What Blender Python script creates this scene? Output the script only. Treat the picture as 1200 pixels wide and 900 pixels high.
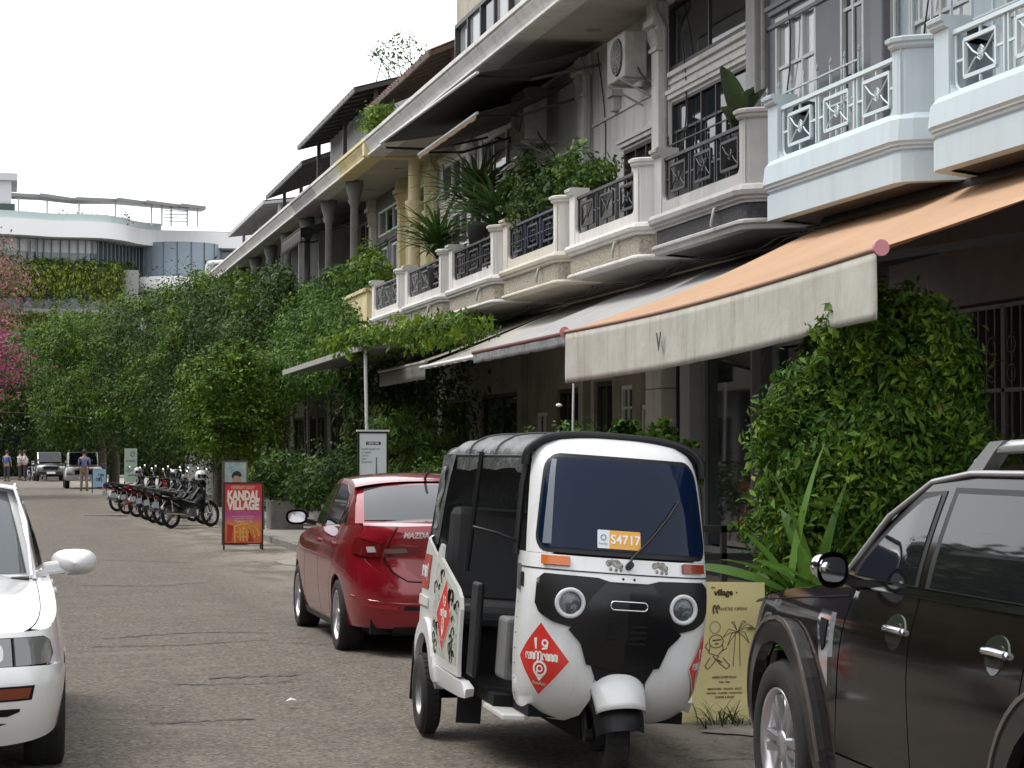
import bpy, bmesh, math, random
import numpy as np
from math import sin, cos, pi, sqrt, atan2, radians, exp
from mathutils import Vector, Matrix
random.seed(7); np.random.seed(7)
for o in list(bpy.data.objects): bpy.data.objects.remove(o)
SC = bpy.context.scene; COL = SC.collection
# ---------------------------------------------------------------- camera, sky, sun, exposure
YAW = math.atan(597/2500); PITCH = math.atan(80/2500)
cam = bpy.data.cameras.new('camera'); cam.lens = 75; cam.sensor_width = 36; cam.clip_start = .1; cam.clip_end = 3000
co = bpy.data.objects.new('camera', cam); COL.objects.link(co)
co.location = (0, 0, 1.65); co.rotation_euler = (pi/2+PITCH, 0, -YAW); SC.camera = co
SUN_EL, SUN_AZ = 58, -62           # azimuth of the sun measured from +Y towards +X
W = bpy.data.worlds.new("World"); SC.world = W; W.use_nodes = True
nt = W.node_tree; nt.nodes.clear()
sky = nt.nodes.new('ShaderNodeTexSky'); sky.sky_type = 'NISHITA'; sky.sun_disc = False
sky.sun_elevation = radians(SUN_EL); sky.sun_rotation = radians(SUN_AZ); sky.dust_density = 3.0; sky.ozone_density = 1.0
hs = nt.nodes.new('ShaderNodeHueSaturation'); hs.inputs['Saturation'].default_value = .14
mxw = nt.nodes.new('ShaderNodeMix'); mxw.data_type = 'RGBA'; mxw.inputs[0].default_value = .55
mxw.inputs['B'].default_value = (8.2, 8.4, 8.7, 1)     # the even grey-white of the cloud layer
bgn = nt.nodes.new('ShaderNodeBackground'); bgn.inputs['Strength'].default_value = .13
wo = nt.nodes.new('ShaderNodeOutputWorld')
nt.links.new(sky.outputs[0], hs.inputs['Color']); nt.links.new(hs.outputs[0], mxw.inputs['A'])
nt.links.new(mxw.outputs['Result'], bgn.inputs[0]); nt.links.new(bgn.outputs[0], wo.inputs[0])
sl = bpy.data.lights.new('sun', 'SUN'); sl.energy = 1.1; sl.angle = radians(22); sl.color = (1, .965, .91)
so = bpy.data.objects.new('sun', sl); COL.objects.link(so)
_d = Vector((sin(radians(SUN_AZ))*cos(radians(SUN_EL)), cos(radians(SUN_AZ))*cos(radians(SUN_EL)), sin(radians(SUN_EL))))
so.rotation_euler = _d.to_track_quat('Z', 'Y').to_euler()
SC.view_settings.view_transform = 'Standard'; SC.view_settings.look = 'None'
SC.view_settings.exposure = 1.0; SC.view_settings.gamma = 1
SC.render.engine = 'CYCLES'; SC.render.resolution_x = 1024; SC.render.resolution_y = 768
# ---------------------------------------------------------------- materials
_mats = {}
def mat(name, col, rough=.6, metal=0, noise=None, bump=None, coat=0, emit=None, trans=None, spec=.5, streak=None, col2=None, alpha=None, speck=None, ns=(1, 1, 1)):
    """noise=(scale, amount[, detail]) mottles the colour; streak=(scale, amount, colour) vertical run-off stains; speck=(scale, thr, colour)"""
    if name in _mats: return _mats[name]
    m = bpy.data.materials.new(name); m.use_nodes = True; t = m.node_tree; N = t.nodes; L = t.links
    b = N['Principled BSDF']; c = (*col, 1)
    b.inputs['Base Color'].default_value = c; b.inputs['Roughness'].default_value = rough; b.inputs['Metallic'].default_value = metal
    b.inputs['Specular IOR Level'].default_value = spec
    if coat: b.inputs['Coat Weight'].default_value = coat; b.inputs['Coat Roughness'].default_value = .04
    if emit: b.inputs['Emission Color'].default_value = (*emit[0], 1); b.inputs['Emission Strength'].default_value = emit[1]
    tc = N.new('ShaderNodeTexCoord'); mp = N.new('ShaderNodeMapping'); L.new(tc.outputs['Object'], mp.inputs[0]); mp.inputs['Scale'].default_value = ns
    cur = None
    def tex(scale, det=5, mapping=mp, r=.6):
        n = N.new('ShaderNodeTexNoise'); n.inputs['Scale'].default_value = scale; n.inputs['Detail'].default_value = det; n.inputs['Roughness'].default_value = r
        L.new(mapping.outputs[0], n.inputs['Vector']); return n
    def ramp(src, lo, hi):
        r = N.new('ShaderNodeMapRange'); r.inputs['From Min'].default_value = lo; r.inputs['From Max'].default_value = hi; L.new(src, r.inputs['Value']); return r
    def mix(fac, a, bcol, mode='MIX'):
        x = N.new('ShaderNodeMix'); x.data_type = 'RGBA'; x.blend_type = mode
        L.new(fac, x.inputs[0])
        if a is None: x.inputs['A'].default_value = c
        else: L.new(a, x.inputs['A'])
        x.inputs['B'].default_value = (*bcol, 1); return x.outputs['Result']
    if noise:
        n = tex(noise[0], noise[2] if len(noise) > 2 else 5); r = ramp(n.outputs['Fac'], .3, .7)
        bc = col2 if col2 else tuple(max(0, x*(1-noise[1])) for x in col)
        cur = mix(r.outputs[0], cur, bc)
    if streak:
        ms = N.new('ShaderNodeMapping'); L.new(tc.outputs['Object'], ms.inputs[0]); ms.inputs['Scale'].default_value = (1, 1, .09)
        n = tex(streak[0], 6, ms, .7); r = ramp(n.outputs['Fac'], .5, .78)
        g = N.new('ShaderNodeMath'); g.operation = 'MULTIPLY'; g.inputs[1].default_value = streak[1]; L.new(r.outputs[0], g.inputs[0])
        cur = mix(g.outputs[0], cur, streak[2])
    if speck:
        n = tex(speck[0], 4); r = ramp(n.outputs['Fac'], speck[1], speck[1]+.06)
        cur = mix(r.outputs[0], cur, speck[2])
    if cur is not None: L.new(cur, b.inputs['Base Color'])
    if bump:
        n = tex(bump[0], 6); bp = N.new('ShaderNodeBump'); bp.inputs['Strength'].default_value = bump[1]; bp.inputs['Distance'].default_value = bump[2] if len(bump) > 2 else .01
        L.new(n.outputs['Fac'], bp.inputs['Height']); L.new(bp.outputs[0], b.inputs['Normal'])
    if trans:      # thin translucent sheet (leaf, cloth)
        tr = N.new('ShaderNodeBsdfTranslucent'); ms = N.new('ShaderNodeMixShader'); ms.inputs[0].default_value = trans
        if cur is not None: L.new(cur, tr.inputs[0])
        else: tr.inputs[0].default_value = c
        L.new(b.outputs[0], ms.inputs[1]); L.new(tr.outputs[0], ms.inputs[2]); L.new(ms.outputs[0], N['Material Output'].inputs[0])
    _mats[name] = m; return m
def glass(name, tint=(.03, .035, .04), through=.25, rough=.03, ior=1.5, tcol=(.62, .68, .72)):
    """window pane: mirror of the surroundings by Fresnel over a dark body, part of it see-through"""
    if name in _mats: return _mats[name]
    m = bpy.data.materials.new(name); m.use_nodes = True; t = m.node_tree; N = t.nodes; L = t.links
    b = N['Principled BSDF']; b.inputs['Base Color'].default_value = (*tint, 1); b.inputs['Roughness'].default_value = rough
    b.inputs['IOR'].default_value = ior; b.inputs['Specular IOR Level'].default_value = .8
    tr = N.new('ShaderNodeBsdfTransparent'); tr.inputs[0].default_value = (*tcol, 1)
    ms = N.new('ShaderNodeMixShader'); ms.inputs[0].default_value = through
    L.new(b.outputs[0], ms.inputs[1]); L.new(tr.outputs[0], ms.inputs[2]); L.new(ms.outputs[0], N['Material Output'].inputs[0])
    _mats[name] = m; return m
# ---------------------------------------------------------------- mesh helpers
class MB:
    def __init__(s): s.v = []; s.f = []; s.m = []; s.sm = []
    def add(s, vs, fs, mi=0, smooth=False):
        n = len(s.v); s.v += [tuple(p) for p in vs]
        for f in fs: s.f.append(tuple(i+n for i in f)); s.m.append(mi); s.sm.append(smooth)
        return s
    def box(s, a, b, mi=0):
        x0, y0, z0 = (min(a[i], b[i]) for i in range(3)); x1, y1, z1 = (max(a[i], b[i]) for i in range(3))
        return s.add([(x0, y0, z0), (x1, y0, z0), (x1, y1, z0), (x0, y1, z0), (x0, y0, z1), (x1, y0, z1), (x1, y1, z1), (x0, y1, z1)],
              [(0, 3, 2, 1), (4, 5, 6, 7), (0, 1, 5, 4), (1, 2, 6, 5), (2, 3, 7, 6), (3, 0, 4, 7)], mi)
    def bar(s, p, q, w, h=None, mi=0, up=(0, 0, 1)):
        p = Vector(p); q = Vector(q); d = (q-p).normalized(); u = Vector(up)
        if abs(d.dot(u)) > .98: u = Vector((1, 0, 0))
        r = d.cross(u).normalized(); u = r.cross(d); h = h or w
        c = [(-w/2, -h/2), (w/2, -h/2), (w/2, h/2), (-w/2, h/2)]
        vs = [e+r*a+u*b for e in (p, q) for a, b in c]
        return s.add(vs, [(0, 1, 2, 3), (7, 6, 5, 4), (0, 4, 5, 1), (1, 5, 6, 2), (2, 6, 7, 3), (3, 7, 4, 0)], mi)
    def tube(s, pts, r, n=8, mi=0, caps=True, rs=None):
        pts = [Vector(p) for p in pts]; rings = []; pu = None
        for i, p in enumerate(pts):
            d = (pts[min(i+1, len(pts)-1)]-pts[max(i-1, 0)]).normalized()
            u = pu if pu is not None else (Vector((0, 0, 1)) if abs(d.z) < .9 else Vector((1, 0, 0)))
            u = (u-d*u.dot(d)).normalized(); pu = u; w = d.cross(u); rr = rs[i] if rs else r
            rings.append([p+(u*cos(2*pi*k/n)+w*sin(2*pi*k/n))*rr for k in range(n)])
        vs = [v for g in rings for v in g]; fs = []
        for i in range(len(pts)-1):
            for k in range(n): fs.append((i*n+k, i*n+(k+1) % n, (i+1)*n+(k+1) % n, (i+1)*n+k))
        s.add(vs, fs, mi, True)
        if caps:
            s.add(rings[0], [tuple(reversed(range(n)))], mi); s.add(rings[-1], [tuple(range(n))], mi)
        return s
    def cyl(s, p, q, r, n=16, mi=0, r2=None): return s.tube([p, q], r, n, mi, True, [r, r if r2 is None else r2])
    def lathe(s, prof, c=(0, 0, 0), n=24, mi=0, axis='z', smooth=True, a0=0, a1=2*pi):
        full = abs(a1-a0-2*pi) < 1e-6; m = n if full else n+1; vs = []; fs = []
        for k in range(m):
            a = a0+(a1-a0)*k/n
            for r, h in prof:
                x, y, z = r*cos(a), r*sin(a), h
                if axis == 'x': x, y, z = h, r*cos(a), r*sin(a)
                if axis == 'y': x, y, z = r*cos(a), h, r*sin(a)
                vs.append((x+c[0], y+c[1], z+c[2]))
        P = len(prof)
        for k in range(n):
            k2 = (k+1) % m
            for i in range(P-1): fs.append((k*P+i, k2*P+i, k2*P+i+1, k*P+i+1))
        return s.add(vs, fs, mi, smooth)
    def prism(s, poly, d0, d1, plane='xy', mi=0):
        """poly in a plane, extruded between d0 and d1 along the third axis"""
        def P(a, b, d): return {'xy': (a, b, d), 'xz': (a, d, b), 'yz': (d, a, b)}[plane]
        n = len(poly); vs = [P(a, b, d0) for a, b in poly]+[P(a, b, d1) for a, b in poly]
        return s.add(vs, [tuple(range(n)), tuple(range(2*n-1, n-1, -1))]+[(i, (i+1) % n, (i+1) % n+n, i+n) for i in range(n)], mi)
    def grid(s, fn, nu, nv, mi=0, smooth=True):
        vs = [fn(i/nu, j/nv) for j in range(nv+1) for i in range(nu+1)]
        return s.add(vs, [(j*(nu+1)+i, j*(nu+1)+i+1, (j+1)*(nu+1)+i+1, (j+1)*(nu+1)+i) for j in range(nv) for i in range(nu)], mi, smooth)
    def sweep(s, path, prof, mi=0, closed_ends=True, side=1):
        """profile (out, z) carried along a plan path (x, y) with mitred corners"""
        n = len(path); P = len(prof); vs = []; fs = []
        for i in range(n):
            a = Vector(path[max(i-1, 0)]); b = Vector(path[i]); c = Vector(path[min(i+1, n-1)])
            d1 = (b-a).normalized() if i > 0 else (c-b).normalized(); d2 = (c-b).normalized() if i < n-1 else d1
            n1 = Vector((-d1.y, d1.x)); n2 = Vector((-d2.y, d2.x)); m = (n1+n2).normalized(); m = m/max(.35, m.dot(n1))*side
            for o, z in prof: vs.append((b.x+m.x*o, b.y+m.y*o, z))
        for i in range(n-1):
            for j in range(P-1): fs.append((i*P+j, (i+1)*P+j, (i+1)*P+j+1, i*P+j+1))
        if closed_ends: fs += [tuple(range(P)), tuple(range(n*P-1, (n-1)*P-1, -1))]
        return s.add(vs, fs, mi)
    def merge(s, o, M=None, mi=None):
        vs = [M @ Vector(p) for p in o.v] if M else o.v; n = len(s.v); s.v += [tuple(p) for p in vs]
        for f, m, k in zip(o.f, o.m, o.sm): s.f.append(tuple(i+n for i in f)); s.m.append(m if mi is None else mi); s.sm.append(k)
        return s
    def mesh(s, name, mats, fixn=True):
        me = bpy.data.meshes.new(name); me.from_pydata(s.v, [], s.f)
        for m in (mats if isinstance(mats, (list, tuple)) else [mats]): me.materials.append(m)
        me.polygons.foreach_set('material_index', s.m); me.polygons.foreach_set('use_smooth', s.sm)
        if fixn:
            bm = bmesh.new(); bm.from_mesh(me); bmesh.ops.recalc_face_normals(bm, faces=bm.faces); bm.to_mesh(me); bm.free()
        me.update(); return me
def link(name, me, parent=None, bev=0, auto=False):
    o = bpy.data.objects.new(name, me); COL.objects.link(o)
    if parent: o.parent = parent
    if bev:
        b = o.modifiers.new('bevel', 'BEVEL'); b.width = bev; b.segments = 2; b.limit_method = 'ANGLE'; b.angle_limit = radians(40)
    return o
SPLIT = {'window_moulding', 'folding_arm', 'post', 'shop_wall', 'step', 'door_flap', 'mudflap', 'bracket', 'end_cap', 'rafters', 'rear_leg', 'seat_base', 'roof_frame', 'frame', 'rail', 'front_fork', 'underbody', 'ornament', 'cowl_screw', 'wheel_well', 'back_wall', 'roof_gutter', 'shop_column', 'inner_wall', 'clear_side_window', 'canvas_rear', 'reflector', 'engine', 'driver_seat', 'passenger_seat', 'stair', 'post_leg', 'drawing'}
def pieces(mb, tol=.004):
    """separate shells that do not touch each other"""
    n = len(mb.v); par = list(range(n))
    def find(i):
        while par[i] != i: par[i] = par[par[i]]; i = par[i]
        return i
    for f in mb.f:
        for i in f[1:]: par[find(i)] = find(f[0])
    comp = {}
    for i in range(n): comp.setdefault(find(i), []).append(i)
    ks = list(comp); bb = {k: ([min(mb.v[i][a] for i in comp[k])-tol for a in range(3)], [max(mb.v[i][a] for i in comp[k])+tol for a in range(3)]) for k in ks}
    for i, a in enumerate(ks):
        for b in ks[i+1:]:
            if all(bb[a][0][q] <= bb[b][1][q] and bb[b][0][q] <= bb[a][1][q] for q in range(3)): par[find(a)] = find(b)
    g = {}
    for f, m, k in zip(mb.f, mb.m, mb.sm): g.setdefault(find(f[0]), []).append((f, m, k))
    out = []
    for fs in g.values():
        ids = sorted({i for f, _, _ in fs for i in f}); ix = {j: t for t, j in enumerate(ids)}
        r = MB(); r.v = [mb.v[i] for i in ids]; r.f = [tuple(ix[i] for i in f) for f, _, _ in fs]; r.m = [m for _, m, _ in fs]; r.sm = [k for _, _, k in fs]; out.append(r)
    return out
def part(name, mb, m, parent, bev=0, label=None, kind=None, fixn=True):
    if name in SPLIT and not kind:
        ps = pieces(mb)
        if 1 < len(ps) <= 40:
            for p_ in ps: o = link(name, p_.mesh(name, m, fixn), parent, bev)
            return o
    o = link(name, mb.mesh(name, m, fixn), parent, bev)
    if label: o['label'] = label
    if kind: o['kind'] = kind
    return o
def thing(name, label, cat, loc=(0, 0, 0), rz=0, group=None):
    o = bpy.data.objects.new(name, None); COL.objects.link(o); o.empty_display_size = .2
    o.location = loc; o.rotation_euler = (0, 0, rz); o['label'] = label; o['category'] = cat
    if group: o['group'] = group
    return o
def tag(o, label, cat, group=None):
    o['label'] = label; o['category'] = cat
    if group: o['group'] = group
    return o
def struct(name, mb, m, bev=0, kind='structure'):
    o = link(name, mb.mesh(name, m), None, bev); o['kind'] = kind; return o
_kids = {}
def copytree(o, parent=None, label=None, loc=None, rz=None):
    c = o.copy(); COL.objects.link(c)
    if parent: c.parent = parent
    for ch in list(o.children): copytree(ch, c)
    if label: c['label'] = label
    if loc is not None: c.location = loc
    if rz is not None: c.rotation_euler = (0, 0, rz)
    return c
def arc(cx, cy, r, a0, a1, n=6): return [(cx+r*cos(radians(a0+(a1-a0)*i/n)), cy+r*sin(radians(a0+(a1-a0)*i/n))) for i in range(n+1)]
def rrect(x0, y0, x1, y1, r, n=4):
    return arc(x1-r, y1-r, r, 0, 90, n)+arc(x0+r, y1-r, r, 90, 180, n)+arc(x0+r, y0+r, r, 180, 270, n)+arc(x1-r, y0+r, r, 270, 360, n)
def pl(tab, x):
    if x <= tab[0][0]: return tab[0][1]
    for (a, b), (c, d) in zip(tab, tab[1:]):
        if x <= c: return b+(d-b)*(x-a)/(c-a)
    return tab[-1][1]
def smooth_tab(tab, n=6):
    """Catmull-Rom through a table, for profiles without kinks"""
    out = []
    P = [tab[0]]+list(tab)+[tab[-1]]
    for i in range(1, len(P)-2):
        p0, p1, p2, p3 = P[i-1:i+3]
        for k in range(n):
            t = k/n
            out.append(tuple(.5*((2*b)+(-a+c)*t+(2*a-5*b+4*c-d)*t*t+(-a+3*b-3*c+d)*t**3) for a, b, c, d in zip(p0, p1, p2, p3)))
    out.append(tab[-1]); return out
def panel(poly, S, cell=.08, thick=.015, mi=0, mb=None, mirror=False, cell2=None):
    """poly outline in surface coordinates, cut into a fine grid and laid on surface S(a, b) -> (x, y, z), with a rim turned inwards"""
    mb = mb or MB()
    bm = bmesh.new(); vs = [bm.verts.new((a, b, 0)) for a, b in poly]; bm.faces.new(vs)
    c2 = cell2 or cell
    for ax, c in ((0, cell), (1, c2)):
        lo = min(p[ax] for p in poly); hi = max(p[ax] for p in poly); n = int((hi-lo)/c)+1
        for k in range(1, n):
            q = lo+(hi-lo)*k/n; co_ = [0, 0, 0]; no = [0, 0, 0]; co_[ax] = q; no[ax] = 1
            bmesh.ops.bisect_plane(bm, geom=bm.verts[:]+bm.edges[:]+bm.faces[:], plane_co=co_, plane_no=no)
    bmesh.ops.triangulate(bm, faces=[f for f in bm.faces if len(f.verts) > 4])
    bm.verts.ensure_lookup_table()
    uv = [(v.co.x, v.co.y) for v in bm.verts]; fs = [tuple(v.index for v in f.verts) for f in bm.faces]
    bm.verts.index_update(); fs = [tuple(v.index for v in f.verts) for f in bm.faces]
    be = [(e.verts[0].index, e.verts[1].index) for e in bm.edges if len(e.link_faces) == 1]; bm.free()
    P = [Vector(S(a, b)) for a, b in uv]; h = 1e-3; thick = thick*getattr(S, 'sgn', 1)
    need = {i for e in be for i in e}; N = {}
    for i in need:
        a, b = uv[i]; du = Vector(S(a+h, b))-Vector(S(a-h, b)); dv = Vector(S(a, b+h))-Vector(S(a, b-h)); n = du.cross(dv)
        N[i] = n.normalized() if n.length > 1e-12 else Vector((0, 0, 0))
    for sgn in ((1, -1) if mirror else (1,)):
        Q = [(p.x, p.y*sgn, p.z) for p in P]
        mb.add(Q, fs if sgn > 0 else [tuple(reversed(f)) for f in fs], mi, True)
        if thick:
            ids = sorted(need); ix = {j: k for k, j in enumerate(ids)}; n = len(ids)
            inn = [P[j]-N[j]*thick for j in ids]
            V = [Q[j] for j in ids]+[(p.x, p.y*sgn, p.z) for p in inn]
            mb.add(V, [(ix[a], ix[b], ix[b]+n, ix[a]+n) for a, b in be], mi, False)
    return mb
def text_mb(s, size, bold=0, spacing=1, depth=.002, align='CENTER', shear=0):
    cu = bpy.data.curves.new('t', 'FONT'); cu.body = s; cu.size = size; cu.align_x = align; cu.align_y = 'CENTER'
    cu.offset = bold; cu.space_character = spacing; cu.extrude = depth/2; cu.resolution_u = 3; cu.shear = shear
    o = bpy.data.objects.new('t', cu); COL.objects.link(o)
    me = bpy.data.meshes.new_from_object(o.evaluated_get(bpy.context.evaluated_depsgraph_get()))
    mb = MB(); mb.v = [tuple(v.co) for v in me.vertices]; mb.f = [tuple(p.vertices) for p in me.polygons]; mb.m = [0]*len(mb.f); mb.sm = [False]*len(mb.f)
    bpy.data.objects.remove(o); bpy.data.curves.remove(cu); bpy.data.meshes.remove(me); return mb
def placed(mb, M): r = MB(); r.merge(mb, M); return r
def frameM(o, x, y):
    x = Vector(x).normalized(); y = Vector(y); z = x.cross(y).normalized(); y = z.cross(x)
    return Matrix(((x.x, y.x, z.x, o[0]), (x.y, y.y, z.y, o[1]), (x.z, y.z, z.z, o[2]), (0, 0, 0, 1)))
def wrapmap(mb, S):
    r = MB(); r.v = [tuple(S(*p)) for p in mb.v]; r.f = mb.f[:]; r.m = mb.m[:]; r.sm = mb.sm[:]; return r
# ================================================================ ground
asph = bpy.data.materials.new('asphalt'); asph.use_nodes = True
def asphalt_nodes(m):
    t = m.node_tree; N = t.nodes; L = t.links; b = N['Principled BSDF']; b.inputs['Roughness'].default_value = .88; b.inputs['Specular IOR Level'].default_value = .3
    tc = N.new('ShaderNodeTexCoord')
    def noise(s, d=4, sc=(1, 1, 1)):
        mp = N.new('ShaderNodeMapping'); mp.inputs['Scale'].default_value = sc; L.new(tc.outputs['Object'], mp.inputs[0])
        n = N.new('ShaderNodeTexNoise'); n.inputs['Scale'].default_value = s; n.inputs['Detail'].default_value = d; n.inputs['Roughness'].default_value = .65; L.new(mp.outputs[0], n.inputs['Vector']); return n.outputs['Fac']
    def rng(src, a, b_, c=0, d=1): r = N.new('ShaderNodeMapRange'); r.inputs['From Min'].default_value = a; r.inputs['From Max'].default_value = b_; r.inputs['To Min'].default_value = c; r.inputs['To Max'].default_value = d; L.new(src, r.inputs['Value']); return r.outputs[0]
    def mixc(f, A, B, mode='MIX'):
        x = N.new('ShaderNodeMix'); x.data_type = 'RGBA'; x.blend_type = mode
        if isinstance(f, float): x.inputs[0].default_value = f
        else: L.new(f, x.inputs[0])
        for k, v in (('A', A), ('B', B)):
            if isinstance(v, tuple): x.inputs[k].default_value = (*v, 1)
            else: L.new(v, x.inputs[k])
        return x.outputs['Result']
    def mul(a, b_): x = N.new('ShaderNodeMath'); x.operation = 'MULTIPLY'; L.new(a, x.inputs[0]); L.new(b_, x.inputs[1]); return x.outputs[0]
    c = mixc(rng(noise(.55, 6), .3, .7), (.158, .133, .104), (.104, .090, .074))
    c = mixc(rng(noise(3.5, 5, (.6, 1.6, 1)), .38, .68), c, (.165, .142, .115))
    c = mixc(rng(noise(1.6, 5, (1.2, .07, 1)), .50, .68, 0, .45), c, (.092, .082, .070)); c = mixc(rng(noise(2.3, 5, (.9, 1.2, 1)), .66, .70, 0, .5), c, (.05, .045, .04))
    c = mixc(rng(noise(11, 6), .52, .72, 0, .55), c, (.060, .053, .046))
    vo = N.new('ShaderNodeTexVoronoi'); vo.inputs['Scale'].default_value = 46; L.new(tc.outputs['Object'], vo.inputs['Vector']); sp = N.new('ShaderNodeSeparateColor'); L.new(vo.outputs['Color'], sp.inputs[0])
    c = mixc(rng(sp.outputs[0], .76, .84, 0, .6), c, (.25, .22, .185)); c = mixc(rng(sp.outputs[1], .68, .76, 0, .6), c, (.050, .045, .040))
    sx = N.new('ShaderNodeSeparateXYZ'); L.new(tc.outputs['Object'], sx.inputs[0])
    dust = mul(rng(sx.outputs['X'], 2.6, 4.5), rng(noise(1.1, 7, (1.3, .5, 1)), .42, .56)); c = mixc(dust, c, (.29, .255, .21))
    worn = rng(noise(.8, 8, (.5, 1.5, 1)), .60, .70, 0, .5); c = mixc(worn, c, (.24, .21, .175))
    L.new(c, b.inputs['Base Color'])
    h = N.new('ShaderNodeMath'); h.operation = 'ADD'; L.new(noise(60, 5), h.inputs[0]); L.new(noise(9, 5), h.inputs[1])
    bp = N.new('ShaderNodeBump'); bp.inputs['Strength'].default_value = .8; bp.inputs['Distance'].default_value = .02; L.new(h.outputs[0], bp.inputs['Height']); L.new(bp.outputs[0], b.inputs['Normal'])
asphalt_nodes(asph)
conc = mat('pavement_concrete', (.27, .25, .215), .85, noise=(1.6, .3), bump=(40, .4), speck=(9, .68, (.13, .12, .11)))
curbm = mat('kerb_concrete', (.24, .22, .20), .85, noise=(5, .4), bump=(30, .4))
patchm = mat('pale_patch', (.30, .27, .23), .9, noise=(7, .35), bump=(60, .5))
crackm = mat('tar_crack', (.055, .050, .045), .9)
def road_h(x, y):   # worn, slightly uneven street
    return .012*sin(x*1.3+y*.21)+.01*sin(y*.55+1.7*x)
g = MB()
def gfn(u, v):
    x = -400+800*u; y = -60+900*v; return (x, y, -.12)
g.grid(gfn, 8, 9); struct('ground', g, mat('far_ground', (.12, .11, .095), .9, noise=(.3, .3)))
r = MB()
ys = [-14+i*.6 for i in range(70)]+[28+i*2.2 for i in range(70)]
nx = 36; vs = []
for y in ys:
    for i in range(nx+1):
        x = -6+10.75*i/nx; vs.append((x, y, road_h(x, y)*min(1, (4.9-x)*1.2)*min(1, (6.2+x))))
r.add(vs, [(j*(nx+1)+i, j*(nx+1)+i+1, (j+1)*(nx+1)+i+1, (j+1)*(nx+1)+i) for j in range(len(ys)-1) for i in range(nx)], 0, True)
struct('road', r, asph)
KX = 4.75
p = MB(); p.box((KX+.15, -14, -.1), (8.75, 182, .12)); struct('pavement', p, conc)
p = MB(); p.box((-8.6, -14, -.1), (-6.15, 182, .12)); struct('pavement', p, conc)
k = MB()
y = -14
while y < 120:
    k.box((KX, y+.008, -.1), (KX+.15, y+.992, .125+random.uniform(-.004, .004))); k.box((-6.15, y+.008, -.1), (-6.0, y+.992, .125)); y += 1.0
struct('kerb', k, curbm, bev=.012)
# worn pale apron of broken concrete beside the kerb, patches and cracks
def blob_patch(cx, cy, rx, ry, z=.008, n=22, seed=0):
    rd = random.Random(seed); ph = [rd.uniform(0, 6.28) for _ in range(4)]; m = MB(); pts = [(cx, cy, road_h(cx, cy)+z)]
    for i in range(n):
        a = 2*pi*i/n; q = 1+.22*sin(2*a+ph[0])+.16*sin(3*a+ph[1])+.1*sin(5*a+ph[2])+.08*sin(9*a+ph[3])
        x, yy = cx+rx*q*cos(a), cy+ry*q*sin(a); pts.append((x, yy, road_h(x, yy)*min(1, max(0, (4.9-x)*1.2))+z))
    m.add(pts, [(0, i+1, (i+1) % n+1) for i in range(n)]); return m
pm = MB()
for i, (cx, cy, rx, ry) in enumerate([(4.35, 12.0, .35, .4), (4.42, 32, .28, 1.5), (4.45, 27.5, .25, 1.2)]):
    pm.merge(blob_patch(cx, cy, rx, ry, .008+.0007*i, seed=i))
struct('road_patch', pm, patchm)
def crack(pts, w=.02, seed=0):
    rd = random.Random(seed); out = []
    for (a, b), (c, d) in zip(pts, pts[1:]):
        for i in range(18): t = i/18; out.append((a+(c-a)*t+rd.uniform(-.02, .02), b+(d-b)*t+rd.uniform(-.05, .05)))
    m = MB(); vs = []
    for x, y in out: ww = w*rd.uniform(.15, .75); z = road_h(x, y)+.006; vs += [(x, y-ww, z), (x, y+ww, z)]
    m.add(vs, [(2*i, 2*i+2, 2*i+3, 2*i+1) for i in range(len(out)-1)]); return m
cm = MB()
for i, (pts, w) in enumerate([([(.85, 19.4), (1.7, 19.6), (2.4, 19.3)], .035), ([(.7, 18.7), (1.6, 18.5), (2.3, 18.6)], .03), ([(.9, 27), (1.9, 26.6), (2.6, 27.2)], .05), ([(2.4, 18.3), (2.7, 17.9)], .03), ([(1.5, 15.9), (2.2, 15.8)], .05), ([(1.2, 15.5), (2.1, 15.4)], .03), ([(3.6, 10.9), (4.7, 10.6)], .015), ([(1.3, 33), (2.9, 32.4)], .06), ([(.9, 13.2), (1.6, 13.4)], .03)]):
    cm.merge(crack(pts, w, i))
struct('road_crack', cm, crackm)
# ================================================================ shophouse row
XF, XW, ZB, ZE = 7.2, 8.6, 3.88, 7.64
BD = [8.5, 12.25, 16.0, 19.8, 23.5, 27.25, 31.05, 35.0, 39.0, 42.6, 46.3, 50.1, 53.9, 57.7, 61.5, 65.3, 69.1, 72.9, 76.7]
white = mat('white_render', (.64, .62, .59), .8, noise=(1.3, .16), streak=(5, .55, (.17, .155, .135)), speck=(2.2, .72, (.30, .28, .25)), bump=(20, .15))
creamw = mat('cream_render', (.58, .54, .45), .8, noise=(1.3, .18), streak=(5, .42, (.22, .19, .15)), bump=(20, .15))
lblue = mat('light_blue_paint', (.455, .535, .575), .6, noise=(.9, .09), streak=(5, .34, (.30, .33, .34)), bump=(14, .08))
slate = mat('slate_paint', (.185, .19, .21), .6, noise=(2, .12))
yellow = mat('yellow_render', (.66, .56, .32), .8, noise=(1.6, .2), streak=(5, .45, (.25, .20, .12)))
greyw = mat('grey_render', (.42, .41, .40), .85, noise=(2.2, .25), streak=(6, .5, (.17, .16, .16)), bump=(20, .2))
ornam = mat('ornament_plaster', (.46, .41, .33), .9, noise=(30, .55, 6), bump=(26, 1.0, .03))
darkorn = mat('dark_plaster_band', (.055, .055, .06), .9, noise=(30, .5), bump=(26, 1.0, .03))
soffit = mat('soffit_render', (.40, .37, .33), .85, noise=(1.2, .2), streak=(3, .3, (.2, .18, .15)))
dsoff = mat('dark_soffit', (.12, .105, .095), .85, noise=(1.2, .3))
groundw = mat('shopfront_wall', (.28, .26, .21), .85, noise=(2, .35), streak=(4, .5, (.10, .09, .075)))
dkwall = mat('dark_shopfront', (.045, .042, .042), .8, noise=(2, .3))
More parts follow.
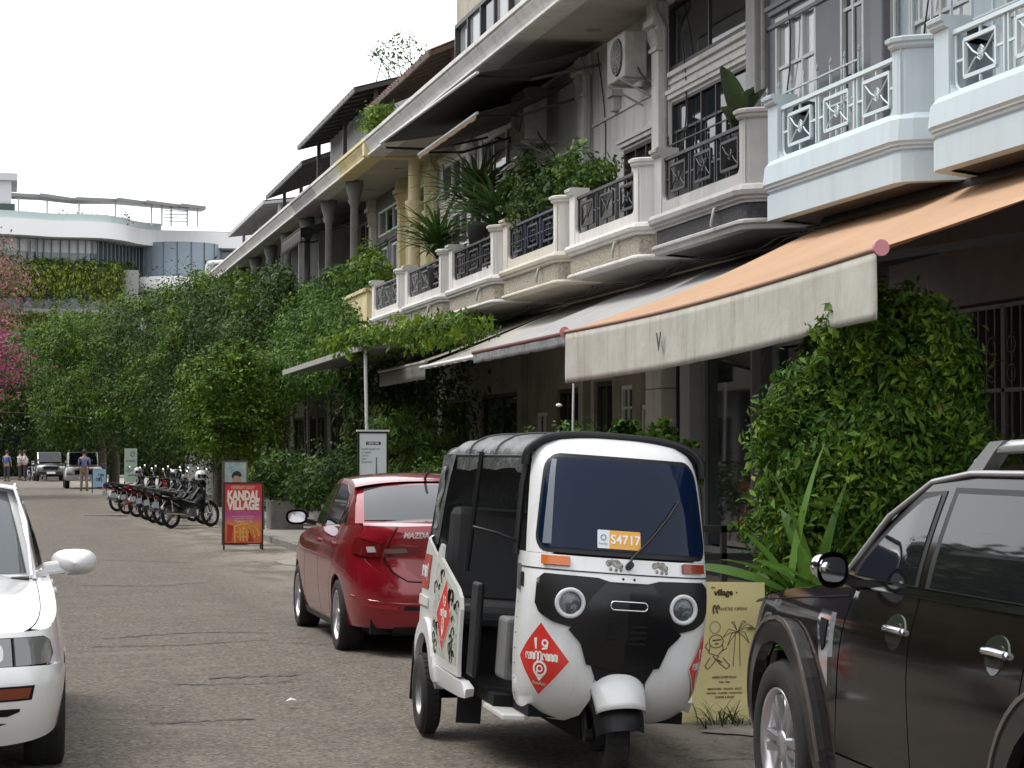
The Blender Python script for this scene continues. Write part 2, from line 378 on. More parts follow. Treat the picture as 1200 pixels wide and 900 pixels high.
wframe = mat('white_frame', (.62, .63, .62), .5, noise=(3, .1))
dframe = mat('dark_frame', (.03, .028, .026), .5)
dwood = mat('dark_wood', (.05, .035, .028), .6, noise=(4, .4), ns=(1, 1, .2))
gl = glass('window_glass', (.02, .025, .028), .12)
glb = glass('sky_bright_glass', (.40, .42, .42), .05)  # pale curtain and reflected sky put into the pane body colour
iron_k = mat('black_iron', (.018, .018, .022), .5)
iron_n = mat('navy_iron', (.018, .02, .045), .5)
iron_w = mat('pale_iron', (.52, .60, .62), .5)
iron_g = mat('grey_iron', (.13, .135, .14), .6, noise=(8, .3))
steel = mat('steel', (.5, .5, .5), .35, metal=1)
def hole_wall(mb, X0, X1, s0, s1, z0, z1, ops, mi=0):
    ss = sorted({s0, s1, *[q for o in ops for q in o[:2] if s0 < q < s1]}); zs = sorted({z0, z1, *[q for o in ops for q in o[2:4] if z0 < q < z1]})
    for a, b in zip(ss, ss[1:]):
        for c, d in zip(zs, zs[1:]):
            m, n = (a+b)/2, (c+d)/2
            if not any(o[0] < m < o[1] and o[2] < n < o[3] for o in ops): mb.box((X0, a, c), (X1, b, d), mi)
    return mb
def window(par, X, a, b, c, d, cols=2, rows=1, fm=None, gm=None, fw=.05, name='window', rowfr=None):
    m = MB(); f = fw
    m.box((X-.03, a, c), (X+.05, b, c+f)).box((X-.03, a, d-f), (X+.05, b, d)).box((X-.03, a, c+f), (X+.05, a+f, d-f)).box((X-.03, b-f, c+f), (X+.05, b, d-f))
    sc = [a+f+(b-a-2*f)*i/cols for i in range(cols+1)]; sr = [c+f+(d-c-2*f)*(rowfr[i] if rowfr else i/rows) for i in range(rows+1)]
    for s in sc[1:-1]: m.box((X-.02, s-f*.4, c+f), (X+.04, s+f*.4, d-f))
    for z in sr[1:-1]: m.box((X-.014, a+f, z-f*.35), (X+.034, b-f, z+f*.35))
    w = part(name, m, fm or wframe, par)
    for i in range(cols):
        for j in range(rows):
            g_ = MB(); x0, x1, y0, y1 = sc[i]+f*.4, sc[i+1]-f*.4, sr[j]+f*.3, sr[j+1]-f*.3
            t = random.uniform(-.012, .012); g_.add([(X+.012+t, x0, y0), (X+.012-t, x1, y0), (X+.012-t, x1, y1), (X+.012+t, x0, y1)], [(0, 1, 2, 3)])
            part('pane', g_, gm or gl, w)
    return w
def upath(b0, b1, dx=0.):
    n = []
    n.append((XF+.52+dx, b0+.03)); n.append((XF+.10, b0+.27)); n.append((XF+.025, b0+.335)); n.append((XF, b0+.42))
    n.append((XF, b1-.42)); n.append((XF+.025, b1-.335)); n.append((XF+.10, b1-.27)); n.append((XF+.52+dx, b1-.03)); return n
FAS = {
 'blue': [('m', [(-.1, 4.46), (.0, 4.46), (.055, 4.40), (.075, 4.22), (.055, 4.20), (.055, 4.185), (.035, 4.18), (.035, 4.155), (.012, 4.145), (.012, 4.125), (.03, 4.12), (.03, 3.88), (-.1, 3.88)])],
 'dark': [('m', [(-.1, 4.34), (.01, 4.34), (.075, 4.315), (.1, 4.27), (.085, 4.225), (.05, 4.21), (.05, 4.185), (.02, 4.175), (.02, 4.15), (-.1, 4.15)]), ('o', [(-.1, 4.15), (.0, 4.149), (.0, 3.985), (-.1, 3.985)]), ('m', [(-.1, 3.984), (.03, 3.984), (.06, 3.965), (.06, 3.94), (.03, 3.925), (.02, 3.88), (-.1, 3.88)])],
 'orn': [('m', [(-.1, 4.34), (.01, 4.34), (.07, 4.32), (.09, 4.28), (.075, 4.24), (.045, 4.225), (.045, 4.2), (.02, 4.19), (-.1, 4.19)]), ('o', [(-.1, 4.19), (.005, 4.189), (.005, 3.96), (-.1, 3.96)]), ('m', [(-.1, 3.959), (.025, 3.959), (.05, 3.94), (.05, 3.92), (.0, 3.9), (-.1, 3.9)])]}
def railing(par, s0, s1, m, motif, X=XF+.05, z0=4.47, z1=4.94):
    r = MB(); R = .10
    r.bar((X, s0, z1), (X, s1, z1), .055, .035)
    # lower bar with rounded corners follows the U of the parapet
    pts = [(X, s0+.015, z1)]+[(X, s0+.015+R-R*cos(t*pi/2/5), z0+R-R*sin(t*pi/2/5)) for t in range(6)]+[(X, s1-.015-R+R*sin(t*pi/2/5), z0+R-R*cos(t*pi/2/5)) for t in range(6)]+[(X, s1-.015, z1)]
    r.tube(pts, .016, 4)
    w = (s1-s0)/3
    for i in (1, 2):
        for q in (-.035, .035): r.bar((X, s0+w*i+q, z0), (X, s0+w*i+q, z1), .022, .022)
    ro = part('railing', r, m, par)
    for i in range(3):
        c = s0+w*(i+.5); hw, hh = w*.5-.17, .145; zc = (z0+z1)/2; q = MB()
        for (a, b, e, f) in [(-hw, -hh, hw, -hh), (hw, -hh, hw, hh), (hw, hh, -hw, hh), (-hw, hh, -hw, -hh)]: q.bar((X, c+a, zc+b), (X, c+e, zc+f), .028, .03)
        for (a, b, e, f) in [(0, -hh, 0, z0-zc), (0, hh, 0, z1-zc), (-hw, 0, -w*.5+.03, 0), (hw, 0, w*.5-.03, 0)]: q.bar((X, c+a, zc+b), (X, c+e, zc+f), .02, .02)
        if motif != 'plain':
            for sx in (-1, 1):
                q.tube([(X, c+sx*hw, zc+hh*.95), (X-.005, c+sx*hw*.45, zc+hh*.22), (X, c+sx*hw*.12, zc-.01)], .009, 4)
                q.tube([(X, c+sx*hw, zc-hh*.95), (X-.005, c+sx*hw*.5, zc-hh*.4), (X, c+sx*hw*.3, zc-.02)], .009, 4)
            pts = [(X, c+.035*t*cos(t*5), zc+.035*t*sin(t*5)) for t in [k_*.2 for k_ in range(10)]]
            q.tube(pts, .008, 4); q.tube([(x_, 2*c-y_, 2*zc-z_) for x_, y_, z_ in pts], .008, 4)
        else:
            q.bar((X, c-hw, zc), (X, c+hw, zc), .014, .014); q.bar((X, c, zc-hh), (X, c, zc+hh), .014, .014)
            for (a, b, e, f) in [(-hw*.5, -hh*.5, hw*.5, -hh*.5), (hw*.5, -hh*.5, hw*.5, hh*.5), (hw*.5, hh*.5, -hw*.5, hh*.5), (-hw*.5, hh*.5, -hw*.5, -hh*.5)]: q.bar((X, c+a, zc+b), (X, c+e, zc+f), .014, .014)
        part('railing_panel', q, m, ro)
def pillar(par, path, m, top=4.99):
    q = MB(); q.sweep(path, [(-.15, 4.2), (.006, 4.2), (.006, top), (-.15, top)]); o = part('pillar', q, m, par)
    c = MB(); c.sweep(path, [(-.2, top), (.02, top), (.045, top+.02), (.045, top+.045), (.07, top+.055), (.075, top+.085), (.05, top+.1), (-.2, top+.1)])
    part('cap', c, m, o)
def balcony(par, b0, b1, m, fas, om, railm, motif, pm=None):
    path = upath(b0, b1)
    fm_, fo = MB(), MB()
    for kind, prof in FAS[fas]: (fm_ if kind == 'm' else fo).sweep(path, prof)
    part('cornice', fm_, m, par)
    if fo.f: part('ornament_band', fo, om, par)
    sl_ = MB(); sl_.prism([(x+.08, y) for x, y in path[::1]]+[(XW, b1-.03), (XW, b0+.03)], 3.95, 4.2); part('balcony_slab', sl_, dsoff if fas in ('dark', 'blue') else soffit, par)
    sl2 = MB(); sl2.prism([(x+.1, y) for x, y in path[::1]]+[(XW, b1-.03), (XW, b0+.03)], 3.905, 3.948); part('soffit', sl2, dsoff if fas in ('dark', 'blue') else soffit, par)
    r0, r1 = b0+.48, b1-.62; R = .11; zb = 4.46
    poly = [(b0+.33, 4.2), (b1-.33, 4.2), (b1-.33, 4.99), (r1, 4.99)]+[(r1-R+R*cos(radians(a)), zb+R+R*sin(radians(a))) for a in (0, -22, -45, -67, -90)]+[(r0+R-R*sin(radians(90-a)), zb+R-R*cos(radians(90-a))) for a in (90, 67, 45, 22, 0)]+[(r0, 4.99), (b0+.33, 4.99)]
    w = MB(); w.prism(poly, XF+.002, XF+.13, 'yz'); part('parapet', w, m, par)
    pillar(par, [(XF, r0-.006), (XF, b0+.38), (XF+.04, b0+.31), (XF+.14, b0+.245), (XF+.52, b0+.03)][::-1], pm or m)
    pillar(par, [(XF, r1+.006), (XF, b1-.36), (XF+.03, b1-.3)], m, 4.985)
    pillar(par, [(XF+.14, b1-.245), (XF+.52, b1-.03)], m, 4.98)
    railing(par, r0, r1, railm, motif)
def eave(par, b0, b1, m, sm_=None, z=ZE):
    e = MB(); e.sweep([(XF, b0), (XF, b1)], [(-.3, z), (.02, z), (.05, z+.015), (.05, z+.05), (.0, z+.07), (.0, z+.10), (.03, z+.16), (.10, z+.26), (.10, z+.285), (.14, z+.30), (.14, z+.35), (.10, z+.365), (.10, z+.40), (-.3, z+.41)])
    part('eave_moulding', e, m, par)
    c = MB(); c.box((XF+.29, b0, z+.03), (15.0, b1, z+.4)); part('ceiling_slab', c, sm_ or soffit, par)
    q = MB(); q.lathe([(0, z+.02), (.10, z+.02), (.12, z+.04), (.12, z+.05)], (XF+.95, (b0+b1)/2, 0), 16); part('ceiling_lamp', q, mat('grey_lamp', (.2, .19, .18), .5), par)
def capital(par, x, s, m, w=.30, z0=4.2, z1=ZE):
    q = MB(); q.box((x, s-w/2, z0), (x+.3, s+w/2, z1-.62)); q.box((x-.03, s-w/2-.03, z0), (x+.3, s+w/2+.03, z0+.3))
    o = part('pilaster', q, m, par, bev=.02)
    c = MB(); z = z1-.62
    for h, e in ((.0, .03), (.05, .015), (.09, .02), (.2, .05), (.3, .075), (.36, .11)):
        pass
    c.prism(rrect(s-w/2-.03, z, s+w/2+.03, z+.05, .01, 1), x-.03, x+.3, 'yz')
    n = 5
    for i in range(n):      # two rows of leaves and the abacus
        y = s-w/2+w*(i+.5)/n
        for zz, o_ in ((z+.05, .02), (z+.17, .05)):
            c.add([(x-.0, y-w/n*.45, zz), (x-.0, y+w/n*.45, zz), (x-o_-.015, y+w/n*.3, zz+.1), (x-o_-.03, y, zz+.15), (x-o_-.015, y-w/n*.3, zz+.1)], [(0, 1, 2, 3, 4)])
    c.box((x, s-w/2, z+.05), (x+.3, s+w/2, z+.34)); c.box((x-.09, s-w/2-.08, z+.34), (x+.3, s+w/2+.08, z+.43)); c.box((x-.05, s-w/2-.04, z+.43), (x+.3, s+w/2+.04, z1+.03))
    part('capital', c, m, o)
def grille(par, X, a, b, c, d, m, n=4, name='grille', r=.012, spikes=True):
    q = MB()
    for i in range(n+1):
        s = a+(b-a)*i/n; q.bar((X, s, c), (X, s, d), r*2, r*2)
        if spikes: q.lathe([(0, d+.09), (.02, d+.03), (.0, d)], (X, s, 0), 6)
    for z in (c+.08, (c+d)/2, d-.08): q.bar((X-.01, a, z), (X-.01, b, z), r*1.6, r*1.6)
    return part(name, q, m, par)
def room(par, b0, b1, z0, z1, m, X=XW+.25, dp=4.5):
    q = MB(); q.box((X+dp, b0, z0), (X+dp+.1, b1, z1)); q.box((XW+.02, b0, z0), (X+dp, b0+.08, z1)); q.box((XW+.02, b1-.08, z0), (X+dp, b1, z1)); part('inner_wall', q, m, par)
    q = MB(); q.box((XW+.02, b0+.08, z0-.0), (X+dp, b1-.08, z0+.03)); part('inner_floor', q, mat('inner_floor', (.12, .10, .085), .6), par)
shadew = mat('shaded_weathered_wall', (.17, .165, .155), .85, noise=(2, .4), streak=(5, .5, (.07, .065, .06))); inner = mat('inner_wall', (.12, .11, .10), .8); innerw = mat('inner_wall_pale', (.3, .3, .3), .8)  # shadew: gallery and tree shade put into the stained wall colour
# ---- labels: each unit told apart by what the photograph shows on it
UL = [
 ('light blue shophouse at the right edge of the photo, only a sliver of balcony seen', 'lblue'),
 ('light blue shophouse nearest the camera, its balcony cut by the right edge of the photo', 'lblue'),
 ('light blue balcony shophouse above the middle of the orange awning, next to the grey pillar', 'lblue'),
 ('shophouse with stained grey balcony pillar, black railing and dark band under the cornice', 'grey'),
 ('white shophouse with black bow motif railing and a black framed transom window above', 'white'),
 ('white shophouse with navy railing and ornamented cornice under the dark upper awnings', 'white'),
 ('white shophouse with black railing half hidden behind hanging balcony plants', 'white'),
 ('white shophouse with grey lattice railing next to the two plain railings', 'white'),
 ('farthest white shophouse with grey lattice railing, just before the yellow parapet', 'white'),
 ('yellow shophouse with plain yellow parapet block and yellow beam under its eave', 'yellow'),
 ('cream shophouse with open upper gallery just beyond the yellow one', 'cream'),
 ('grey shophouse with shaded upper gallery behind the tree tops, third beyond the yellow parapet', 'grey'),
 ('grey shophouse with shaded gallery behind the tree tops, fourth beyond the yellow parapet', 'grey'),
 ('pale shophouse with shaded gallery behind the tree tops, fifth beyond the yellow parapet', 'white'),
 ('pale shophouse above the dark tree crown, sixth beyond the yellow parapet', 'white'),
 ('pale shophouse above the dark tree crown, seventh beyond the yellow parapet', 'cream'),
 ('pale shophouse, second last of the long row before the red tiled roof', 'white'),
 ('pale shophouse with white drainpipe, last of the long row before the red tiled roof', 'white')]
MM = {'lblue': lblue, 'grey': greyw, 'white': white, 'yellow': yellow, 'cream': creamw}
units = []
for k in range(len(UL)):
    b0, b1 = BD[k], BD[k+1]; lab, st = UL[k]; m = MM[st]
    u = thing('shophouse', lab, 'shophouse', (0, 0, 0)); units.append(u)
    near = k < 9
    # upper wall
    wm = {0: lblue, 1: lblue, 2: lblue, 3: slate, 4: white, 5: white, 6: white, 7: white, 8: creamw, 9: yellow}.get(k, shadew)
    w = MB(); ops = []
    if k in (1, 2): ops = [(b0+.35, b0+1.25, 4.25, 6.75), (b0+1.9, b0+3.3, 4.9, 6.75)]
    elif k == 3: ops = [(b0+.62, b0+1.25, 4.25, 6.75), (b0+1.95, b0+3.2, 4.95, 6.62), (b0+.5, b1-.45, 6.98, 7.5)]
    elif k == 4: ops = [(b0+.45, b1-.35, 4.9, 6.28), (b0+.28, b1-.22, 6.7, 7.6)]
    elif k == 5: ops = [(b0+.3, b0+1.9, 4.3, 5.95)]
    elif k == 6: ops = [(b0+.5, b0+1.5, 4.3, 6.2), (b0+2.1, b1-.5, 5.0, 6.4)]
    elif k >= 9: ops = [(b0+.5, b0+1.5, 4.25, 6.4), (b0+2.1, b1-.5, 5.0, 6.4), (b0+.5, b1-.5, 6.7, 7.3)]
    else: ops = [(b0+.5, b1-.5, 5.0, 6.35), (b0+.5, b1-.5, 6.65, 7.4)]
    hole_wall(w, XW, XW+.18, b0, b1, 4.2, ZE+.03, ops); part('upper_wall', w, wm, u)
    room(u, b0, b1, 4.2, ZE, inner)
    part('party_wall', MB().box((XW+.18, b0-.06, 0), (15, b0+.06, ZE)), groundw, u)
    part('back_wall', MB().box((14.9, b0+.06, 0), (15, b1-.06, ZE)), groundw, u)
    for i, (a, b, c, d) in enumerate(ops):
        fm_ = dframe if k == 4 or (k in (5, 6)) else wframe
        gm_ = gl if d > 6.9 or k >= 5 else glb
        if k == 4 and i == 0: window(u, XW+.03, a, b, c, d, 5, 2, dframe, gl, .045, rowfr=[0, .72, 1])
        elif k == 4: window(u, XW+.03, a, b, c, d, 2, 1, dframe, gl, .06)
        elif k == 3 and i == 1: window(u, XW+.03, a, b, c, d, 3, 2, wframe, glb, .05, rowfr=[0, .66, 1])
        elif k == 3 and i == 0: window(u, XW+.03, a, b, c, d, 2, 2, wframe, gl, .05, rowfr=[0, .84, 1])
        elif k == 3: window(u, XW+.03, a, b, c, d, 3, 1, dframe, gl, .05)
        elif k == 5: window(u, XW+.03, a, b, c, d, 3, 2, dwood, gl, .06, rowfr=[0, .7, 1])
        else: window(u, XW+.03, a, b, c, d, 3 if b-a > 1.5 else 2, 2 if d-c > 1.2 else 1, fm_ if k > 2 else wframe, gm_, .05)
    # mouldings over the openings
    mo = MB()
    for (a, b, c, d) in ops[:2]:
        mo.box((XW-.05, a-.1, d+.04), (XW, b+.1, d+.1)); mo.box((XW-.08, a-.14, d+.1), (XW, b+.14, d+.15))
        mo.box((XW-.05, a-.06, c-.08), (XW, b+.06, c-.02))
    mo.box((XW-.03, b0+.2, 6.52), (XW, b1-.2, 6.56))
    part('window_moulding', mo, wm, u)
    capital(u, XW-.13, b1, {2: slate, 3: greyw, 9: yellow, 8: yellow}.get(k, m if k > 1 else lblue))
    if k in (3, 4): grille(u, XW-.10, b0+.5, b1-.5, 4.85, 5.75, iron_w if k == 3 else iron_k, 7)
    if k in (1, 2): grille(u, XW-.10, b0+.4, b1-.4, 4.8, 6.3, iron_w, 7)
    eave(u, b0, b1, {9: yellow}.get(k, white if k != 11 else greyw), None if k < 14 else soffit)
    # balcony
    if k < 9:
        if k < 3: balcony(u, b0, b1, lblue, 'blue', None, iron_w, 'bow')
        elif k == 3: balcony(u, b0, b1, greyw, 'dark', darkorn, iron_k, 'bow', greyw)
        else: balcony(u, b0, b1, white if k != 5 else creamw, 'orn', ornam, {4: iron_k, 5: iron_n, 6: iron_k, 7: iron_g, 8: iron_g}[k], {4: 'bow', 5: 'plain', 6: 'plain', 7: 'bow', 8: 'bow'}[k], white)
    else:
        path = [(XF+.5, b0+.03), (XF, b0+.3), (XF, b1-.3), (XF+.5, b1-.03)]
        q = MB(); q.sweep(path, [(-.14, 3.9), (.05, 3.9), (.05, 4.2), (.0, 4.24), (.0, 4.9), (.05, 4.93), (.05, 5.0), (-.14, 5.0)]); part('parapet', q, m, u)
        q = MB(); q.prism([(x+.1, y) for x, y in path]+[(XW, b1-.03), (XW, b0+.03)], 3.95, 4.2); part('balcony_slab', q, soffit, u)
        if k >= 10:
            for s in (b0+.35,):
                q = MB(); q.lathe([(.11, 5.0), (.10, 5.1), (.09, 7.1), (.15, 7.2), (.12, 7.25), (.2, 7.5), (.2, ZE+.02)], (XF+.35, s, 0), 12); part('column', q, shadew, u)
            if k > 10: part('gallery_wall', MB().box((XF+.6, b1-.1, 4.2), (XW, b1+.02, ZE)), greyw, u)
    if k == 9:
        q = MB(); q.sweep([(XF-.02, b0-.07), (XF-.02, b0+.16)], [(-1.5, ZE-.02), (.04, ZE-.02), (.10, ZE+.02), (.10, ZE+.30), (.03, ZE+.36), (-1.5, ZE+.36)]); part('end_beam', q, yellow, u)
        q = MB(); q.lathe([(.13, 4.2), (.12, 6.3), (.15, 6.35), (.12, 6.45), (.2, 6.7), (.2, 6.76), (.13, 6.8), (.13, ZE)], (XW-.45, b0+.1, 0), 14); part('column', q, yellow, u)
        part('side_wall', MB().box((XW-.2, b0-.1, 4.2), (XW, b0+.4, ZE)), yellow, u)
    # ---- ground floor
    if k in (0, 1, 2):   # dark open shop behind the orange awning
        q = MB(); q.box((XW, b0, 3.0), (XW+.15, b1, 4.0)); part('lintel', q, mat('dark_lintel', (.13, .115, .105), .8, noise=(2, .3)), u)
        q = MB(); q.box((XW-.1, b1-.15, .1), (XW+.2, b1+.15, 3.0)); part('shop_column', q, mat('grey_column', (.10, .10, .105), .8, noise=(2, .3)), u)
        for i in range(3):
            s = b0+.2+i*(b1-b0-.35)/3; w_ = (b1-b0-.35)/3; q = MB(); z0, z1 = .35, 2.95
            for a, b in (((s, z0), (s+w_, z0)), ((s, z1), (s+w_, z1)), ((s, z0), (s, z1)), ((s+w_-.03, z0), (s+w_-.03, z1)), ((s, 2.2), (s+w_, 2.2)), ((s, 1.2), (s+w_, 1.2))): q.bar((XW+.02, *a), (XW+.02, *b), .035)
            for j in range(1, 7): q.bar((XW+.02, s+w_*j/7, z0), (XW+.02, s+w_*j/7, z1), .014)
            for zc in (2.6, 2.35, 1.7, .8):
                for j in range(3):
                    c0 = s+w_*(j+.5)/3; q.tube([(XW+.0, c0+.08*cos(t), zc+.08*sin(t)) for t in [x_*pi/4 for x_ in range(9)]], .007, 4, caps=False)
            part('folding_gate', q, mat('gate_iron', (.11, .10, .10), .6), u)
    elif k == 3:
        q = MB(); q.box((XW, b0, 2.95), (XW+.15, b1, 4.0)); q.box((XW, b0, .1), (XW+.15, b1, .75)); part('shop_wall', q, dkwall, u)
        window(u, XW+.05, b0+.2, b1-.3, .75, 2.95, 2, 1, mat('grey_frame', (.20, .20, .21), .5), gl, .09, 'shop_window')
        q = MB(); q.box((XW-.12, b1-.3, .1), (XW+.16, b1-.02, 2.95)); part('shop_column', q, mat('grey_column', (.10, .10, .105), .8), u)
    elif k == 4:
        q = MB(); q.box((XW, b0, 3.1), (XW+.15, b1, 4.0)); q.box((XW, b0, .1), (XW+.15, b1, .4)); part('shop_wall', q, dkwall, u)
        window(u, XW+.05, b0+.35, b1-1.55, .4, 3.1, 1, 1, mat('grey_frame', (.20, .20, .21), .5), gl, .08, 'shop_window')
        window(u, XW+.05, b1-1.1, b1-.45, .4, 3.1, 1, 1, dframe, gl, .05, 'shop_window')
        q = MB(); q.box((XW-.14, b1-1.5, .1), (XW+.16, b1-1.1, 3.1)); part('shop_column', q, mat('pale_column', (.36, .36, .37), .7, noise=(2, .2)), u)
        q = MB()
        for i in range(5): q.box((XW-.18, b1-.42, .1+i*.6), (XW+.16, b1+.28, .69+i*.6))
        part('shop_column', q, white, u, bev=.01)
    elif k in (5, 6, 7):
        opn = {5: [(b0+.6, b0+1.1, .9, 2.3), (b0+1.5, b0+2.1, 1.7, 2.6), (b0+2.5, b1-.3, .12, 2.7)], 6: [(b0+.3, b0+1.9, .12, 2.65), (b0+2.5, b0+3.2, 1.0, 2.3)], 7: [(b0+.5, b1-.5, .12, 2.7)]}[k]
        q = MB(); hole_wall(q, XW, XW+.15, b0, b1, .1, 4.0, opn); part('shop_wall', q, groundw, u)
        for (a, b, c, d) in opn:
            if d-c > 2: window(u, XW+.08, a, b, c, d, 2, 1, dwood, gl, .07, 'door')
            else: window(u, XW+.05, a, b, c, d, 2, 3, wframe, gl, .05)
        q = MB(); q.box((XW-.12, b0-.12, .1), (XW+.1, b0+.14, 3.6)); q.box((XW-.18, b0-.2, 3.4), (XW+.1, b0+.2, 3.6)); part('shop_column', q, groundw, u)
    else:
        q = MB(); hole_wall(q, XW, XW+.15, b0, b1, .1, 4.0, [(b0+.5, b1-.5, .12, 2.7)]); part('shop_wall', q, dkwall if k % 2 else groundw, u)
        window(u, XW+.08, b0+.5, b1-.5, .12, 2.7, 3, 1, dwood, gl, .07, 'door')
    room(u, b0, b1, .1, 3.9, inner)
# wall lanterns, vents on unit 5 (white with air conditioners)
q = MB(); q.box((XW-.16, 29.2, 6.75), (XW, 29.5, 6.85)); q.box((XW-.12, 29.25, 6.55), (XW, 29.45, 6.75)); part('wall_vent', q, greyw, units[5])
# ---- orange awning and the other awnings: things of their own
def cloth(fn, nu, nv, m, par, name): q = MB(); q.grid(fn, nu, nv); o = part(name, q, m, par, fixn=False); md = o.modifiers.new('solid', 'SOLIDIFY'); md.thickness = .004; return o
orange = mat('orange_canvas', (.62, .395, .245), .85, noise=(.9, .2), bump=(4, .35, .03), trans=.25, streak=(2.5, .3, (.42, .25, .15)))
valm = mat('dirty_valance', (.56, .545, .48), .85, noise=(2.4, .22), streak=(9, .8, (.30, .27, .21)), trans=.15, bump=(5, .4, .02), speck=(3, .66, (.42, .38, .30)))
maroon = mat('maroon_trim', (.12, .03, .03), .7); rustbar = mat('tan_brown_bar', (.34, .20, .13), .7)
greyaw = mat('grey_canvas', (.40, .395, .385), .85, noise=(2, .2), streak=(3, .4, (.17, .165, .16)), trans=.12)
beigeaw = mat('beige_canvas', (.46, .43, .385), .85, noise=(2, .2), streak=(3, .35, (.2, .19, .17)), trans=.12)
darkaw = mat('dark_canvas', (.060, .053, .052), .85, noise=(2, .3), trans=.05)
A_ = thing('awning', 'large orange canvas awning with a dirty pale valance lettered V, over the shop at right', 'awning')
s0, s1 = 11.9, 19.15; xf, xb, zb_ = 5.1, 7.75, 3.86
def zfront(s): return 2.87-.10*(s-s0)/(s1-s0)-.045*sin(pi*(s-s0)/(s1-s0))
def ofn(u, v):
    s = s0+(s1-s0)*u; x = xf+(xb-xf)*v; z = zfront(s)+(zb_-zfront(s))*v-.10*sin(pi*v)*(.55+.45*sin(pi*u))+.010*sin(v*7+u*26)*sin(pi*v)+.012*sin(u*11+2*v)*sin(pi*v)-.012*max(0, 1-abs((u*5) % 1-.5)*18)*sin(pi*v)
    return (x, s, z)
cloth(ofn, 60, 16, orange, A_, 'canopy')
def vfn(u, v):
    s = s0+(s1-s0)*u; z = zfront(s)-.02; h = .405+.055*(u)+0
    fold = 0
    # the near end is turned up in a diagonal fold
    t = max(0, 1-u/.12)
    x = xf-.015+.005*sin(u*60+v*3)*v+.006*sin(u*23)*v-.04*max(0, 1-abs(u-.07)/.05)*v
    if u < .11 : h -= .0
    elif u < .17: h -= .075*(.17-u)/.06*0
    return (x, s, z-h*v+.02*max(0, 1-abs(u-.12)/.05)*v)
cloth(vfn, 110, 8, valm, A_, 'valance')
q = MB(); q.tube([(xf-.01, s, zfront(s)+.0) for s in [s0-.06+(s1-s0+.1)*i/24 for i in range(25)]], .018, 8); part('front_bar', q, rustbar, A_)
q = MB(); q.cyl((xf-.01, s0-.075, zfront(s0)), (xf-.01, s0-.045, zfront(s0)), .05, 16); q.cyl((xf-.01, s1+.045, zfront(s1)), (xf-.01, s1+.065, zfront(s1)), .05, 16); part('end_cap', q, mat('pink_cap', (.55, .22, .25), .6), A_)
q = MB()
for s in (s0+.5, s1-.5): q.bar((xf+.03, s, zfront(s)-.02), (xb-.5, s+.5, 3.2), .05); q.bar((xb-.5, s+.5, 3.2), (XW, s, 3.55), .05)
part('folding_arm', q, dframe, A_)
q = MB(); q.cyl((xb-.05, s0-.05, zb_-.02), (xb-.05, s1+.05, zb_-.02), .07, 12); part('roller', q, dframe, A_)
tv = text_mb('V', .20, bold=.004, depth=.003)
part('letter', placed(tv, frameM((xf-.05, 16.15, zfront(16.15)-.25), (0, -1, 0), (0, 0, 1))), mat('letter_black', (.05, .05, .05), .7), A_)
def awning(lab, s0, s1, xf, zf, xb, zb, m, vh=.12, vm=None, trim=None, tilt=0, sag=.05, grp=None):
    a = thing('awning', lab, 'awning')
    def f1(u, v):
        z = (zf+tilt*u); return (xf+(xb-xf)*v, s0+(s1-s0)*u, z+(zb-z)*v-sag*sin(pi*v)*(.4+.6*sin(pi*u)))
    cloth(f1, 18, 8, m, a, 'canopy')
    if vh:
        def f2(u, v): return (xf-.01+.01*sin(u*40)*v, s0+(s1-s0)*u, zf+tilt*u-vh*v-.012*abs(sin(u*28))*v)
        cloth(f2, 40, 3, vm or m, a, 'valance')
    q = MB(); q.tube([(xf, s0-.04, zf), (xf, s1+.04, zf+tilt)], .025, 8); part('front_bar', q, trim or m, a)
    q = MB()
    for s in (s0+.25, s1-.25): q.bar((xf+.03, s, zf+.0), ((xf+xb)/2, s+.25, (zf+zb)/2-.22), .04); q.bar(((xf+xb)/2, s+.25, (zf+zb)/2-.22), (xb+.05, s, zb-.25), .04)
    part('folding_arm', q, dframe, a); return a
awning('grey canvas awning with maroon edge, between the orange awning and the beige one', 21.0, 26.6, 5.85, 2.92, 8.2, 3.87, greyaw, .13, mat('grey_valance', (.25, .25, .255), .85, noise=(12, .5)), maroon)
awning('beige canvas awning with white front bar, just beyond the grey awning', 26.6, 30.9, 6.0, 2.90, 8.3, 3.87, beigeaw, .03, None, wframe)
awning('short beige awning farthest along, half covered by the vine, above the dark shop doors', 31.3, 35.3, 6.15, 3.0, 8.3, 3.87, beigeaw, .25, mat('grey_green_valance', (.14, .14, .12), .85))
awning('long dark upper awning hung under the white eave over the balconies', 29.9, 37.9, 6.62, 7.12, 8.5, 7.62, darkaw, .0, None, wframe, tilt=.12, sag=.12)
awning('smaller dark upper awning below the long one, with a tan underside strip', 31.4, 36.0, 6.95, 6.78, 8.5, 7.35, darkaw, .08, mat('tan_canvas', (.42, .29, .19), .85, trans=.3), wframe, sag=.08)
awning('dark upper awning at the far end of the white houses, above the grey lattice railings', 50.6, 54.2, 6.9, 7.0, 8.5, 7.5, darkaw, .35, darkaw)
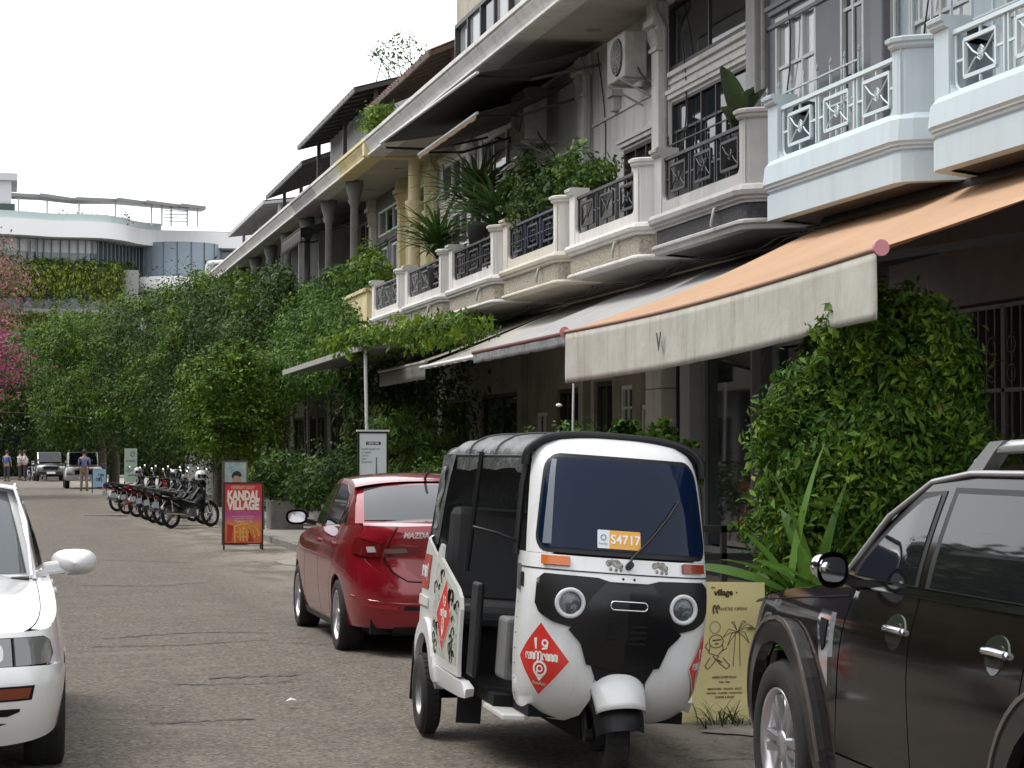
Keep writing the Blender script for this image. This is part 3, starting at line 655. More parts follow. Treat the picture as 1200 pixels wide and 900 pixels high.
# ---- pipes and cables on the fronts
pipm = mat('grey_pipe', (.34, .33, .31), .6, noise=(5, .3)); cabm = mat('black_cable', (.02, .02, .02), .6)
for k in range(1, 9):
    s = BD[k+1]-.28; u = units[k]
    part('drain_pipe', MB().tube([(XW-.06, s, 4.2), (XW-.06, s, 7.3), (XW-.2, s, 7.55), (XW-.2, s, 7.7)], .035, 8), pipm, u)
    q = MB(); q.tube([(XW-.015, s-.3-i*.02, 7.6) if i == 0 else (XW-.015-.01*sin(i), s-.3-.9*sin(i*.5)*.5, 7.6-i*.4) for i in range(7)], .009, 4); part('wall_cable', q, cabm, u)
    a, b = BD[k]+.1, BD[k+1]-.1; q = MB(); q.tube([(XF+.5+.06*sin(i*1.3+k), a+(b-a)*i/8, 3.84-.05*sin(pi*i/8)-.02*sin(i*2+k)) for i in range(9)], .014, 5); q.tube([(XF+.56+.05*sin(i*1.7+k), a+(b-a)*i/8, 3.85-.09*sin(pi*i/8)) for i in range(9)], .01, 4); part('cable_run', q, cabm, u, kind='stuff')
    if k > 2:
        sp = MB(); y0 = BD[k]+1.1; sp.tube([(XF+.02, y0, 4.2), (XF-.06, y0, 4.16), (XF-.09, y0, 4.02), (XF-.09, y0, 3.98)], .02, 6); part('spout', sp, pipm, u)
# ---- air conditioners
acm = mat('aged_white_metal', (.42, .41, .38), .6, noise=(5, .3), streak=(6, .5, (.2, .16, .12)))
def aircon(lab, X, s, z, w=.85, h=.62, d=.32):
    a = thing('air_conditioner', lab, 'air conditioner', (X, s, z), 0, 'air conditioners on the white wall')
    part('case', MB().box((0, -w/2, 0), (d, w/2, h)), acm, a, bev=.02)
    q = MB(); q.lathe([(.0, -.012), (.05, -.012), (.06, -.02), (.24, -.02), (.255, -.012), (.26, 0)], (0, -.08, h/2), 24, axis='x'); part('fan_cover', q, mat('fan_dark', (.05, .05, .05), .6), a)
    q = MB()
    for r_ in (.09, .14, .19, .24): q.tube([(-.028, -.08+r_*cos(t), h/2+r_*sin(t)) for t in [i*pi/8 for i in range(17)]], .005, 4, caps=False)
    for t in range(8): q.bar((-.03, -.08, h/2), (-.03, -.08+.25*cos(t*pi/4), h/2+.25*sin(t*pi/4)), .008)
    part('fan_grille', q, acm, a)
    q = MB()
    for s_ in (-w*.35, w*.35): q.bar((-.02, s_, -.02), (d+.25, s_, -.02), .03); q.bar((0, s_, -.03), (d+.22, s_, -.3), .025)
    part('bracket', q, acm, a)
    q = MB(); q.tube([(d*.6, -w/2, .12), (d*.6, -w/2-.08, .05), (d+.15, -w/2-.1, -.3), (d+.18, -w/2-.1, -1.4)], .014, 6); part('pipe', q, dframe, a)
aircon('stained air conditioner high on the white wall beside the nearer capital', 8.12, 27.9, 6.72)
aircon('larger air conditioner on the white wall below the dark upper awnings', 8.02, 33.2, 6.62, .9, .85, .38)
# ================================================================ rooftop level
corr = mat('corrugated_beige', (.42, .375, .31), .7, noise=(2, .25), streak=(4, .5, (.20, .15, .11)))
corrg = mat('corrugated_grey', (.10, .105, .11), .6, noise=(2, .3), streak=(3, .4, (.05, .05, .05)))
rust = mat('rusty_tile', (.20, .045, .035), .75, noise=(6, .4))
def corrugated(P0, P1, P2, n, amp=.02, mb=None):
    """sheet from P0 (corner) with ridges running along P0->P2, repeated along P0->P1"""
    P0, P1, P2 = map(Vector, (P0, P1, P2)); e = P1-P0; f = P2-P0; nn = e.cross(f).normalized(); mb = mb or MB()
    mb.grid(lambda u, v: tuple(P0+e*u+f*v+nn*amp*sin(u*n*2*pi)), n*4, 1); return mb
R1 = thing('rooftop_room', 'glazed rooftop room with dark framed panes and beige corrugated top, above the white eave', 'rooftop room')
zr = 8.06
q = MB(); corrugated((7.6, 35.9, 9.0), (7.6, 10.0, 9.0), (7.6, 35.9, 11.0), 130, .02, q); part('corrugated_cladding', q, corr, R1)
q = MB()
q.box((7.56, 10, zr-.02), (7.66, 35.9, zr+.06)); q.box((7.55, 10, 8.95), (7.66, 35.9, 9.02))
s = 35.9; panes = []
while s > 12:
    q.box((7.55, s-.07, zr+.06), (7.67, s, 8.95)); panes.append((s-1.0, s-.07)); s -= 1.0
part('frame', q, dframe, R1)
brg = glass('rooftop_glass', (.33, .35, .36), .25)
for i, (a, b) in enumerate(panes):
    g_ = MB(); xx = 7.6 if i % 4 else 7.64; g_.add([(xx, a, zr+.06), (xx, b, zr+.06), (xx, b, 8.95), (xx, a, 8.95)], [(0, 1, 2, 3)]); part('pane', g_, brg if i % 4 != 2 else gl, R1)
part('end_wall', MB().box((7.66, 35.8, zr-.02), (13, 35.9, 11)), corr, R1); part('roof', MB().box((7.3, 10, 11.0), (13, 36.0, 11.1)), corrg, R1)
def lean_roof(lab, s0, s1, xe, ze_, xb, zb, m, um, wall=None, wallx=8.3, rafters=True, tile=False, open_=False):
    r_ = thing('rooftop_shelter', lab, 'rooftop shelter')
    q = MB(); P0, P1, P2 = (xe, s1, ze_), (xe, s0, ze_), (xb, s1, zb)
    corrugated(P0, P1, P2, int((s1-s0)/.22), .03 if tile else .02, q); part('roof_sheet', q, m, r_)
    q = MB(); q.bar((xe+.02, s0, ze_-.05), (xe+.02, s1, ze_-.05), .04, .10)
    if rafters:
        n = int((s1-s0)/.7)
        for i in range(n+1):
            s = s0+.05+(s1-s0-.1)*i/n; q.bar((xe, s, ze_-.07), (xb, s, zb-.07), .05, .08)
        for t in (.3, .65, .95): q.bar((xe+(xb-xe)*t, s0, ze_-.04+(zb-ze_)*t), (xe+(xb-xe)*t, s1, ze_-.04+(zb-ze_)*t), .04, .05)
    part('rafters', q, um, r_)
    q = MB()
    for s in (s0+.3, (s0+s1)/2, s1-.3): q.bar((xe+.5, s, 8.0), (xe+.5, s, ze_+(zb-ze_)*.5/(xb-xe)), .09)
    part('post', q, um, r_)
    if wall:
        w = MB(); hole_wall(w, wallx, wallx+.12, s0+.2, s1-.2, 8.0, ze_+(zb-ze_)*(wallx-xe)/(xb-xe)-.08, [(s0+.9, s0+2.0, 8.4, 9.2)]); part('wall', w, wall, r_)
        window(r_, wallx+.03, s0+.9, s0+2.0, 8.4, 9.2, 2, 1, dframe, gl, .05)
        part('end_wall', MB().box((wallx+.12, s0+.2, 8.0), (12, s0+.3, ze_+.2)), wall, r_)
    return r_
palew = mat('pale_rendered_wall', (.45, .45, .46), .8, noise=(2, .2))
lean_roof('rooftop shelter with red tile roof and bare rafters above the yellow beam', 36.6, 43.4, 7.25, 8.72, 11.5, 10.6, rust, mat('old_timber', (.10, .075, .055), .8, noise=(5, .4)), None, tile=True)
lean_roof('rooftop shelter with grey sheet roof and small window, beyond the red tiled shelter', 43.9, 52.8, 7.1, 9.28, 11.5, 10.5, corrg, dframe, palew, 7.9)
lean_roof('rooftop shelter with dark curved sheet roof open to the sky, third along the eave', 53.4, 61, 7.3, 9.0, 10.8, 10.3, corrg, dframe)
lean_roof('rooftop balcony with pale rail and sheet roof, fourth along the eave', 62, 72, 7.35, 9.0, 10.5, 9.4, corrg, palew, palew, 8.6)
# red tile row edge and drain pipes
dr = tag(link('drainpipe', MB().tube([(XF+.1, 78.9, 5.5), (XF+.1, 78.9, 8.5), (XF+.14, 78.9, 8.62), (XF+1.0, 78.4, 8.66), (XF+1.05, 78.4, 8.9)], .09, 8).mesh('drainpipe', wframe)), 'tall white drainpipe with a bend in front of the small red tiled roof', 'drainpipe')
H = thing('tiled_house', 'house with small red tiled gable roof and white walls at the end of the row', 'house')
part('wall', MB().box((7.6, 79.5, 4.5), (14, 92, 8.0)), white, H); part('ground_floor_wall', MB().box((7.6, 79.5, 0), (14, 92, 4.49)), shadew, H)
q = MB(); corrugated((7.2, 92, 8.0), (7.2, 79.4, 8.0), (10.8, 92, 10.2), 60, .05, q); part('roof', q, mat('red_roof_tile', (.42, .075, .05), .6, noise=(3, .3)), H)
q = MB(); corrugated((14.4, 79.4, 8.0), (14.4, 92, 8.0), (10.8, 79.4, 10.2), 60, .05, q); part('roof', q, mat('red_roof_tile', (.4, .07, .05)), H)
part('gable', MB().prism([(7.4, 8.0), (14.2, 8.0), (10.8, 10.1)], 79.5, 79.6, 'xz'), white, H)
window(H, 7.55, 82, 84, 5, 6.6, 2, 1)
# wall opposite (outside the frame, it closes the street on the left)
for i in range(12):
    s = 2+i*9.0
    hh = 7.6+(i % 3)*.5
    o = thing('shophouse', 'plain shophouse across the street, outside the photo', 'shophouse', (0, 0, 0), 0, 'shophouses across the street')
    q = MB(); hole_wall(q, -8.9, -8.6, s-4.4, s+4.4, .1, hh, [(s-3.8, s-.4, .15, 2.9), (s+.4, s+3.8, .15, 2.9), (s-3.4, s-1, 4.6, 6.5), (s+1, s+3.4, 4.6, 6.5)]); part('wall', q, [groundw, dkwall, greyw][i % 3], o)
    part('interior', MB().box((-12, s-4.4, .1), (-11.8, s+4.4, hh)), dkwall, o); part('balcony', MB().box((-8.6, s-4.2, 3.7), (-7.4, s+4.2, 4.7)), groundw, o, bev=.03)
    part('roof', MB().box((-13, s-4.45, hh), (-7.2, s+4.45, hh+.3)), greyw, o)
# ================================================================ three wheeled taxi
paint_w = mat('white_paint', (.70, .71, .71), .28, noise=(3, .10), coat=.5, spec=.5, streak=(9, .30, (.42, .40, .36)), speck=(26, .74, (.40, .38, .35)))
paint_wd = mat('dusty_white_paint', (.60, .60, .575), .35, noise=(4, .14), streak=(5, .3, (.36, .33, .28)), coat=.25)
blackpl = mat('black_plastic', (.010, .010, .011), .45, noise=(8, .3), spec=.3)
blackmat = mat('black_matt', (.008, .008, .009), .8, spec=.2)
rubber = mat('tyre_rubber', (.016, .0155, .015), .85, noise=(14, .3), bump=(60, .3))
rimgrey = mat('grey_rim', (.30, .30, .31), .4, metal=.6, noise=(6, .2))
rimal = mat('alloy_rim', (.62, .62, .64), .28, metal=.85)
chrome = mat('chrome', (.82, .82, .83), .10, metal=1)
canvas = mat('black_vinyl', (.075, .08, .08), .34, noise=(3, .35), bump=(5, .8, .05))
redv = mat('red_decal', (.58, .030, .022), .4)
whitev = mat('white_decal', (.72, .70, .66), .5)
orangel = mat('orange_lens', (.50, .12, .015), .2, coat=.5)
redl = mat('red_lens', (.30, .012, .015), .15, coat=.6)
lens = mat('clear_lens', (.35, .37, .38), .08, metal=.3, coat=1)
seatm = mat('seat_vinyl', (.028, .028, .03), .5, bump=(8, .3))
TL = Vector((3.01, 12.34, .0))
T = thing('three_wheeled_taxi', 'white three wheeled taxi with black canvas roof and red diamond stickers', 'three wheeler', TL, radians(-92))
ROLL = radians(-4.3)
def tp(name, mb, m, par=None, **k):
    par = par or T
    old = set(T.children); o = part(name, mb, m, par, **k)
    if par is T:
        for q_ in set(T.children)-old: q_.rotation_euler = (ROLL, 0, 0)
    return o
_xf = smooth_tab([(.28, 1.96), (.34, 2.07), (.45, 2.16), (.75, 2.235), (.95, 2.24), (1.10, 2.19), (1.4, 2.08), (1.58, 2.00), (1.67, 1.925), (1.715, 1.82), (1.73, 1.7)])
_hw = smooth_tab([(.28, .34), (.34, .41), (.45, .452), (.75, .478), (1.1, .475), (1.45, .455), (1.6, .435), (1.67, .40), (1.715, .33), (1.73, .24)])
_ol = smooth_tab([(0, 0), (.15, -.012), (.30, -.045), (.40, -.095), (.465, -.17), (.495, -.26), (.50, -.36), (.50, -.55), (.5, -.8)], 8)   # (y, x)
_arc = [0]
for (a, b), (c, d) in zip(_ol, _ol[1:]): _arc.append(_arc[-1]+math.hypot(c-a, d-b))
def outl(a):
    A = abs(a)
    for i in range(len(_arc)-1):
        if A <= _arc[i+1] or i == len(_arc)-2:
            t = (A-_arc[i])/(_arc[i+1]-_arc[i]); return _ol[i][0]+(_ol[i+1][0]-_ol[i][0])*t, _ol[i][1]+(_ol[i+1][1]-_ol[i][1])*t
def FS(a, z, off=0):
    y, dx = outl(a); h = pl(_hw, z)/.5; x = pl(_xf, z)+dx
    x += .055*exp(-((abs(a)-.36)/.15)**2-((z-.53)/.17)**2)
    s = 1 if a >= 0 else -1
    return Vector((x, s*y*h, z))
def FO(off):
    def f(a, z):
        h = 2e-3; p = FS(a, z)
        if off == 0: return p
        n = (FS(a+h, z)-FS(a-h, z)).cross(FS(a, z+h)-FS(a, z-h))
        return p+n.normalized()*off if n.length > 0 else p
    return f
F0 = FO(0)
AE = .76
q = MB()
panel([(0, 1.122), (AE, 1.122), (AE, .36), (.70, .30), (.30, .29), (.20, .33), (.15, .42), (.14, .60), (0, .60)], F0, .035, .02, mb=q)
panel([(-a, z) for a, z in [(0, 1.122), (AE, 1.122), (AE, .36), (.70, .30), (.30, .29), (.20, .33), (.15, .42), (.14, .60), (0, .60)]][::-1], F0, .035, .02, mb=q)
tp('front_cowl', q, paint_w)
q = MB()
for s in (1, -1):
    P_ = [(s*.40, 1.124), (s*.60, 1.124), (s*.60, 1.60), (s*.54, 1.69), (s*.40, 1.722), (0, 1.727), (0, 1.56), (s*.38, 1.56)]
    panel(P_ if s > 0 else P_[::-1], F0, .035, .02, mb=q)
tp('windscreen_frame', q, paint_w)
def trap(z0, z1, a0, a1, r):
    o = []
    for x, y in rrect(-1, z0, 1, z1, r, 5):
        t = (y-z0)/(z1-z0); h = a0+(a1-a0)*t; o.append(((1 if x > 0 else -1)*(h-(1-abs(x))*1.0), y))
    return o
ws = trap(1.132, 1.625, .515, .47, .085)
q = MB(); panel(ws, FO(.004), .04, .03, mb=q); tp('rubber_seal', q, blackpl)
tg = glass('windscreen_glass', (.004, .012, .040), .34, .03, 1.30, (.35, .50, .80))
q = MB(); panel(trap(1.155, 1.603, .494, .450, .07), FO(.009), .04, 0, mb=q); wsg = tp('windscreen', q, tg)
q = MB(); panel([(-.455, 1.17), (-.405, 1.17), (-.395, 1.59), (-.425, 1.59)], FO(.011), .05, 0, mb=q); part('tint_strip', q, mat('grey_tint', (.13, .15, .17), .3), wsg)
# number card behind the glass
def onF(mb2, a, z, off, sc=1): return wrapmap(mb2, lambda x, y, w: FO(off+w*.3)(a+x*sc, z+y*sc))
def sub(mb, n=3):   # finer triangles so a decal can bend
    bm = bmesh.new(); vs = [bm.verts.new(v) for v in mb.v]
    for f in mb.f:
        try: bm.faces.new([vs[i] for i in f])
        except ValueError: pass
    bmesh.ops.triangulate(bm, faces=bm.faces[:]); bm.verts.ensure_lookup_table(); bm.verts.index_update()
    r = MB(); r.v = [tuple(v.co) for v in bm.verts]; r.f = [tuple(v.index for v in f.verts) for f in bm.faces]; r.m = [0]*len(r.f); r.sm = [False]*len(r.f); bm.free(); return r
def decal(par, name, poly, m, off=.004, cell=.03, S=None):
    q = MB(); panel(poly, (S or FO)(off), cell, .001, mb=q); return part(name, q, m, par)
cowl = [o for o in T.children if o.name.startswith('front_cowl')][0]
wf = wsg
decal(wf, 'number_card', rrect(-.165, 1.165, .065, 1.255, .004, 1), mat('amber_card', (.66, .33, .05), .6), .0125)
decal(wf, 'card_panel', rrect(-.165, 1.165, -.102, 1.255, .004, 1), mat('grey_card', (.60, .63, .66), .6), .0135)
part('card_number', onF(sub(text_mb('S4717', .062, .0015, 1.05)), -.017, 1.209, .0142), whitev, wf)
q = MB(); q.lathe([(.010, 0), (.016, 0)], (0, 0, 0), 14); part('card_mark', onF(sub(q.merge(placed(text_mb('PassApp', .014), Matrix.Translation((0, -.03, 0))))), -.134, 1.218, .0145), mat('teal_mark', (.15, .25, .24), .6), wf)
# wiper
q = MB(); b_ = [FO(.03)(a, z) for a, z in [(.0, 1.085), (.01, 1.12), (.12, 1.22), (.25, 1.36)]]; q.tube(b_, .007, 5); q.tube([FO(.02)(a, z) for a, z in [(.07, 1.17), (.18, 1.28), (.30, 1.42)]], .005, 4)
q.cyl(FO(-.01)(0, 1.085), FO(.04)(0, 1.085), .018, 12); tp('wiper', q, blackpl)
# black mask with the lamps
mk = [(0, 1.005), (.10, 1.005), (.16, 1.02), (.24, 1.022), (.44, 1.025), (.485, .995), (.49, .88), (.46, .835), (.38, .795), (.28, .775), (.225, .74), (.19, .68), (.165, .58), (.135, .52), (0, .515)]
q = MB(); panel(mk, FO(.012), .03, .03, mb=q); panel([(-a, z) for a, z in mk][::-1], FO(.012), .03, .03, mb=q); mask = tp('grille_mask', q, blackpl)
q = MB()
for s in (1, -1):
    P_ = [(s*a, z) for a, z in [(.12, 1.0), (.19, .93), (.27, .79), (.30, .765), (.235, .70), (.20, .60), (0, .57), (0, .99)]]
    panel(P_ if s > 0 else P_[::-1], FO(.018), .03, .01, mb=q)
part('grille_centre', q, mat('black_gloss_plastic', (.008, .008, .009), .22, spec=.4), mask)
q = MB(); q.tube([FO(.024)(a, z) for a, z in rrect(-.095, .875, .095, .915, .018, 3)+[(.095, .893)]], .004, 5, caps=False); part('badge_frame', q, chrome, mask)
q = MB()
for i in range(4): q.bar(FO(.02)(-.10, .80-i*.028), FO(.02)(.10, .80-i*.028), .006, .012)
part('grille_slats', q, blackmat, mask)
for s in (-1, 1):
    c = FO(.012)(s*.30, .892); n = (FO(.1)(s*.30, .892)-FO(0)(s*.30, .892)).normalized(); n = (n+Vector((1.2, 0, 0))).normalized()
    M_ = Matrix.Translation(c) @ n.to_track_quat('Z', 'Y').to_matrix().to_4x4()
    q = MB(); q.lathe([(.074, -.03), (.076, .010), (.070, .016), (.058, .014), (.054, .004)], n=28); hl = part('headlight', placed(q, M_), mat('lamp_ring', (.55, .56, .57), .3), mask)
    q = MB(); q.lathe([(.0, .018), (.03, .016), (.048, .008), (.054, .004)], n=24); part('lens', placed(q, M_), glass('lamp_glass', (.10, .11, .12), .35), hl)
    q = MB(); q.lathe([(0, .004), (.02, .006), (.028, .002)], (0, .012, 0), 12); q.lathe([(0, .004), (.018, .006), (.024, .002)], (.022, -.026, 0), 12); q.lathe([(.0, -.004), (.054, -.004)], n=20); part('reflector', placed(q, M_), chrome, hl)
# turn lamps
for s in (-1, 1):
    pr = [(s*.305, 1.068), (s*.455, 1.068), (s*.455, 1.112), (s*.305, 1.112)]
    if s < 0: pr = pr[::-1]
    q = MB(); panel(pr, FO(.018), .03, .02, mb=q); o = tp('turn_lamp', q, orangel if s < 0 else mat('dark_orange_lens', (.22, .035, .015), .25, coat=.4), bev=.004)
# seam, rivets and decals
q = MB(); panel([(-AE, 1.045), (AE, 1.045), (AE, 1.051), (-AE, 1.051)], FO(.003), .04, .001, mb=q); tp('cowl_seam', q, blackpl)
q = MB()
for i in range(9): z = .40+i*.078; c = FO(.002)(-.70, z); q.add([c+Vector(v)*.005 for v in ((1, 0, 0), (0, 0, 1), (-1, 0, 0), (0, 0, -1), (0, -1, 0))], [(0, 1, 4), (1, 2, 4), (2, 3, 4), (3, 0, 4)])
tp('rivets', q, blackpl, kind='stuff')
for s, off_ in ((-1, 0), (1, .0)):
    for dx in (-.03, .03):
        pass
q = MB()
for a in (-.03, .03): q.lathe([(0, .006), (.006, .003), (.007, 0)], FO(.0)(a, 1.025), 8, axis='x')
tp('cowl_screw', q, blackpl)
# diamond stickers: outline, digits, curly letter row, pin mark, small name
DP = Vector
def khmer(w, h, n, seed):
    """row of looped letters"""
    rd = random.Random(seed); q = MB(); x = -w/2; st = w/n
    for i in range(n):
        c = x+st*(i+.5); r = st*.36
        k = rd.choice([0, 1, 2, 3])
        if k == 0: pts = [(c-r, -h/2), (c-r, h/2), (c+r*.2, h/2), (c+r*.2, -h/2), (c+r, -h/2), (c+r, h/2)]
        elif k == 1: pts = [(c+r*cos(t), h*.5*sin(t)) for t in [j*pi/4 for j in range(7)]]
        elif k == 2: pts = [(c-r, h*.5), (c, h*.2), (c+r, h*.55), (c+r, -h*.5), (c-r, -h*.5), (c-r, 0), (c+r*.3, 0)]
        else: pts = [(c-r, -h*.5), (c-r, h*.6), (c, h*.8), (c+r, h*.5), (c+r, -h*.7), (c+r*1.3, -h*.9)]
        wd = h*.10
        for (a, b), (e, f) in zip(pts, pts[1:]):
            d = Vector((e-a, f-b)); 
            if d.length < 1e-6: continue
            d.normalize(); nn = Vector((-d.y, d.x))*wd; q.add([(a-nn.x, b-nn.y, 0), (e-nn.x, f-nn.y, 0), (e+nn.x, f+nn.y, 0), (a+nn.x, b+nn.y, 0)], [(0, 1, 2, 3)])
    return q
def ring2(r0, r1, a0=0, a1=2*pi, n=16, c=(0, 0)):
    q = MB(); vs = []
    for i in range(n+1):
        t = a0+(a1-a0)*i/n; vs += [(c[0]+r0*cos(t), c[1]+r0*sin(t), 0), (c[0]+r1*cos(t), c[1]+r1*sin(t), 0)]
    return q.add(vs, [(2*i, 2*i+1, 2*i+3, 2*i+2) for i in range(n)])
def pin(s=1):
    q = MB(); q.merge(ring2(.030*s, .042*s)); q.merge(ring2(.011*s, .019*s)); q.add([(-.036*s, -.022*s, 0), (.036*s, -.022*s, 0), (0, -.065*s, 0)], [(0, 1, 2)]); q.add([(-.019*s, 0, 0), (-.011*s, 0, 0), (-.011*s, -.03*s, 0), (-.019*s, -.03*s, 0)], [(0, 1, 2, 3)]); return q
def sticker(par, S, ca, cz, w, h, flip=False):
    """S(off) gives the surface; diamond centred on (ca, cz)"""
    q = MB(); panel([(ca, cz-h), (ca+w, cz), (ca, cz+h), (ca-w, cz)], S(.004), .025, .001, mb=q); st = part('sticker', q, redv, par)
    q = MB()
    D = [(0, -h), (w, 0), (0, h), (-w, 0)]
    for (a, b), (c, d) in zip(D, D[1:]+D[:1]):
        v = Vector((c-a, d-b)).normalized(); n = Vector((v.y, -v.x))*.005
        q.add([(a+(c-a)*t+n.x*e, b+(d-b)*t+n.y*e, 0) for t in [i/12 for i in range(13)] for e in (0, 1)], [(2*i, 2*i+2, 2*i+3, 2*i+1) for i in range(12)])
    fx = -1 if flip else 1
    def put(m_, x, y, sc=1): return wrapmap(sub(m_), lambda a, b, c: S(.0055)(ca+x+a*fx*sc, cz+y+b*sc))
    part('sticker_edge', wrapmap(q, lambda a, b, c: S(.005)(ca+a, cz+b)), whitev, st)
    k = h/.19
    part('sticker_letters', put(khmer(.20*k, .034*k, 9, 4), 0, .012*k), whitev, st)
    nine = MB(); nine.merge(ring2(.010*k, .02*k, c=(.028*k, .085*k))); nine.add([(.038*k, .085*k, 0), (.048*k, .085*k, 0), (.042*k, .055*k, 0), (.012*k, .048*k, 0), (.012*k, .058*k, 0), (.034*k, .064*k, 0)], [(0, 1, 2, 3, 4, 5)])
    nine.add([(-.03*k, .05*k, 0), (-.02*k, .05*k, 0), (-.02*k, .11*k, 0), (-.04*k, .105*k, 0), (-.03*k, .095*k, 0)], [(0, 1, 2, 3, 4)])
    part('sticker_number', put(nine, 0, 0), whitev, st)
    part('sticker_mark', put(pin(k), 0, -.050*k), whitev, st)
    part('sticker_name', put(text_mb('PassApp', .024*k, .0005), 0, -.127*k), whitev, st)
sticker(cowl, FO, -.445, .605, .155, .18)
sticker(cowl, FO, .50, .60, .12, .17)
# small silvery animal shaped ornaments
def ornament(c, seed):
    rd = random.Random(seed); q = MB()
    for (x, y, r) in [(-.03, .01, .016), (-.012, .016, .014), (.012, .010, .02), (.03, 0, .016), (-.02, -.018, .009), (.008, -.022, .009), (.034, -.022, .008)]:
        q.lathe([(0, .008), (r*.6, .006), (r, 0)], (x, y, 0), 10)
    return onF(q, c, 1.088, .004)
for c in (-.075, .175): tp('silver_ornament', ornament(c, 3), mat('silver_ornament', (.30, .28, .25), .3, metal=.8, noise=(60, .8)))
# latch and small side marker on the jamb
q = MB(); panel(rrect(-.70, .93, -.665, 1.06, .006, 1), FO(.012), .05, .015, mb=q); tp('door_hinge', q, mat('dull_metal', (.14, .14, .14), .4, metal=.6))
q = MB(); panel(rrect(-.655, .95, -.615, 1.02, .006, 1), FO(.006), .05, .01, mb=q); tp('side_marker', q, blackpl)
# front mudguard and wheel
q = MB()
def fend(u, v):
    a = radians(24+116*u); r = .36+.012*sin(pi*u)
    w = .14*(1-.10*abs(2*u-1)**2); t = (v-.5)*2; y = .03+w*sin(t*pi/2*.98); rr = r-.10*(1-cos(t*pi/2*.98))
    return (2.0+rr*cos(a)*1.0, y, .265+rr*sin(a)*.96)
q.grid(fend, 22, 14); o = part('front_mudguard', q, paint_w, T, fixn=True); o.modifiers.new('s', 'SOLIDIFY').thickness = .008
q = MB(); q.grid(lambda u, v: (fend(u*.55-.03, v)[0]-.012, fend(u*.5, v)[1]*.96, fend(u*.5, v)[2]-.05-.06*(1-u)), 14, 8); part('mudflap', q, blackpl, T)
TY = [(.12, -.048), (.165, -.058), (.205, -.055), (.225, -.040), (.232, -.02), (.2345, 0), (.232, .02), (.225, .040), (.205, .055), (.165, .058), (.12, .048)]
def wheel(par, name, c, prof, rimp, m2, lugs=None, spokes=0, mirror=1, axis='y', sp=None, tread=18):
    """tyre with blocks; the rim is its sub-part"""
    q = MB(); q.lathe(prof, c, 40, axis=axis); ro = max(p[0] for p in prof); w = max(p[1] for p in prof)
    for i in range(tread*2):
        a = 2*pi*i/(tread*2); s = (1 if i % 2 else -1)
        for e in ((-.75, -.2), (.2, .75)):
            y0, y1 = e[0]*w*.82, e[1]*w*.82; r0, r1 = ro-.006, ro+.004; da = pi/tread*.40; vs = []
            for rr, aa, yy in [(r, b, y) for y in (y0, y1) for b in (a-da, a+da) for r in (r0, r1)]: vs.append((c[0]+rr*cos(aa), c[1]+yy, c[2]+rr*sin(aa)))
            q.add(vs, [(1, 3, 7, 5), (0, 1, 5, 4), (2, 6, 7, 3), (0, 2, 3, 1), (4, 5, 7, 6)])
    t = part(name, q, rubber, par)
    q = MB(); q.lathe(rimp, c, 32, axis=axis)
    r_ = part('rim', q, m2, t)
    if sp: part('rim_spokes', sp(c, mirror), m2, t)
    return t
RP = [(.0, .03), (.03, .035), (.05, .03), (.06, .0), (.10, -.005), (.115, .02), (.13, .048), (.126, .05), (.12, .045), (.11, -.03), (.13, -.048)]
wheel(T, 'wheel', (2.0, .03, .2345), TY, RP, rimgrey)
for s in (-1, 1): wheel(T, 'wheel', (0, s*.575, .2345), TY, [(r, y*s) for r, y in RP], rimgrey)
q = MB()
for s in (-1, 1): q.tube([(2.0, s*.085, .2345), (1.93, s*.085, .40), (1.90, s*.07, .62)], .022, 8); q.cyl((2.0, s*.06, .2345), (2.0, s*.10, .2345), .035, 12)
q.cyl((1.87, 0, .5), (1.80, 0, .95), .03, 10)
for i in range(9): q.lathe([(.028, 0), (.045, .008), (.028, .016)], (1.95, .13, .30+i*.022), 12)
part('front_fork', q, blackpl, T)
part('brake_drum', MB().lathe([(0, .07), (.075, .07), (.08, .06), (.08, -.05), (0, -.05)], (2.0, 0, .2345), 20, axis='y'), blackmat, T)
# floor, sills, frame
q = MB(); q.box((-.45, -.50, .30), (1.55, .50, .36)); q.box((1.55, -.40, .30), (1.95, .40, .36)); tp('floor', q, blackmat)
q = MB(); q.box((.2, -.1, .2), (1.9, .1, .3)); q.tube([(0, -.55, .2345), (0, .55, .2345)], .03, 8); q.bar((-.2, -.42, .33), (.45, -.42, .25), .05); q.bar((-.2, .42, .33), (.45, .42, .25), .05); part('chassis', q, blackmat, T)
# rear body sides: quarter panel with wheel arch, decorated half door
_sw = smooth_tab([(.26, .585), (.36, .612), (.6, .622), (.9, .618), (1.10, .60)])
def SS(off):
    def f(x, z):
        y = pl(_sw, z)+off; fr = max(0, x-1.15)*.20; bk = max(0, -.28-x); y -= fr+bk*bk*4.0+bk*.15
        return Vector((x, -y, z))
    return f
def SL(off):
    g_ = SS(off); return lambda x, z: Vector((g_(x, z).x, -g_(x, z).y, z))
archc = [(0+.30*cos(radians(a)), .2345+.31*sin(radians(a))) for a in range(176, 2, -9)]
quarter = [(-.46, .42), (-.46, 1.06), (-.40, 1.12), (.10, 1.01), (.16, .96), (.16, .60)]+[p_ for p_ in archc if p_[0] < .16][::-1]+[(-.31, .42)]
door = [(.17, .60), (.17, 1.03), (.21, 1.08), (.27, 1.07), (.30, 1.0), (.95, .865), (1.06, .82), (1.10, .76), (1.12, .40), (.40, .40)]+[p_ for p_ in archc if p_[0] > .17 and p_[1] > .40][::-1]
sill = [(.27, .40), (1.20, .385), (1.27, .35), (1.24, .30), (.38, .285), (.30, .25)]
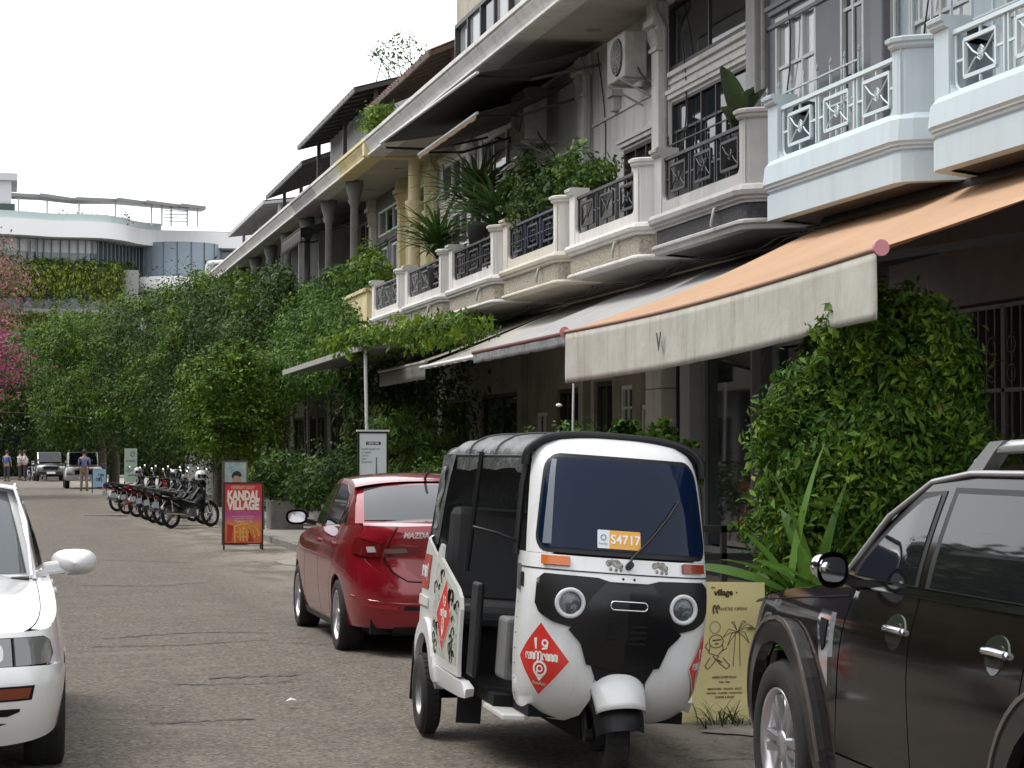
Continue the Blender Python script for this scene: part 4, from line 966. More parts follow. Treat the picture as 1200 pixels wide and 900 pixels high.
flare = [(-.30+.0, .30)]+[(0+.30*cos(radians(a)), .2345+.31*sin(radians(a))) for a in range(166, 6, -9)]+[(.34, .29), (.42, .30), (.40, .38), (.36, .44)]+[(.365*cos(radians(a)), .2345+.40*sin(radians(a))) for a in range(30, 172, 9)]
decm = mat('doodle_decal', (.52, .53, .46), .45, noise=(26, .45, 3), col2=(.30, .32, .27), speck=(34, .60, (.05, .05, .05)))
for SF, sd in ((SS, 0), (SL, 1)):
    q = MB(); panel(quarter, SF(0), .06, .015, mb=q); qo = tp('rear_quarter', q, paint_wd)
    q = MB(); panel(door, SF(.004), .06, .02, mb=q); do = tp('half_door', q, paint_wd)
    q = MB(); panel([(.22, .47), (.22, .98), (.30, .965), (.92, .83), (1.04, .78), (1.06, .45)], SF(.006), .06, .001, mb=q); part('door_artwork', q, decm, do)
    # loops and squiggles of the artwork
    rd = random.Random(5); q = MB()
    for i in range(34):
        cx, cz, r_ = rd.uniform(.26, 1.02), rd.uniform(.48, .93), rd.uniform(.012, .04)
        if abs(cx-.60)/.27+abs(cz-.69)/.23 < 1 or cz > .99-.22*max(0, cx-.3): continue
        pts = [SF(.008)(cx+r_*cos(t)*(1+.3*sin(3*t)), cz+r_*sin(t)) for t in [j*pi/6 for j in range(rd.randint(8, 13))]]
        q.tube(pts, .0035, 3, caps=False)
    part('artwork_lines', q, blackmat, do, kind='stuff')
    q = MB(); q.tube([SF(.010)(.80+.07*cos(t), .80+.045*sin(t)) for t in [j*pi/8 for j in range(-1, 11)]], .006, 4, caps=False); part('artwork_loop', q, blackmat, do)
    if sd == 0: sticker(do, lambda off: SS(off+.004), .60, .69, .235, .20)
    q = MB(); panel(sill, SF(.012), .06, .05, mb=q); tp('sill', q, paint_w)
    q = MB(); panel(flare, SF(.022), .04, .04, mb=q); tp('wheel_arch_flare', q, paint_w)
    q = MB(); panel(rrect(-.42, .80, -.02, 1.0, .02, 2), SF(.005), .08, .002, mb=q); rb = part('red_band', q, mat('faded_red_decal', (.42, .06, .045), .5, noise=(20, .4)), qo)
    part('band_letters', wrapmap(sub(khmer(.30, .06, 8, 9)), lambda a, b, c: SF(.008)(-.22+a, .90+b)), whitev, rb)
    q = MB(); panel([(-.44, .70), (.02, .70), (.02, .75), (-.44, .76)], SF(.012), .06, .01, mb=q); part('quarter_ridge', q, paint_w, qo)
# black panel edge between door and floor opening (engine side flap) and driver step
q = MB(); q.box((1.16, -.585, .42), (1.36, -.55, .92)); q.box((1.16, .55, .42), (1.36, .585, .92)); tp('door_flap', q, blackpl, bev=.015)
q = MB(); q.box((1.38, -.52, .27), (1.9, -.40, .30)); tp('step', q, paint_wd, bev=.008)
q = MB(); q.box((1.36, -.47, .44), (1.60, .47, .76)); tp('seat_base', q, mat('grey_interior', (.18, .18, .18), .6, noise=(5, .3)), bev=.02)
q = MB(); q.box((1.25, -.30, .76), (1.62, .30, .86)); q.box((1.22, -.16, .84), (1.30, .16, 1.20)); tp('driver_seat', q, seatm, bev=.04)
q = MB(); q.box((1.20, -.14, 1.23), (1.29, .12, 1.50)); tp('headrest', q, seatm, bev=.04)
q = MB(); q.box((-.1, -.50, .62), (.45, .50, .76)); q.box((-.22, -.50, .72), (-.08, .50, 1.30)); tp('passenger_seat', q, seatm, bev=.05)
q = MB(); q.tube([(1.75, -.26, 1.02), (1.86, -.14, .98), (1.90, 0, .96), (1.86, .14, .98), (1.75, .26, 1.02)], .015, 8); q.cyl((1.90, 0, .96), (1.85, 0, .6), .03, 10); tp('handlebar', q, blackpl)
q = MB(); q.box((1.90, -.36, .90), (2.04, .36, 1.10)); tp('dashboard', q, blackpl, bev=.03)
# bag hanging in the driver's doorway, a thing of its own
bg_ = MB(); bg_.grid(lambda u, v: (.09*cos(2*pi*u)*(.55+.45*sin(pi*min(1, v*1.15)))*(1+.12*sin(7*u*6.28)), .055*sin(2*pi*u)*(.6+.4*sin(pi*v)), .36*(1-v)), 20, 10)
bo = link('rain_coat', bg_.mesh('rain_coat', mat('black_nylon', (.02, .02, .022), .5, bump=(10, .8, .03)))); tag(bo, 'crumpled black rain coat hanging in the open doorway of the white three wheeled taxi', 'coat'); bo.location = (3.04-.42, 12.34-1.72, .42)
# posts and canvas roof
q = MB()
for s in (-1, 1):
    q.tube([(.62, s*.52, .95), (.66, s*.51, 1.3), (.66, s*.49, 1.62)], .016, 8)
    q.tube([(-.42, s*.53, 1.0), (-.42, s*.50, 1.45), (-.36, s*.46, 1.62)], .018, 8)
    q.tube([(1.80, s*.49, 1.1), (1.74, s*.47, 1.45), (1.70, s*.44, 1.62)], .018, 8)
    q.tube([(-.42, s*.49, 1.60), (1.72, s*.46, 1.60)], .014, 6)
tp('roof_frame', q, blackpl)
def roofz(x): return 1.725+.012*sin((x+.4)*2.2)-.018*abs(sin((x+.42)/.72*pi*1.0))*0
def canopy(u, v):
    """u along, v across from right drop over the top to left drop"""
    x = -.50+2.27*u; t = (v-.5)*2
    hw_ = .50-.03*u
    sag = .022*sin(pi*((x+.45) % .74)/.74) if -.45 < x < 1.75 else 0
    # rounded-square section
    ex = 3.2; ang = t*pi/2*1.0
    c_, s_ = cos(ang), sin(ang)
    y = hw_*(1 if s_ > 0 else -1)*abs(s_)**(2/ex); z = 1.57+(.175-sag*.9)*abs(c_)**(2/ex)
    if u < .2: k_ = (1-u/.2); z -= .085*k_**2.2*abs(c_)**.5; x += .03*k_
    drop = max(0, (abs(t)-.985)/.015)
    return Vector((x, y, z+.006*sin(u*41+v*9)*(abs(t) > .5)))
q = MB(); q.grid(canopy, 60, 40)
# side drops with a wavy hem, rear wall
def drop(s):
    def f(u, v):
        x = -.50+2.20*u; hw_ = .50-.03*u; hem = .03+.012*abs(sin((x+.45)/.74*pi))*(-1)+.03*(1-u)
        if u > .93: hem += .02
        return Vector((x, s*(hw_+.004*sin(x*18)*v), 1.58-(.02+hem)*v))
    return f
q.grid(drop(-1), 40, 2); q.grid(drop(1), 40, 2)
o = tp('canvas_roof', q, canvas)
q = MB()
for s in (-1, 1):
    q.grid(lambda u, v: Vector((-.50+.40*u*(1-.35*v)+.0*v, s*(.505+.05*v+.006*sin(u*6+v*5)), 1.60-.54*v)), 8, 10)
q.grid(lambda u, v: Vector((-.50-.05*v+.01*sin(u*9), -.505-.05*v+(1.01+.1*v)*u, 1.62-.56*v)), 12, 8)
tp('canvas_rear', q, canvas)
q = MB()
for s in (-1, 1): q.grid(lambda u, v: Vector((-.42+.12*u+.012*sin(v*9), s*(.515+.045*(v*.8+.1)+.008*sin(v*13)), 1.53-.38*v)), 3, 10)
tp('clear_side_window', q, mat('clear_vinyl', (.20, .22, .22), .12, coat=.5, bump=(9, .7, .03)))
q = MB()
for x in (-.46, .28, 1.02, 1.74):
    q.tube([canopy((x+.5)/2.27, v)+Vector((0, 0, .004)) for v in [i/24 for i in range(25)]], .006, 5, caps=False)
tp('canvas_seam', q, mat('vinyl_edge', (.04, .042, .043), .5))
q = MB(); q.tube([canopy(.99, v)+Vector((.01, 0, -.012)) for v in [i/24 for i in range(25)]], .022, 6, caps=False); tp('roof_edge', q, blackpl)
# rear and lamp, mirror, mud flaps, rear lower body
q = MB(); q.box((-.50, -.56, .40), (-.46, .56, 1.06)); tp('tailgate', q, paint_wd, bev=.01)
q = MB(); q.tube([(1.82, -.50, 1.17), (1.84, -.60, 1.20), (1.70, -.70, 1.22)], .008, 6); tp('mirror_arm', q, blackpl)
q = MB(); q.prism(rrect(-.76, 1.14, -.64, 1.30, .025, 3), 1.68, 1.70, 'yz'); 
tp('mirror', placed(q, Matrix.Identity(4)), blackpl) if False else None
for s in (-1, 1):
    q = MB(); q.box((-.33, s*.50, .12), (-.315, s*.64, .46)); tp('mudflap', q, blackpl)
    q = MB(); q.box((.62, s*.38, .10), (.63, s*.52, .34)); tp('mudflap', q, blackpl)
q = MB(); q.box((.26, -.54, .30), (.34, .54, .62)); q.box((-.46, -.54, .36), (-.30, .54, .62)); q.box((-.34, -.50, .56), (.30, .50, .62)); tp('wheel_well', q, blackmat)
# ================================================================ cars
cglass = glass('car_glass', (.008, .009, .010), 0, .03, 1.32)
def sg_(f, s): f.sgn = s; return f
def ang_off(S, off, sg=1):
    """offset along the outward normal; sg = -1 where the surface parameters run the other way round"""
    if off == 0: return sg_(lambda a, b: S(a, b), sg)
    off = off*sg
    def f(a, b):
        h = 1e-3; n = (Vector(S(a+h, b))-Vector(S(a-h, b))).cross(Vector(S(a, b+h))-Vector(S(a, b-h)))
        return Vector(S(a, b))+n.normalized()*off if n.length > 0 else Vector(S(a, b))
    return sg_(f, sg)
class Car:
    """local x forward, y left, z up, origin on the ground at the middle of the rear axle"""
    def __init__(s, root, half, ky, kf, kr, mid, zt):
        s.T = root; s.mid = mid; s.zt = zt
        s.o = smooth_tab(half, 8)         # (x, y) from nose centre round the left side to tail centre
        s.ky, s.kf, s.kr = (smooth_tab(t) for t in (ky, kf, kr))
        s.len = [0]
        for (a, b), (c, d) in zip(s.o, s.o[1:]): s.len.append(s.len[-1]+math.hypot(c-a, d-b))
        s.xn, s.xt = s.o[0][0], s.o[-1][0]
    def deform(s, x, y, z):
        y = y*pl(s.ky, z)
        if x > s.mid: w = ((x-s.mid)/(s.xn-s.mid))**2; x = x+pl(s.kf, z)*w
        else: w = ((s.mid-x)/(s.mid-s.xt))**2; x = x-pl(s.kr, z)*w
        return x, y, z
    def arc(s, a):
        sg = 1 if a >= 0 else -1; A = min(abs(a), s.len[-1]-1e-6); lo, hi = 0, len(s.len)-1
        while hi-lo > 1:
            m = (lo+hi)//2
            if s.len[m] <= A: lo = m
            else: hi = m
        t = (A-s.len[lo])/(s.len[lo+1]-s.len[lo]); return s.o[lo][0]+(s.o[lo+1][0]-s.o[lo][0])*t, sg*(s.o[lo][1]+(s.o[lo+1][1]-s.o[lo][1])*t)
    def a_of_x(s, x):      # arc length at which the side of the outline reaches x
        for i in range(len(s.o)-1):
            if s.o[i+1][0] <= x and s.o[i][1] > .3: return s.len[i]+(s.len[i+1]-s.len[i])*max(0, (s.o[i][0]-x))/max(1e-6, s.o[i][0]-s.o[i+1][0])
        return s.len[-1]
    def F(s, off=0): return ang_off(lambda a, z: Vector(s.deform(*s.arc(a), z)), off)           # nose based arc; outward normal
    def R(s, off=0):
        Lt = s.len[-1]
        def g_(a, z):
            x, y = s.arc(Lt-abs(a)); return Vector(s.deform(x, y*(1 if a >= 0 else -1), z))
        return ang_off(g_, off, -1)
    def side(s, off=0):    # (x, z) on the left side
        def g_(x, z): return Vector(s.deform(*s.arc(s.a_of_x(x)), z))
        return ang_off(g_, off, -1)
    def P(s, name, poly, S, m, par=None, mirror=True, cell=.06, thick=.02, **k):
        q = MB(); panel(poly, S, cell, thick, mb=q, mirror=False)
        o = part(name, q, m, par or s.T, **k)
        if mirror:
            q2 = MB(); q2.merge(q); q2.v = [(x, -y, z) for x, y, z in q2.v]; part(name, q2, m, par or s.T, **k)
        return o
def archpts(cx, cz, r, a0, a1, n=14, ez=1.0): return [(cx+r*cos(radians(a0+(a1-a0)*i/n)), cz+ez*r*sin(radians(a0+(a1-a0)*i/n))) for i in range(n+1)]
def spokes(n, r0, r1, w0, w1, y, dep=.03, twin=False):
    def f(c, s):
        q = MB()
        for i in range(n):
            for d_ in ((-.13, .13) if twin else (0,)):
                a = 2*pi*i/n+d_; d = Vector((cos(a), 0, sin(a))); t = Vector((-sin(a), 0, cos(a))); o = Vector(c)
                vs = []
                for r, w, yy in ((r0, w0, y), (r1, w1, y+.0)):
                    for sx in (-1, 1):
                        for e in (0, -dep): vs.append(o+d*r+t*w*sx*.5+Vector((0, (yy+e)*s, 0)))
                q.add(vs, [(0, 2, 6, 4), (1, 5, 7, 3), (0, 4, 5, 1), (2, 3, 7, 6), (0, 1, 3, 2), (4, 6, 7, 5)])
        return q
    return f
def carwheel(par, x, y, r, w, rr, m, sp, s=1):
    pr = [(rr, -w*.42), (rr+.02, -w*.5), (r*.88, -w*.52), (r*.97, -w*.46), (r, -w*.3), (r, w*.3), (r*.97, w*.46), (r*.88, w*.52), (rr+.02, w*.5), (rr, w*.42)]
    rp = [(rr*.30, w*.30), (rr*.28, w*.36), (0, w*.37)] 
    rim = [(0, w*.1), (rr*.9, w*.02), (rr*.93, w*.30), (rr*.97, w*.46), (rr*1.03, w*.48), (rr*1.03, w*.40), (rr*.98, 0), (rr*.98, -w*.4)]
    t = wheel(par, 'wheel', (x, y, r), pr, [(a, b*s) for a, b in rim], m, mirror=s, sp=sp, tread=34)
    q = MB(); q.lathe([(rr*.30, w*.20*s), (rr*.28, w*.40*s), (rr*.2, w*.43*s), (0, w*.44*s)], (x, y, r), 20, axis='y'); part('hub_cap', q, m, t)
    part('brake_disc', MB().lathe([(rr*.7, w*.06*s), (rr*.7, w*.04*s), (0, w*.04*s)], (x, y, r), 24, axis='y'), mat('brake_metal', (.08, .075, .07), .5, metal=.5), t)
def mirror_part(par, pts, c, size, shell, m2, sy):
    """door mirror: rounded shell, glass facing backwards"""
    x, y, z = c; w, h, d = size; q = MB()
    n = 16
    def sh(u, v):
        a = 2*pi*u; r = (1-v)**.5 if v < 1 else 0; ex = 2.6
        cx = (1 if cos(a) >= 0 else -1)*abs(cos(a))**(2/ex); sx = (1 if sin(a) >= 0 else -1)*abs(sin(a))**(2/ex)
        return (x+d*v**.9, y+w*.5*r*cx, z+h*.5*r*sx)
    q.grid(sh, 20, 8); o = part('mirror', q, shell, par)
    q = MB(); q.prism([(y+w*.39*(1 if cos(t) >= 0 else -1)*abs(cos(t))**.7, z+h*.35*(1 if sin(t) >= 0 else -1)*abs(sin(t))**.7) for t in [i*2*pi/20 for i in range(20)]], x-.004, x+.02, 'yz'); part('mirror_glass', q, m2, o)
    q = MB(); q.bar((x+d*.3, y-sy*w*.4, z-h*.25), (x+d*.4, y-sy*(w*.5+.08), z-h*.45), .05, .04); part('mirror_foot', q, shell, o)
    return o
def greenhouse(c, cfg, pm, gm, par):
    """cfg: belt(x), xs for pillars, roof heights"""
    yb, ins, crown = cfg['yb'], cfg['inset'], cfg['crown']
    zr = smooth_tab(cfg['roof']); zb = cfg['zb']
    def sideS(off=0):
        def f(x, z):
            t = max(0, (z-zb)/(cfg['zr']-zb)); y = pl(yb, x)-ins*t**1.25
            return Vector((x, y, z))
        return ang_off(f, off, -1)
    prof = cfg['prof']      # side outline (x, z) of the cabin
    c.P('cabin_side', prof, sideS(), pm, cell=.07)
    for nm, pg in cfg['win']: c.P(nm, pg, sideS(.006), gm, cell=.07, thick=.006)
    if 'trim' in cfg: 
        for pg in cfg['trim']: c.P('window_trim', pg, sideS(.012), chrome, cell=.07, thick=.008)
    x0, x1 = cfg['rx']
    def roof(u, v):
        x = x0+(x1-x0)*u; t = (v-.5)*2; e = pl(zr, x); yy = pl(yb, x)-ins*max(0, (e-zb)/(cfg['zr']-zb))**1.25
        return (x, yy*t, e+crown*(1-abs(t)**2.6)-.0*t)
    q = MB(); q.grid(roof, 24, 16); part('roof', q, cfg.get('roofm', pm), par)
    def glassS(base, top, bow0, bow1, zb0, zt, yb0, yt, off):
        def f(u, v):
            t = (u-.5)*2; b = base-bow0*t*t; tp_ = top-bow1*t*t; y = t*(yb0+(yt-yb0)*v)
            x = b+(tp_-b)*v; z = zb0+(zt-zb0)*v+(crown*(1-abs(t)**2.6))*v+.02*sin(pi*v)
            return Vector((x+off, y, z+.4*abs(off)))
        return f
    for nm, key, sg in (('windscreen', 'ws', 1), ('rear_window', 'rw', -1)):
        if key not in cfg: continue
        a = cfg[key]; q = MB(); q.grid(glassS(*a, 0), 16, 10); part(nm+'_frame', q, pm, par)
        G_ = glassS(*a, .008*sg); q = MB(); m0, m1 = cfg.get(key+'_in', (.05, .06)); q.grid(lambda u, v: G_(m0+(1-2*m0)*u, m1+(1-2*m1)*v), 16, 10); part(nm, q, cfg.get(key+'m', gm), par)
# ---------------------------------------------------------------- maroon red sedan
redp = mat('maroon_paint', (.27, .006, .016), .22, metal=.25, noise=(2, .1), coat=1)
RC = thing('parked_car', 'dark red sedan seen from behind, parked at the kerb left of the three wheeled taxi', 'car', (3.53, 17.58, 0), radians(89.4), 'parked cars')
half = [(3.37, 0), (3.34, .35), (3.22, .62), (3.0, .775), (2.57, .835), (1.6, .845), (.6, .845), (0, .838), (-.45, .80), (-.72, .71), (-.88, .52), (-.95, .25), (-.965, 0)]
ky = [(.18, .93), (.3, .965), (.45, .985), (.62, 1.0), (.78, .985), (.92, .945), (1.02, .90), (1.12, .86)]
kf = [(.2, -.08), (.35, 0), (.55, .02), (.7, -.03), (.9, -.22), (1.1, -.4)]
kr = [(.2, -.10), (.34, -.01), (.5, .02), (.65, .0), (.8, -.03), (.95, .0), (1.03, .01), (1.08, -.04), (1.12, -.08)]
c = Car(RC, half, ky, kf, kr, 1.3, None)
WR = .30; ar = .345
def low(x): return .20
def tops(x): return pl([(-.95, 1.06), (-.5, 1.06), (0, 1.04), (.8, 1.01), (2.0, .96), (2.6, .88), (3.0, .80), (3.3, .70)], x)
front_arch = archpts(2.57, WR, ar, 172, 8); rear_arch = archpts(0, WR, ar, 172, 8)
S = c.side()
c.P('inner_shell', [(-.8, .25), (-.8, 1.0), (2.2, .9), (3.0, .75), (3.1, .3)]+archpts(2.57, WR, ar+.01, 8, 172)+archpts(0, WR, ar+.01, 8, 172)+[(-.36, .25)], c.side(-.03), blackmat, thick=0)
c.P('front_wing', [(2.10, .24), (2.225, .24)]+front_arch+[(2.92, .24), (3.16, .26), (3.20, .62), (3.05, tops(3.05)), (2.6, tops(2.6)), (1.95, tops(1.95)), (1.98, .6)], S, redp)
fd = c.P('front_door', [(1.05, .24), (1.08, tops(1.08)), (1.94, tops(1.94)), (1.965, .6), (2.085, .24)], S, redp)
rd_ = c.P('rear_door', [(.50, .24), (.42, .52), (.26, .68), (.18, .85), (.16, tops(.16)), (1.07, tops(1.07)), (1.035, .24)], S, redp)
c.P('rear_wing', [(.485, .24), (.34, .24)]+archpts(0, WR, ar, 0, 172)+[(-.36, .24), (-.64, .26), (-.66, .70), (-.60, .82), (-.60, tops(-.6)), (.15, tops(.15)), (.165, .85), (.245, .68), (.405, .52)], S, redp)
c.P('sill', [(.36, .18), (.36, .235), (2.22, .235), (2.22, .18)], c.side(.005), blackpl)
for nm, x in (('door_handle', 1.22), ('door_handle', .36)): c.P(nm, rrect(x-.09, .86, x+.09, .895, .016, 3), c.side(.02), redp, thick=.03)
# tail: bumper, lamps, boot lid
Rr = c.R
c.P('tail_shell', [(0, .27), (0, 1.06), (.98, 1.055), (1.02, .9), (1.02, .27)], Rr(-.004), redp, thick=.0)
c.P('rear_bumper', [(0, .30), (0, .60), (.42, .62), (.60, .68), (.80, .80), (.985, .815), (.985, .25), (0, .25)], Rr(.004), redp)
c.P('lower_diffuser', [(0, .19), (0, .27), (.52, .26), (.54, .20)], Rr(.012), blackpl)
c.P('bumper_slot', [(0, .40), (0, .43), (.42, .43), (.44, .40)], Rr(.012), blackpl, thick=.004)
c.P('bumper_reflector', [(.48, .40), (.80, .43), (.82, .445), (.48, .43)], Rr(.012), redl, thick=.01)
c.P('tail_panel', [(.60, .70), (.62, .83), (.985, .98), (.985, .83), (.80, .81)], Rr(.0), redp)
lampo = c.P('tail_lamp', [(.30, .865), (.42, .83), (.70, .815), (.99, .84), (1.02, .95), (.86, .965), (.60, .93), (.30, .90)], Rr(.022), mat('tail_lamp_red', (.13, .006, .008), .12, coat=1), cell=.04)
c.P('lamp_lens', [(.66, .855), (.74, .85), (.77, .895), (.69, .90)], Rr(.030), mat('lamp_white', (.45, .38, .38), .1, coat=1), par=RC, cell=.04, thick=.004)
c.P('lamp_lens', [(.40, .862), (.58, .845), (.60, .885), (.42, .892)], Rr(.030), mat('lamp_smoke', (.16, .09, .09), .1, coat=1), par=RC, cell=.04, thick=.004)
c.P('lamp_strip', [(.62, .945), (.98, .985), (1.0, .972), (.62, .925)], Rr(.028), redp, cell=.04)
bl = c.P('boot_lid', [(0, .62), (.38, .635), (.50, .70), (.57, .80), (.59, .84), (.56, .94), (.52, 1.055), (0, 1.065)], Rr(.006), redp)
c.P('boot_recess', [(0, .64), (.30, .65), (.40, .72), (.42, .79), (0, .80)], Rr(.010), mat('maroon_shadow_panel', (.24, .006, .014), .35, coat=.6), thick=.004)
q = MB()
for s in (1, -1): q.tube([Rr(.008)(s*a, z) for a, z in [(.535, 1.05), (.575, .94), (.605, .85), (.585, .79), (.51, .69), (.39, .625), (.2, .615), (0, .612)]], .0045, 4)
part('boot_gap', q, blackmat, RC)
q = MB()
for s in (1, -1): q.tube([Rr(.010)(s*a, z) for a, z in [(.0, .445), (.45, .45), (.7, .47), (.98, .50)]], .010, 5)
part('bumper_crease', q, redp, RC)
nm = text_mb('MAZDA 2', .062, .002, 1.0)
part('boot_letters', wrapmap(sub(nm), lambda x, y, z: Rr(.012)(.33-x, .99+y)), mat('silver_letters', (.85, .85, .86), .3, metal=0), bl)
def topdeck(c, xa, xb, zf, crown, name, m, par, inset=0):
    def f(u, v):
        x = xa+(xb-xa)*u; a = c.a_of_x(x); X, Y, Z = c.deform(*c.arc(a), zf(x)); t = (v-.5)*2; Y -= inset
        return (X, Y*t, zf(x)+crown*(1-t*t))
    q = MB(); q.grid(f, 16, 16); return part(name, q, m, par)
topdeck(c, -.5, .35, lambda x: tops(x), .045, 'boot_top', redp, RC)
def tailcap(u, v):
    a = .62*(u-.5)*2*1.55; p = Rr()(a, 1.06); q_ = Vector((-.50, p.y, 1.065+.045*(1-(p.y/.75)**2))); k_ = v
    return p*(1-k_)+q_*k_+Vector((0, 0, .012*sin(pi*v)))
q = MB(); q.grid(tailcap, 20, 5); part('boot_edge', q, redp, RC)
topdeck(c, 1.9, 3.22, lambda x: tops(x), .05, 'bonnet', redp, RC)
gp = [(-.42, 1.03), (-.18, 1.10), (.10, 1.24), (.42, 1.37), (.75, 1.415), (1.2, 1.42), (1.55, 1.39), (1.95, 1.19), (2.25, .97), (2.2, .93), (1.0, .97), (0, 1.0)]
greenhouse(c, dict(yb=[(-.5, .70), (.2, .755), (1.2, .765), (2.3, .70)], inset=.17, crown=.05, zb=.98, zr=1.42, prof=gp,
    roof=[(.30, 1.325), (.42, 1.37), (.75, 1.415), (1.2, 1.42), (1.5, 1.395)], rx=(.36, 1.52),
    win=[('side_window', [(1.14, 1.015), (1.15, 1.375), (1.5, 1.36), (1.90, 1.17), (2.06, 1.0)]), ('side_window', [(.42, 1.04), (.34, 1.16), (.50, 1.30), (.75, 1.365), (1.09, 1.385), (1.09, 1.01)]), ('quarter_window', [(.10, 1.06), (.17, 1.15), (.30, 1.235), (.28, 1.15), (.36, 1.045)])],
    trim=[], ws=(2.22, 1.45, .18, .10, .95, 1.39, .69, .58, ), rw=(-.40, .34, -.12, -.08, 1.07, 1.335, .715, .60), rwm=glass('rear_glass', (.045, .05, .055), 0, .06, 1.4)), redp, cglass, RC)
for s in (-1, 1):
    mirror_part(RC, None, (1.84, s*.93, 1.06), (.20, .14, .13), mat('black_gloss', (.015, .015, .016), .2, coat=1), mat('mirror_silver', (.6, .62, .64), .05, metal=1), s)
    carwheel(RC, 0, s*.735, WR, .195, .20, rimal, spokes(8, .05, .185, .035, .028, .075), s); carwheel(RC, 2.57, s*.735, WR, .195, .20, rimal, spokes(8, .05, .185, .035, .028, .075), s)
part('underbody', MB().box((-.75, -.66, .20), (3.0, .66, .34)).box((.36, -.72, .28), (2.2, .72, .6)), blackmat, RC)
part('aerial', MB().tube([(.45, 0, 1.42), (.35, 0, 1.47), (.28, 0, 1.475)], .012, 6), blackpl, RC)
# ---------------------------------------------------------------- white sedan, nose to the camera
WC = thing('parked_car', 'white older sedan at the left edge of the photo, nose towards the camera', 'car', (-.55, 11.62+2.62, .0), radians(-90), 'parked cars')
half = [(3.60, 0), (3.585, .35), (3.52, .62), (3.40, .765), (3.15, .845), (2.62, .878), (1.6, .885), (.6, .885), (0, .88), (-.6, .84), (-1.0, .74), (-1.13, .5), (-1.17, 0)]
ky = [(.18, .94), (.3, .965), (.45, .99), (.58, 1.0), (.72, .985), (.85, .955), (.95, .92), (1.0, .90)]
kf = [(.2, -.10), (.32, -.02), (.45, .03), (.57, .04), (.60, -.01), (.72, -.04), (.80, -.10), (1.0, -.3)]
kr = [(.2, -.1), (.4, 0), (.6, 0), (.9, -.05), (1.0, -.1)]
wp = mat('old_white_paint', (.72, .72, .715), .2, noise=(2, .06), coat=.8, streak=(6, .22, (.45, .43, .40)), speck=(40, .74, (.45, .43, .40)))
c = Car(WC, half, ky, kf, kr, 1.2, None); S = c.side()
WR = .315; ar = .355
def tops(x): return pl([(-1.1, .96), (0, .98), (1.6, .965), (2.2, .935), (2.7, .88), (3.2, .80), (3.42, .755), (3.6, .75)], x)
c.P('inner_shell', [(-.8, .25), (-.8, .9), (2.2, .85), (3.2, .68), (3.2, .3)]+archpts(2.62, WR, ar+.01, 8, 172)+archpts(0, WR, ar+.01, 8, 172)+[(-.38, .25)], c.side(-.03), blackmat, thick=0)
c.P('front_wing', [(2.12, .22), (2.265, .22)]+archpts(2.62, WR, ar, 172, 8)+[(2.98, .24), (3.0, .565), (3.30, .575), (3.30, .60), (3.28, tops(3.28)), (2.7, tops(2.7)), (2.0, tops(2.0)), (2.02, .6)], S, wp)
c.P('front_door', [(.98, .22), (1.0, tops(1.0)), (1.99, tops(1.99)), (2.01, .6), (2.11, .22)], S, wp)
c.P('rear_door', [(.42, .22), (.38, .5), (.2, .7), (.12, tops(.1)), (.99, tops(.99)), (.97, .22)], S, wp)
c.P('rear_wing', [(.405, .22), (.36, .22)]+archpts(0, WR, ar, 0, 172)+[(-.38, .24), (-.9, .26), (-.9, tops(-.9)), (.10, tops(.1)), (.19, .7), (.37, .5)], S, wp)
c.P('side_moulding', [(.5, .50), (.5, .56), (2.1, .56), (2.1, .50)], c.side(.015), wp)
for x in (1.12, .3): c.P('door_handle', rrect(x-.09, .80, x+.09, .84, .018, 3), c.side(.02), wp, thick=.03)
F = c.F; aE = c.a_of_x(3.29)
c.P('front_bumper', [(0, .24), (0, .596), (.40, .596), (.70, .596), (aE+.10, .590), (aE+.28, .567), (aE+.30, .40), (aE+.26, .27), (.6, .22)][::-1], F(.012), wp)
c.P('bumper_lamp', [(.32, .505), (.32, .45), (.70, .455), (.71, .505)][::1], F(.016), mat('amber_dark_lens', (.17, .035, .012), .15, coat=.6), cell=.04)
c.P('lamp_bezel', [(.30, .515), (.30, .44), (.72, .445), (.73, .515)][::1], F(.014), blackmat, cell=.04)
c.P('air_slot', [(.20, .41), (.20, .37), (.60, .37), (.66, .39), (.66, .405)][::1], F(.014), blackmat, cell=.04)
c.P('air_slot', [(.20, .35), (.20, .31), (.50, .31), (.60, .335)][::1], F(.014), blackmat, cell=.04)
c.P('grille', [(0, .60), (0, .73), (.30, .73), (.32, .60)][::-1], F(-.02), blackmat, cell=.05)
hl = c.P('headlamp', [(.33, .605), (.33, .735), (.615, .738), (.615, .605)][::-1], F(.0), mat('headlamp_glass', (.20, .205, .195), .15, metal=.1, coat=1), cell=.04)
c.P('headlamp_reflector', rrect(.45, .625, .57, .715, .03, 3)[::-1], F(.004), mat('bright_reflector', (.5, .5, .48), .15, metal=.8), cell=.03, thick=.002)
c.P('corner_lamp', [(.63, .605), (.63, .738), (aE-.12, .735), (aE-.05, .71), (aE-.03, .65), (aE-.08, .608)][::-1], F(.004), mat('corner_lamp_glass', (.15, .155, .15), .15, metal=.1, coat=1), cell=.04)
c.P('nose_panel', [(0, .735), (0, .765), (.62, .765), (aE+.02, .772), (aE+.02, .60), (aE-.07, .60), (aE-.02, .65), (aE-.04, .715), (aE-.11, .74), (.62, .742)][::-1], F(.0), wp, cell=.05)
c.P('inner_nose', [(0, .22), (0, .75), (aE, .75), (aE, .22)][::-1], F(-.05), blackmat, cell=.1, thick=0)
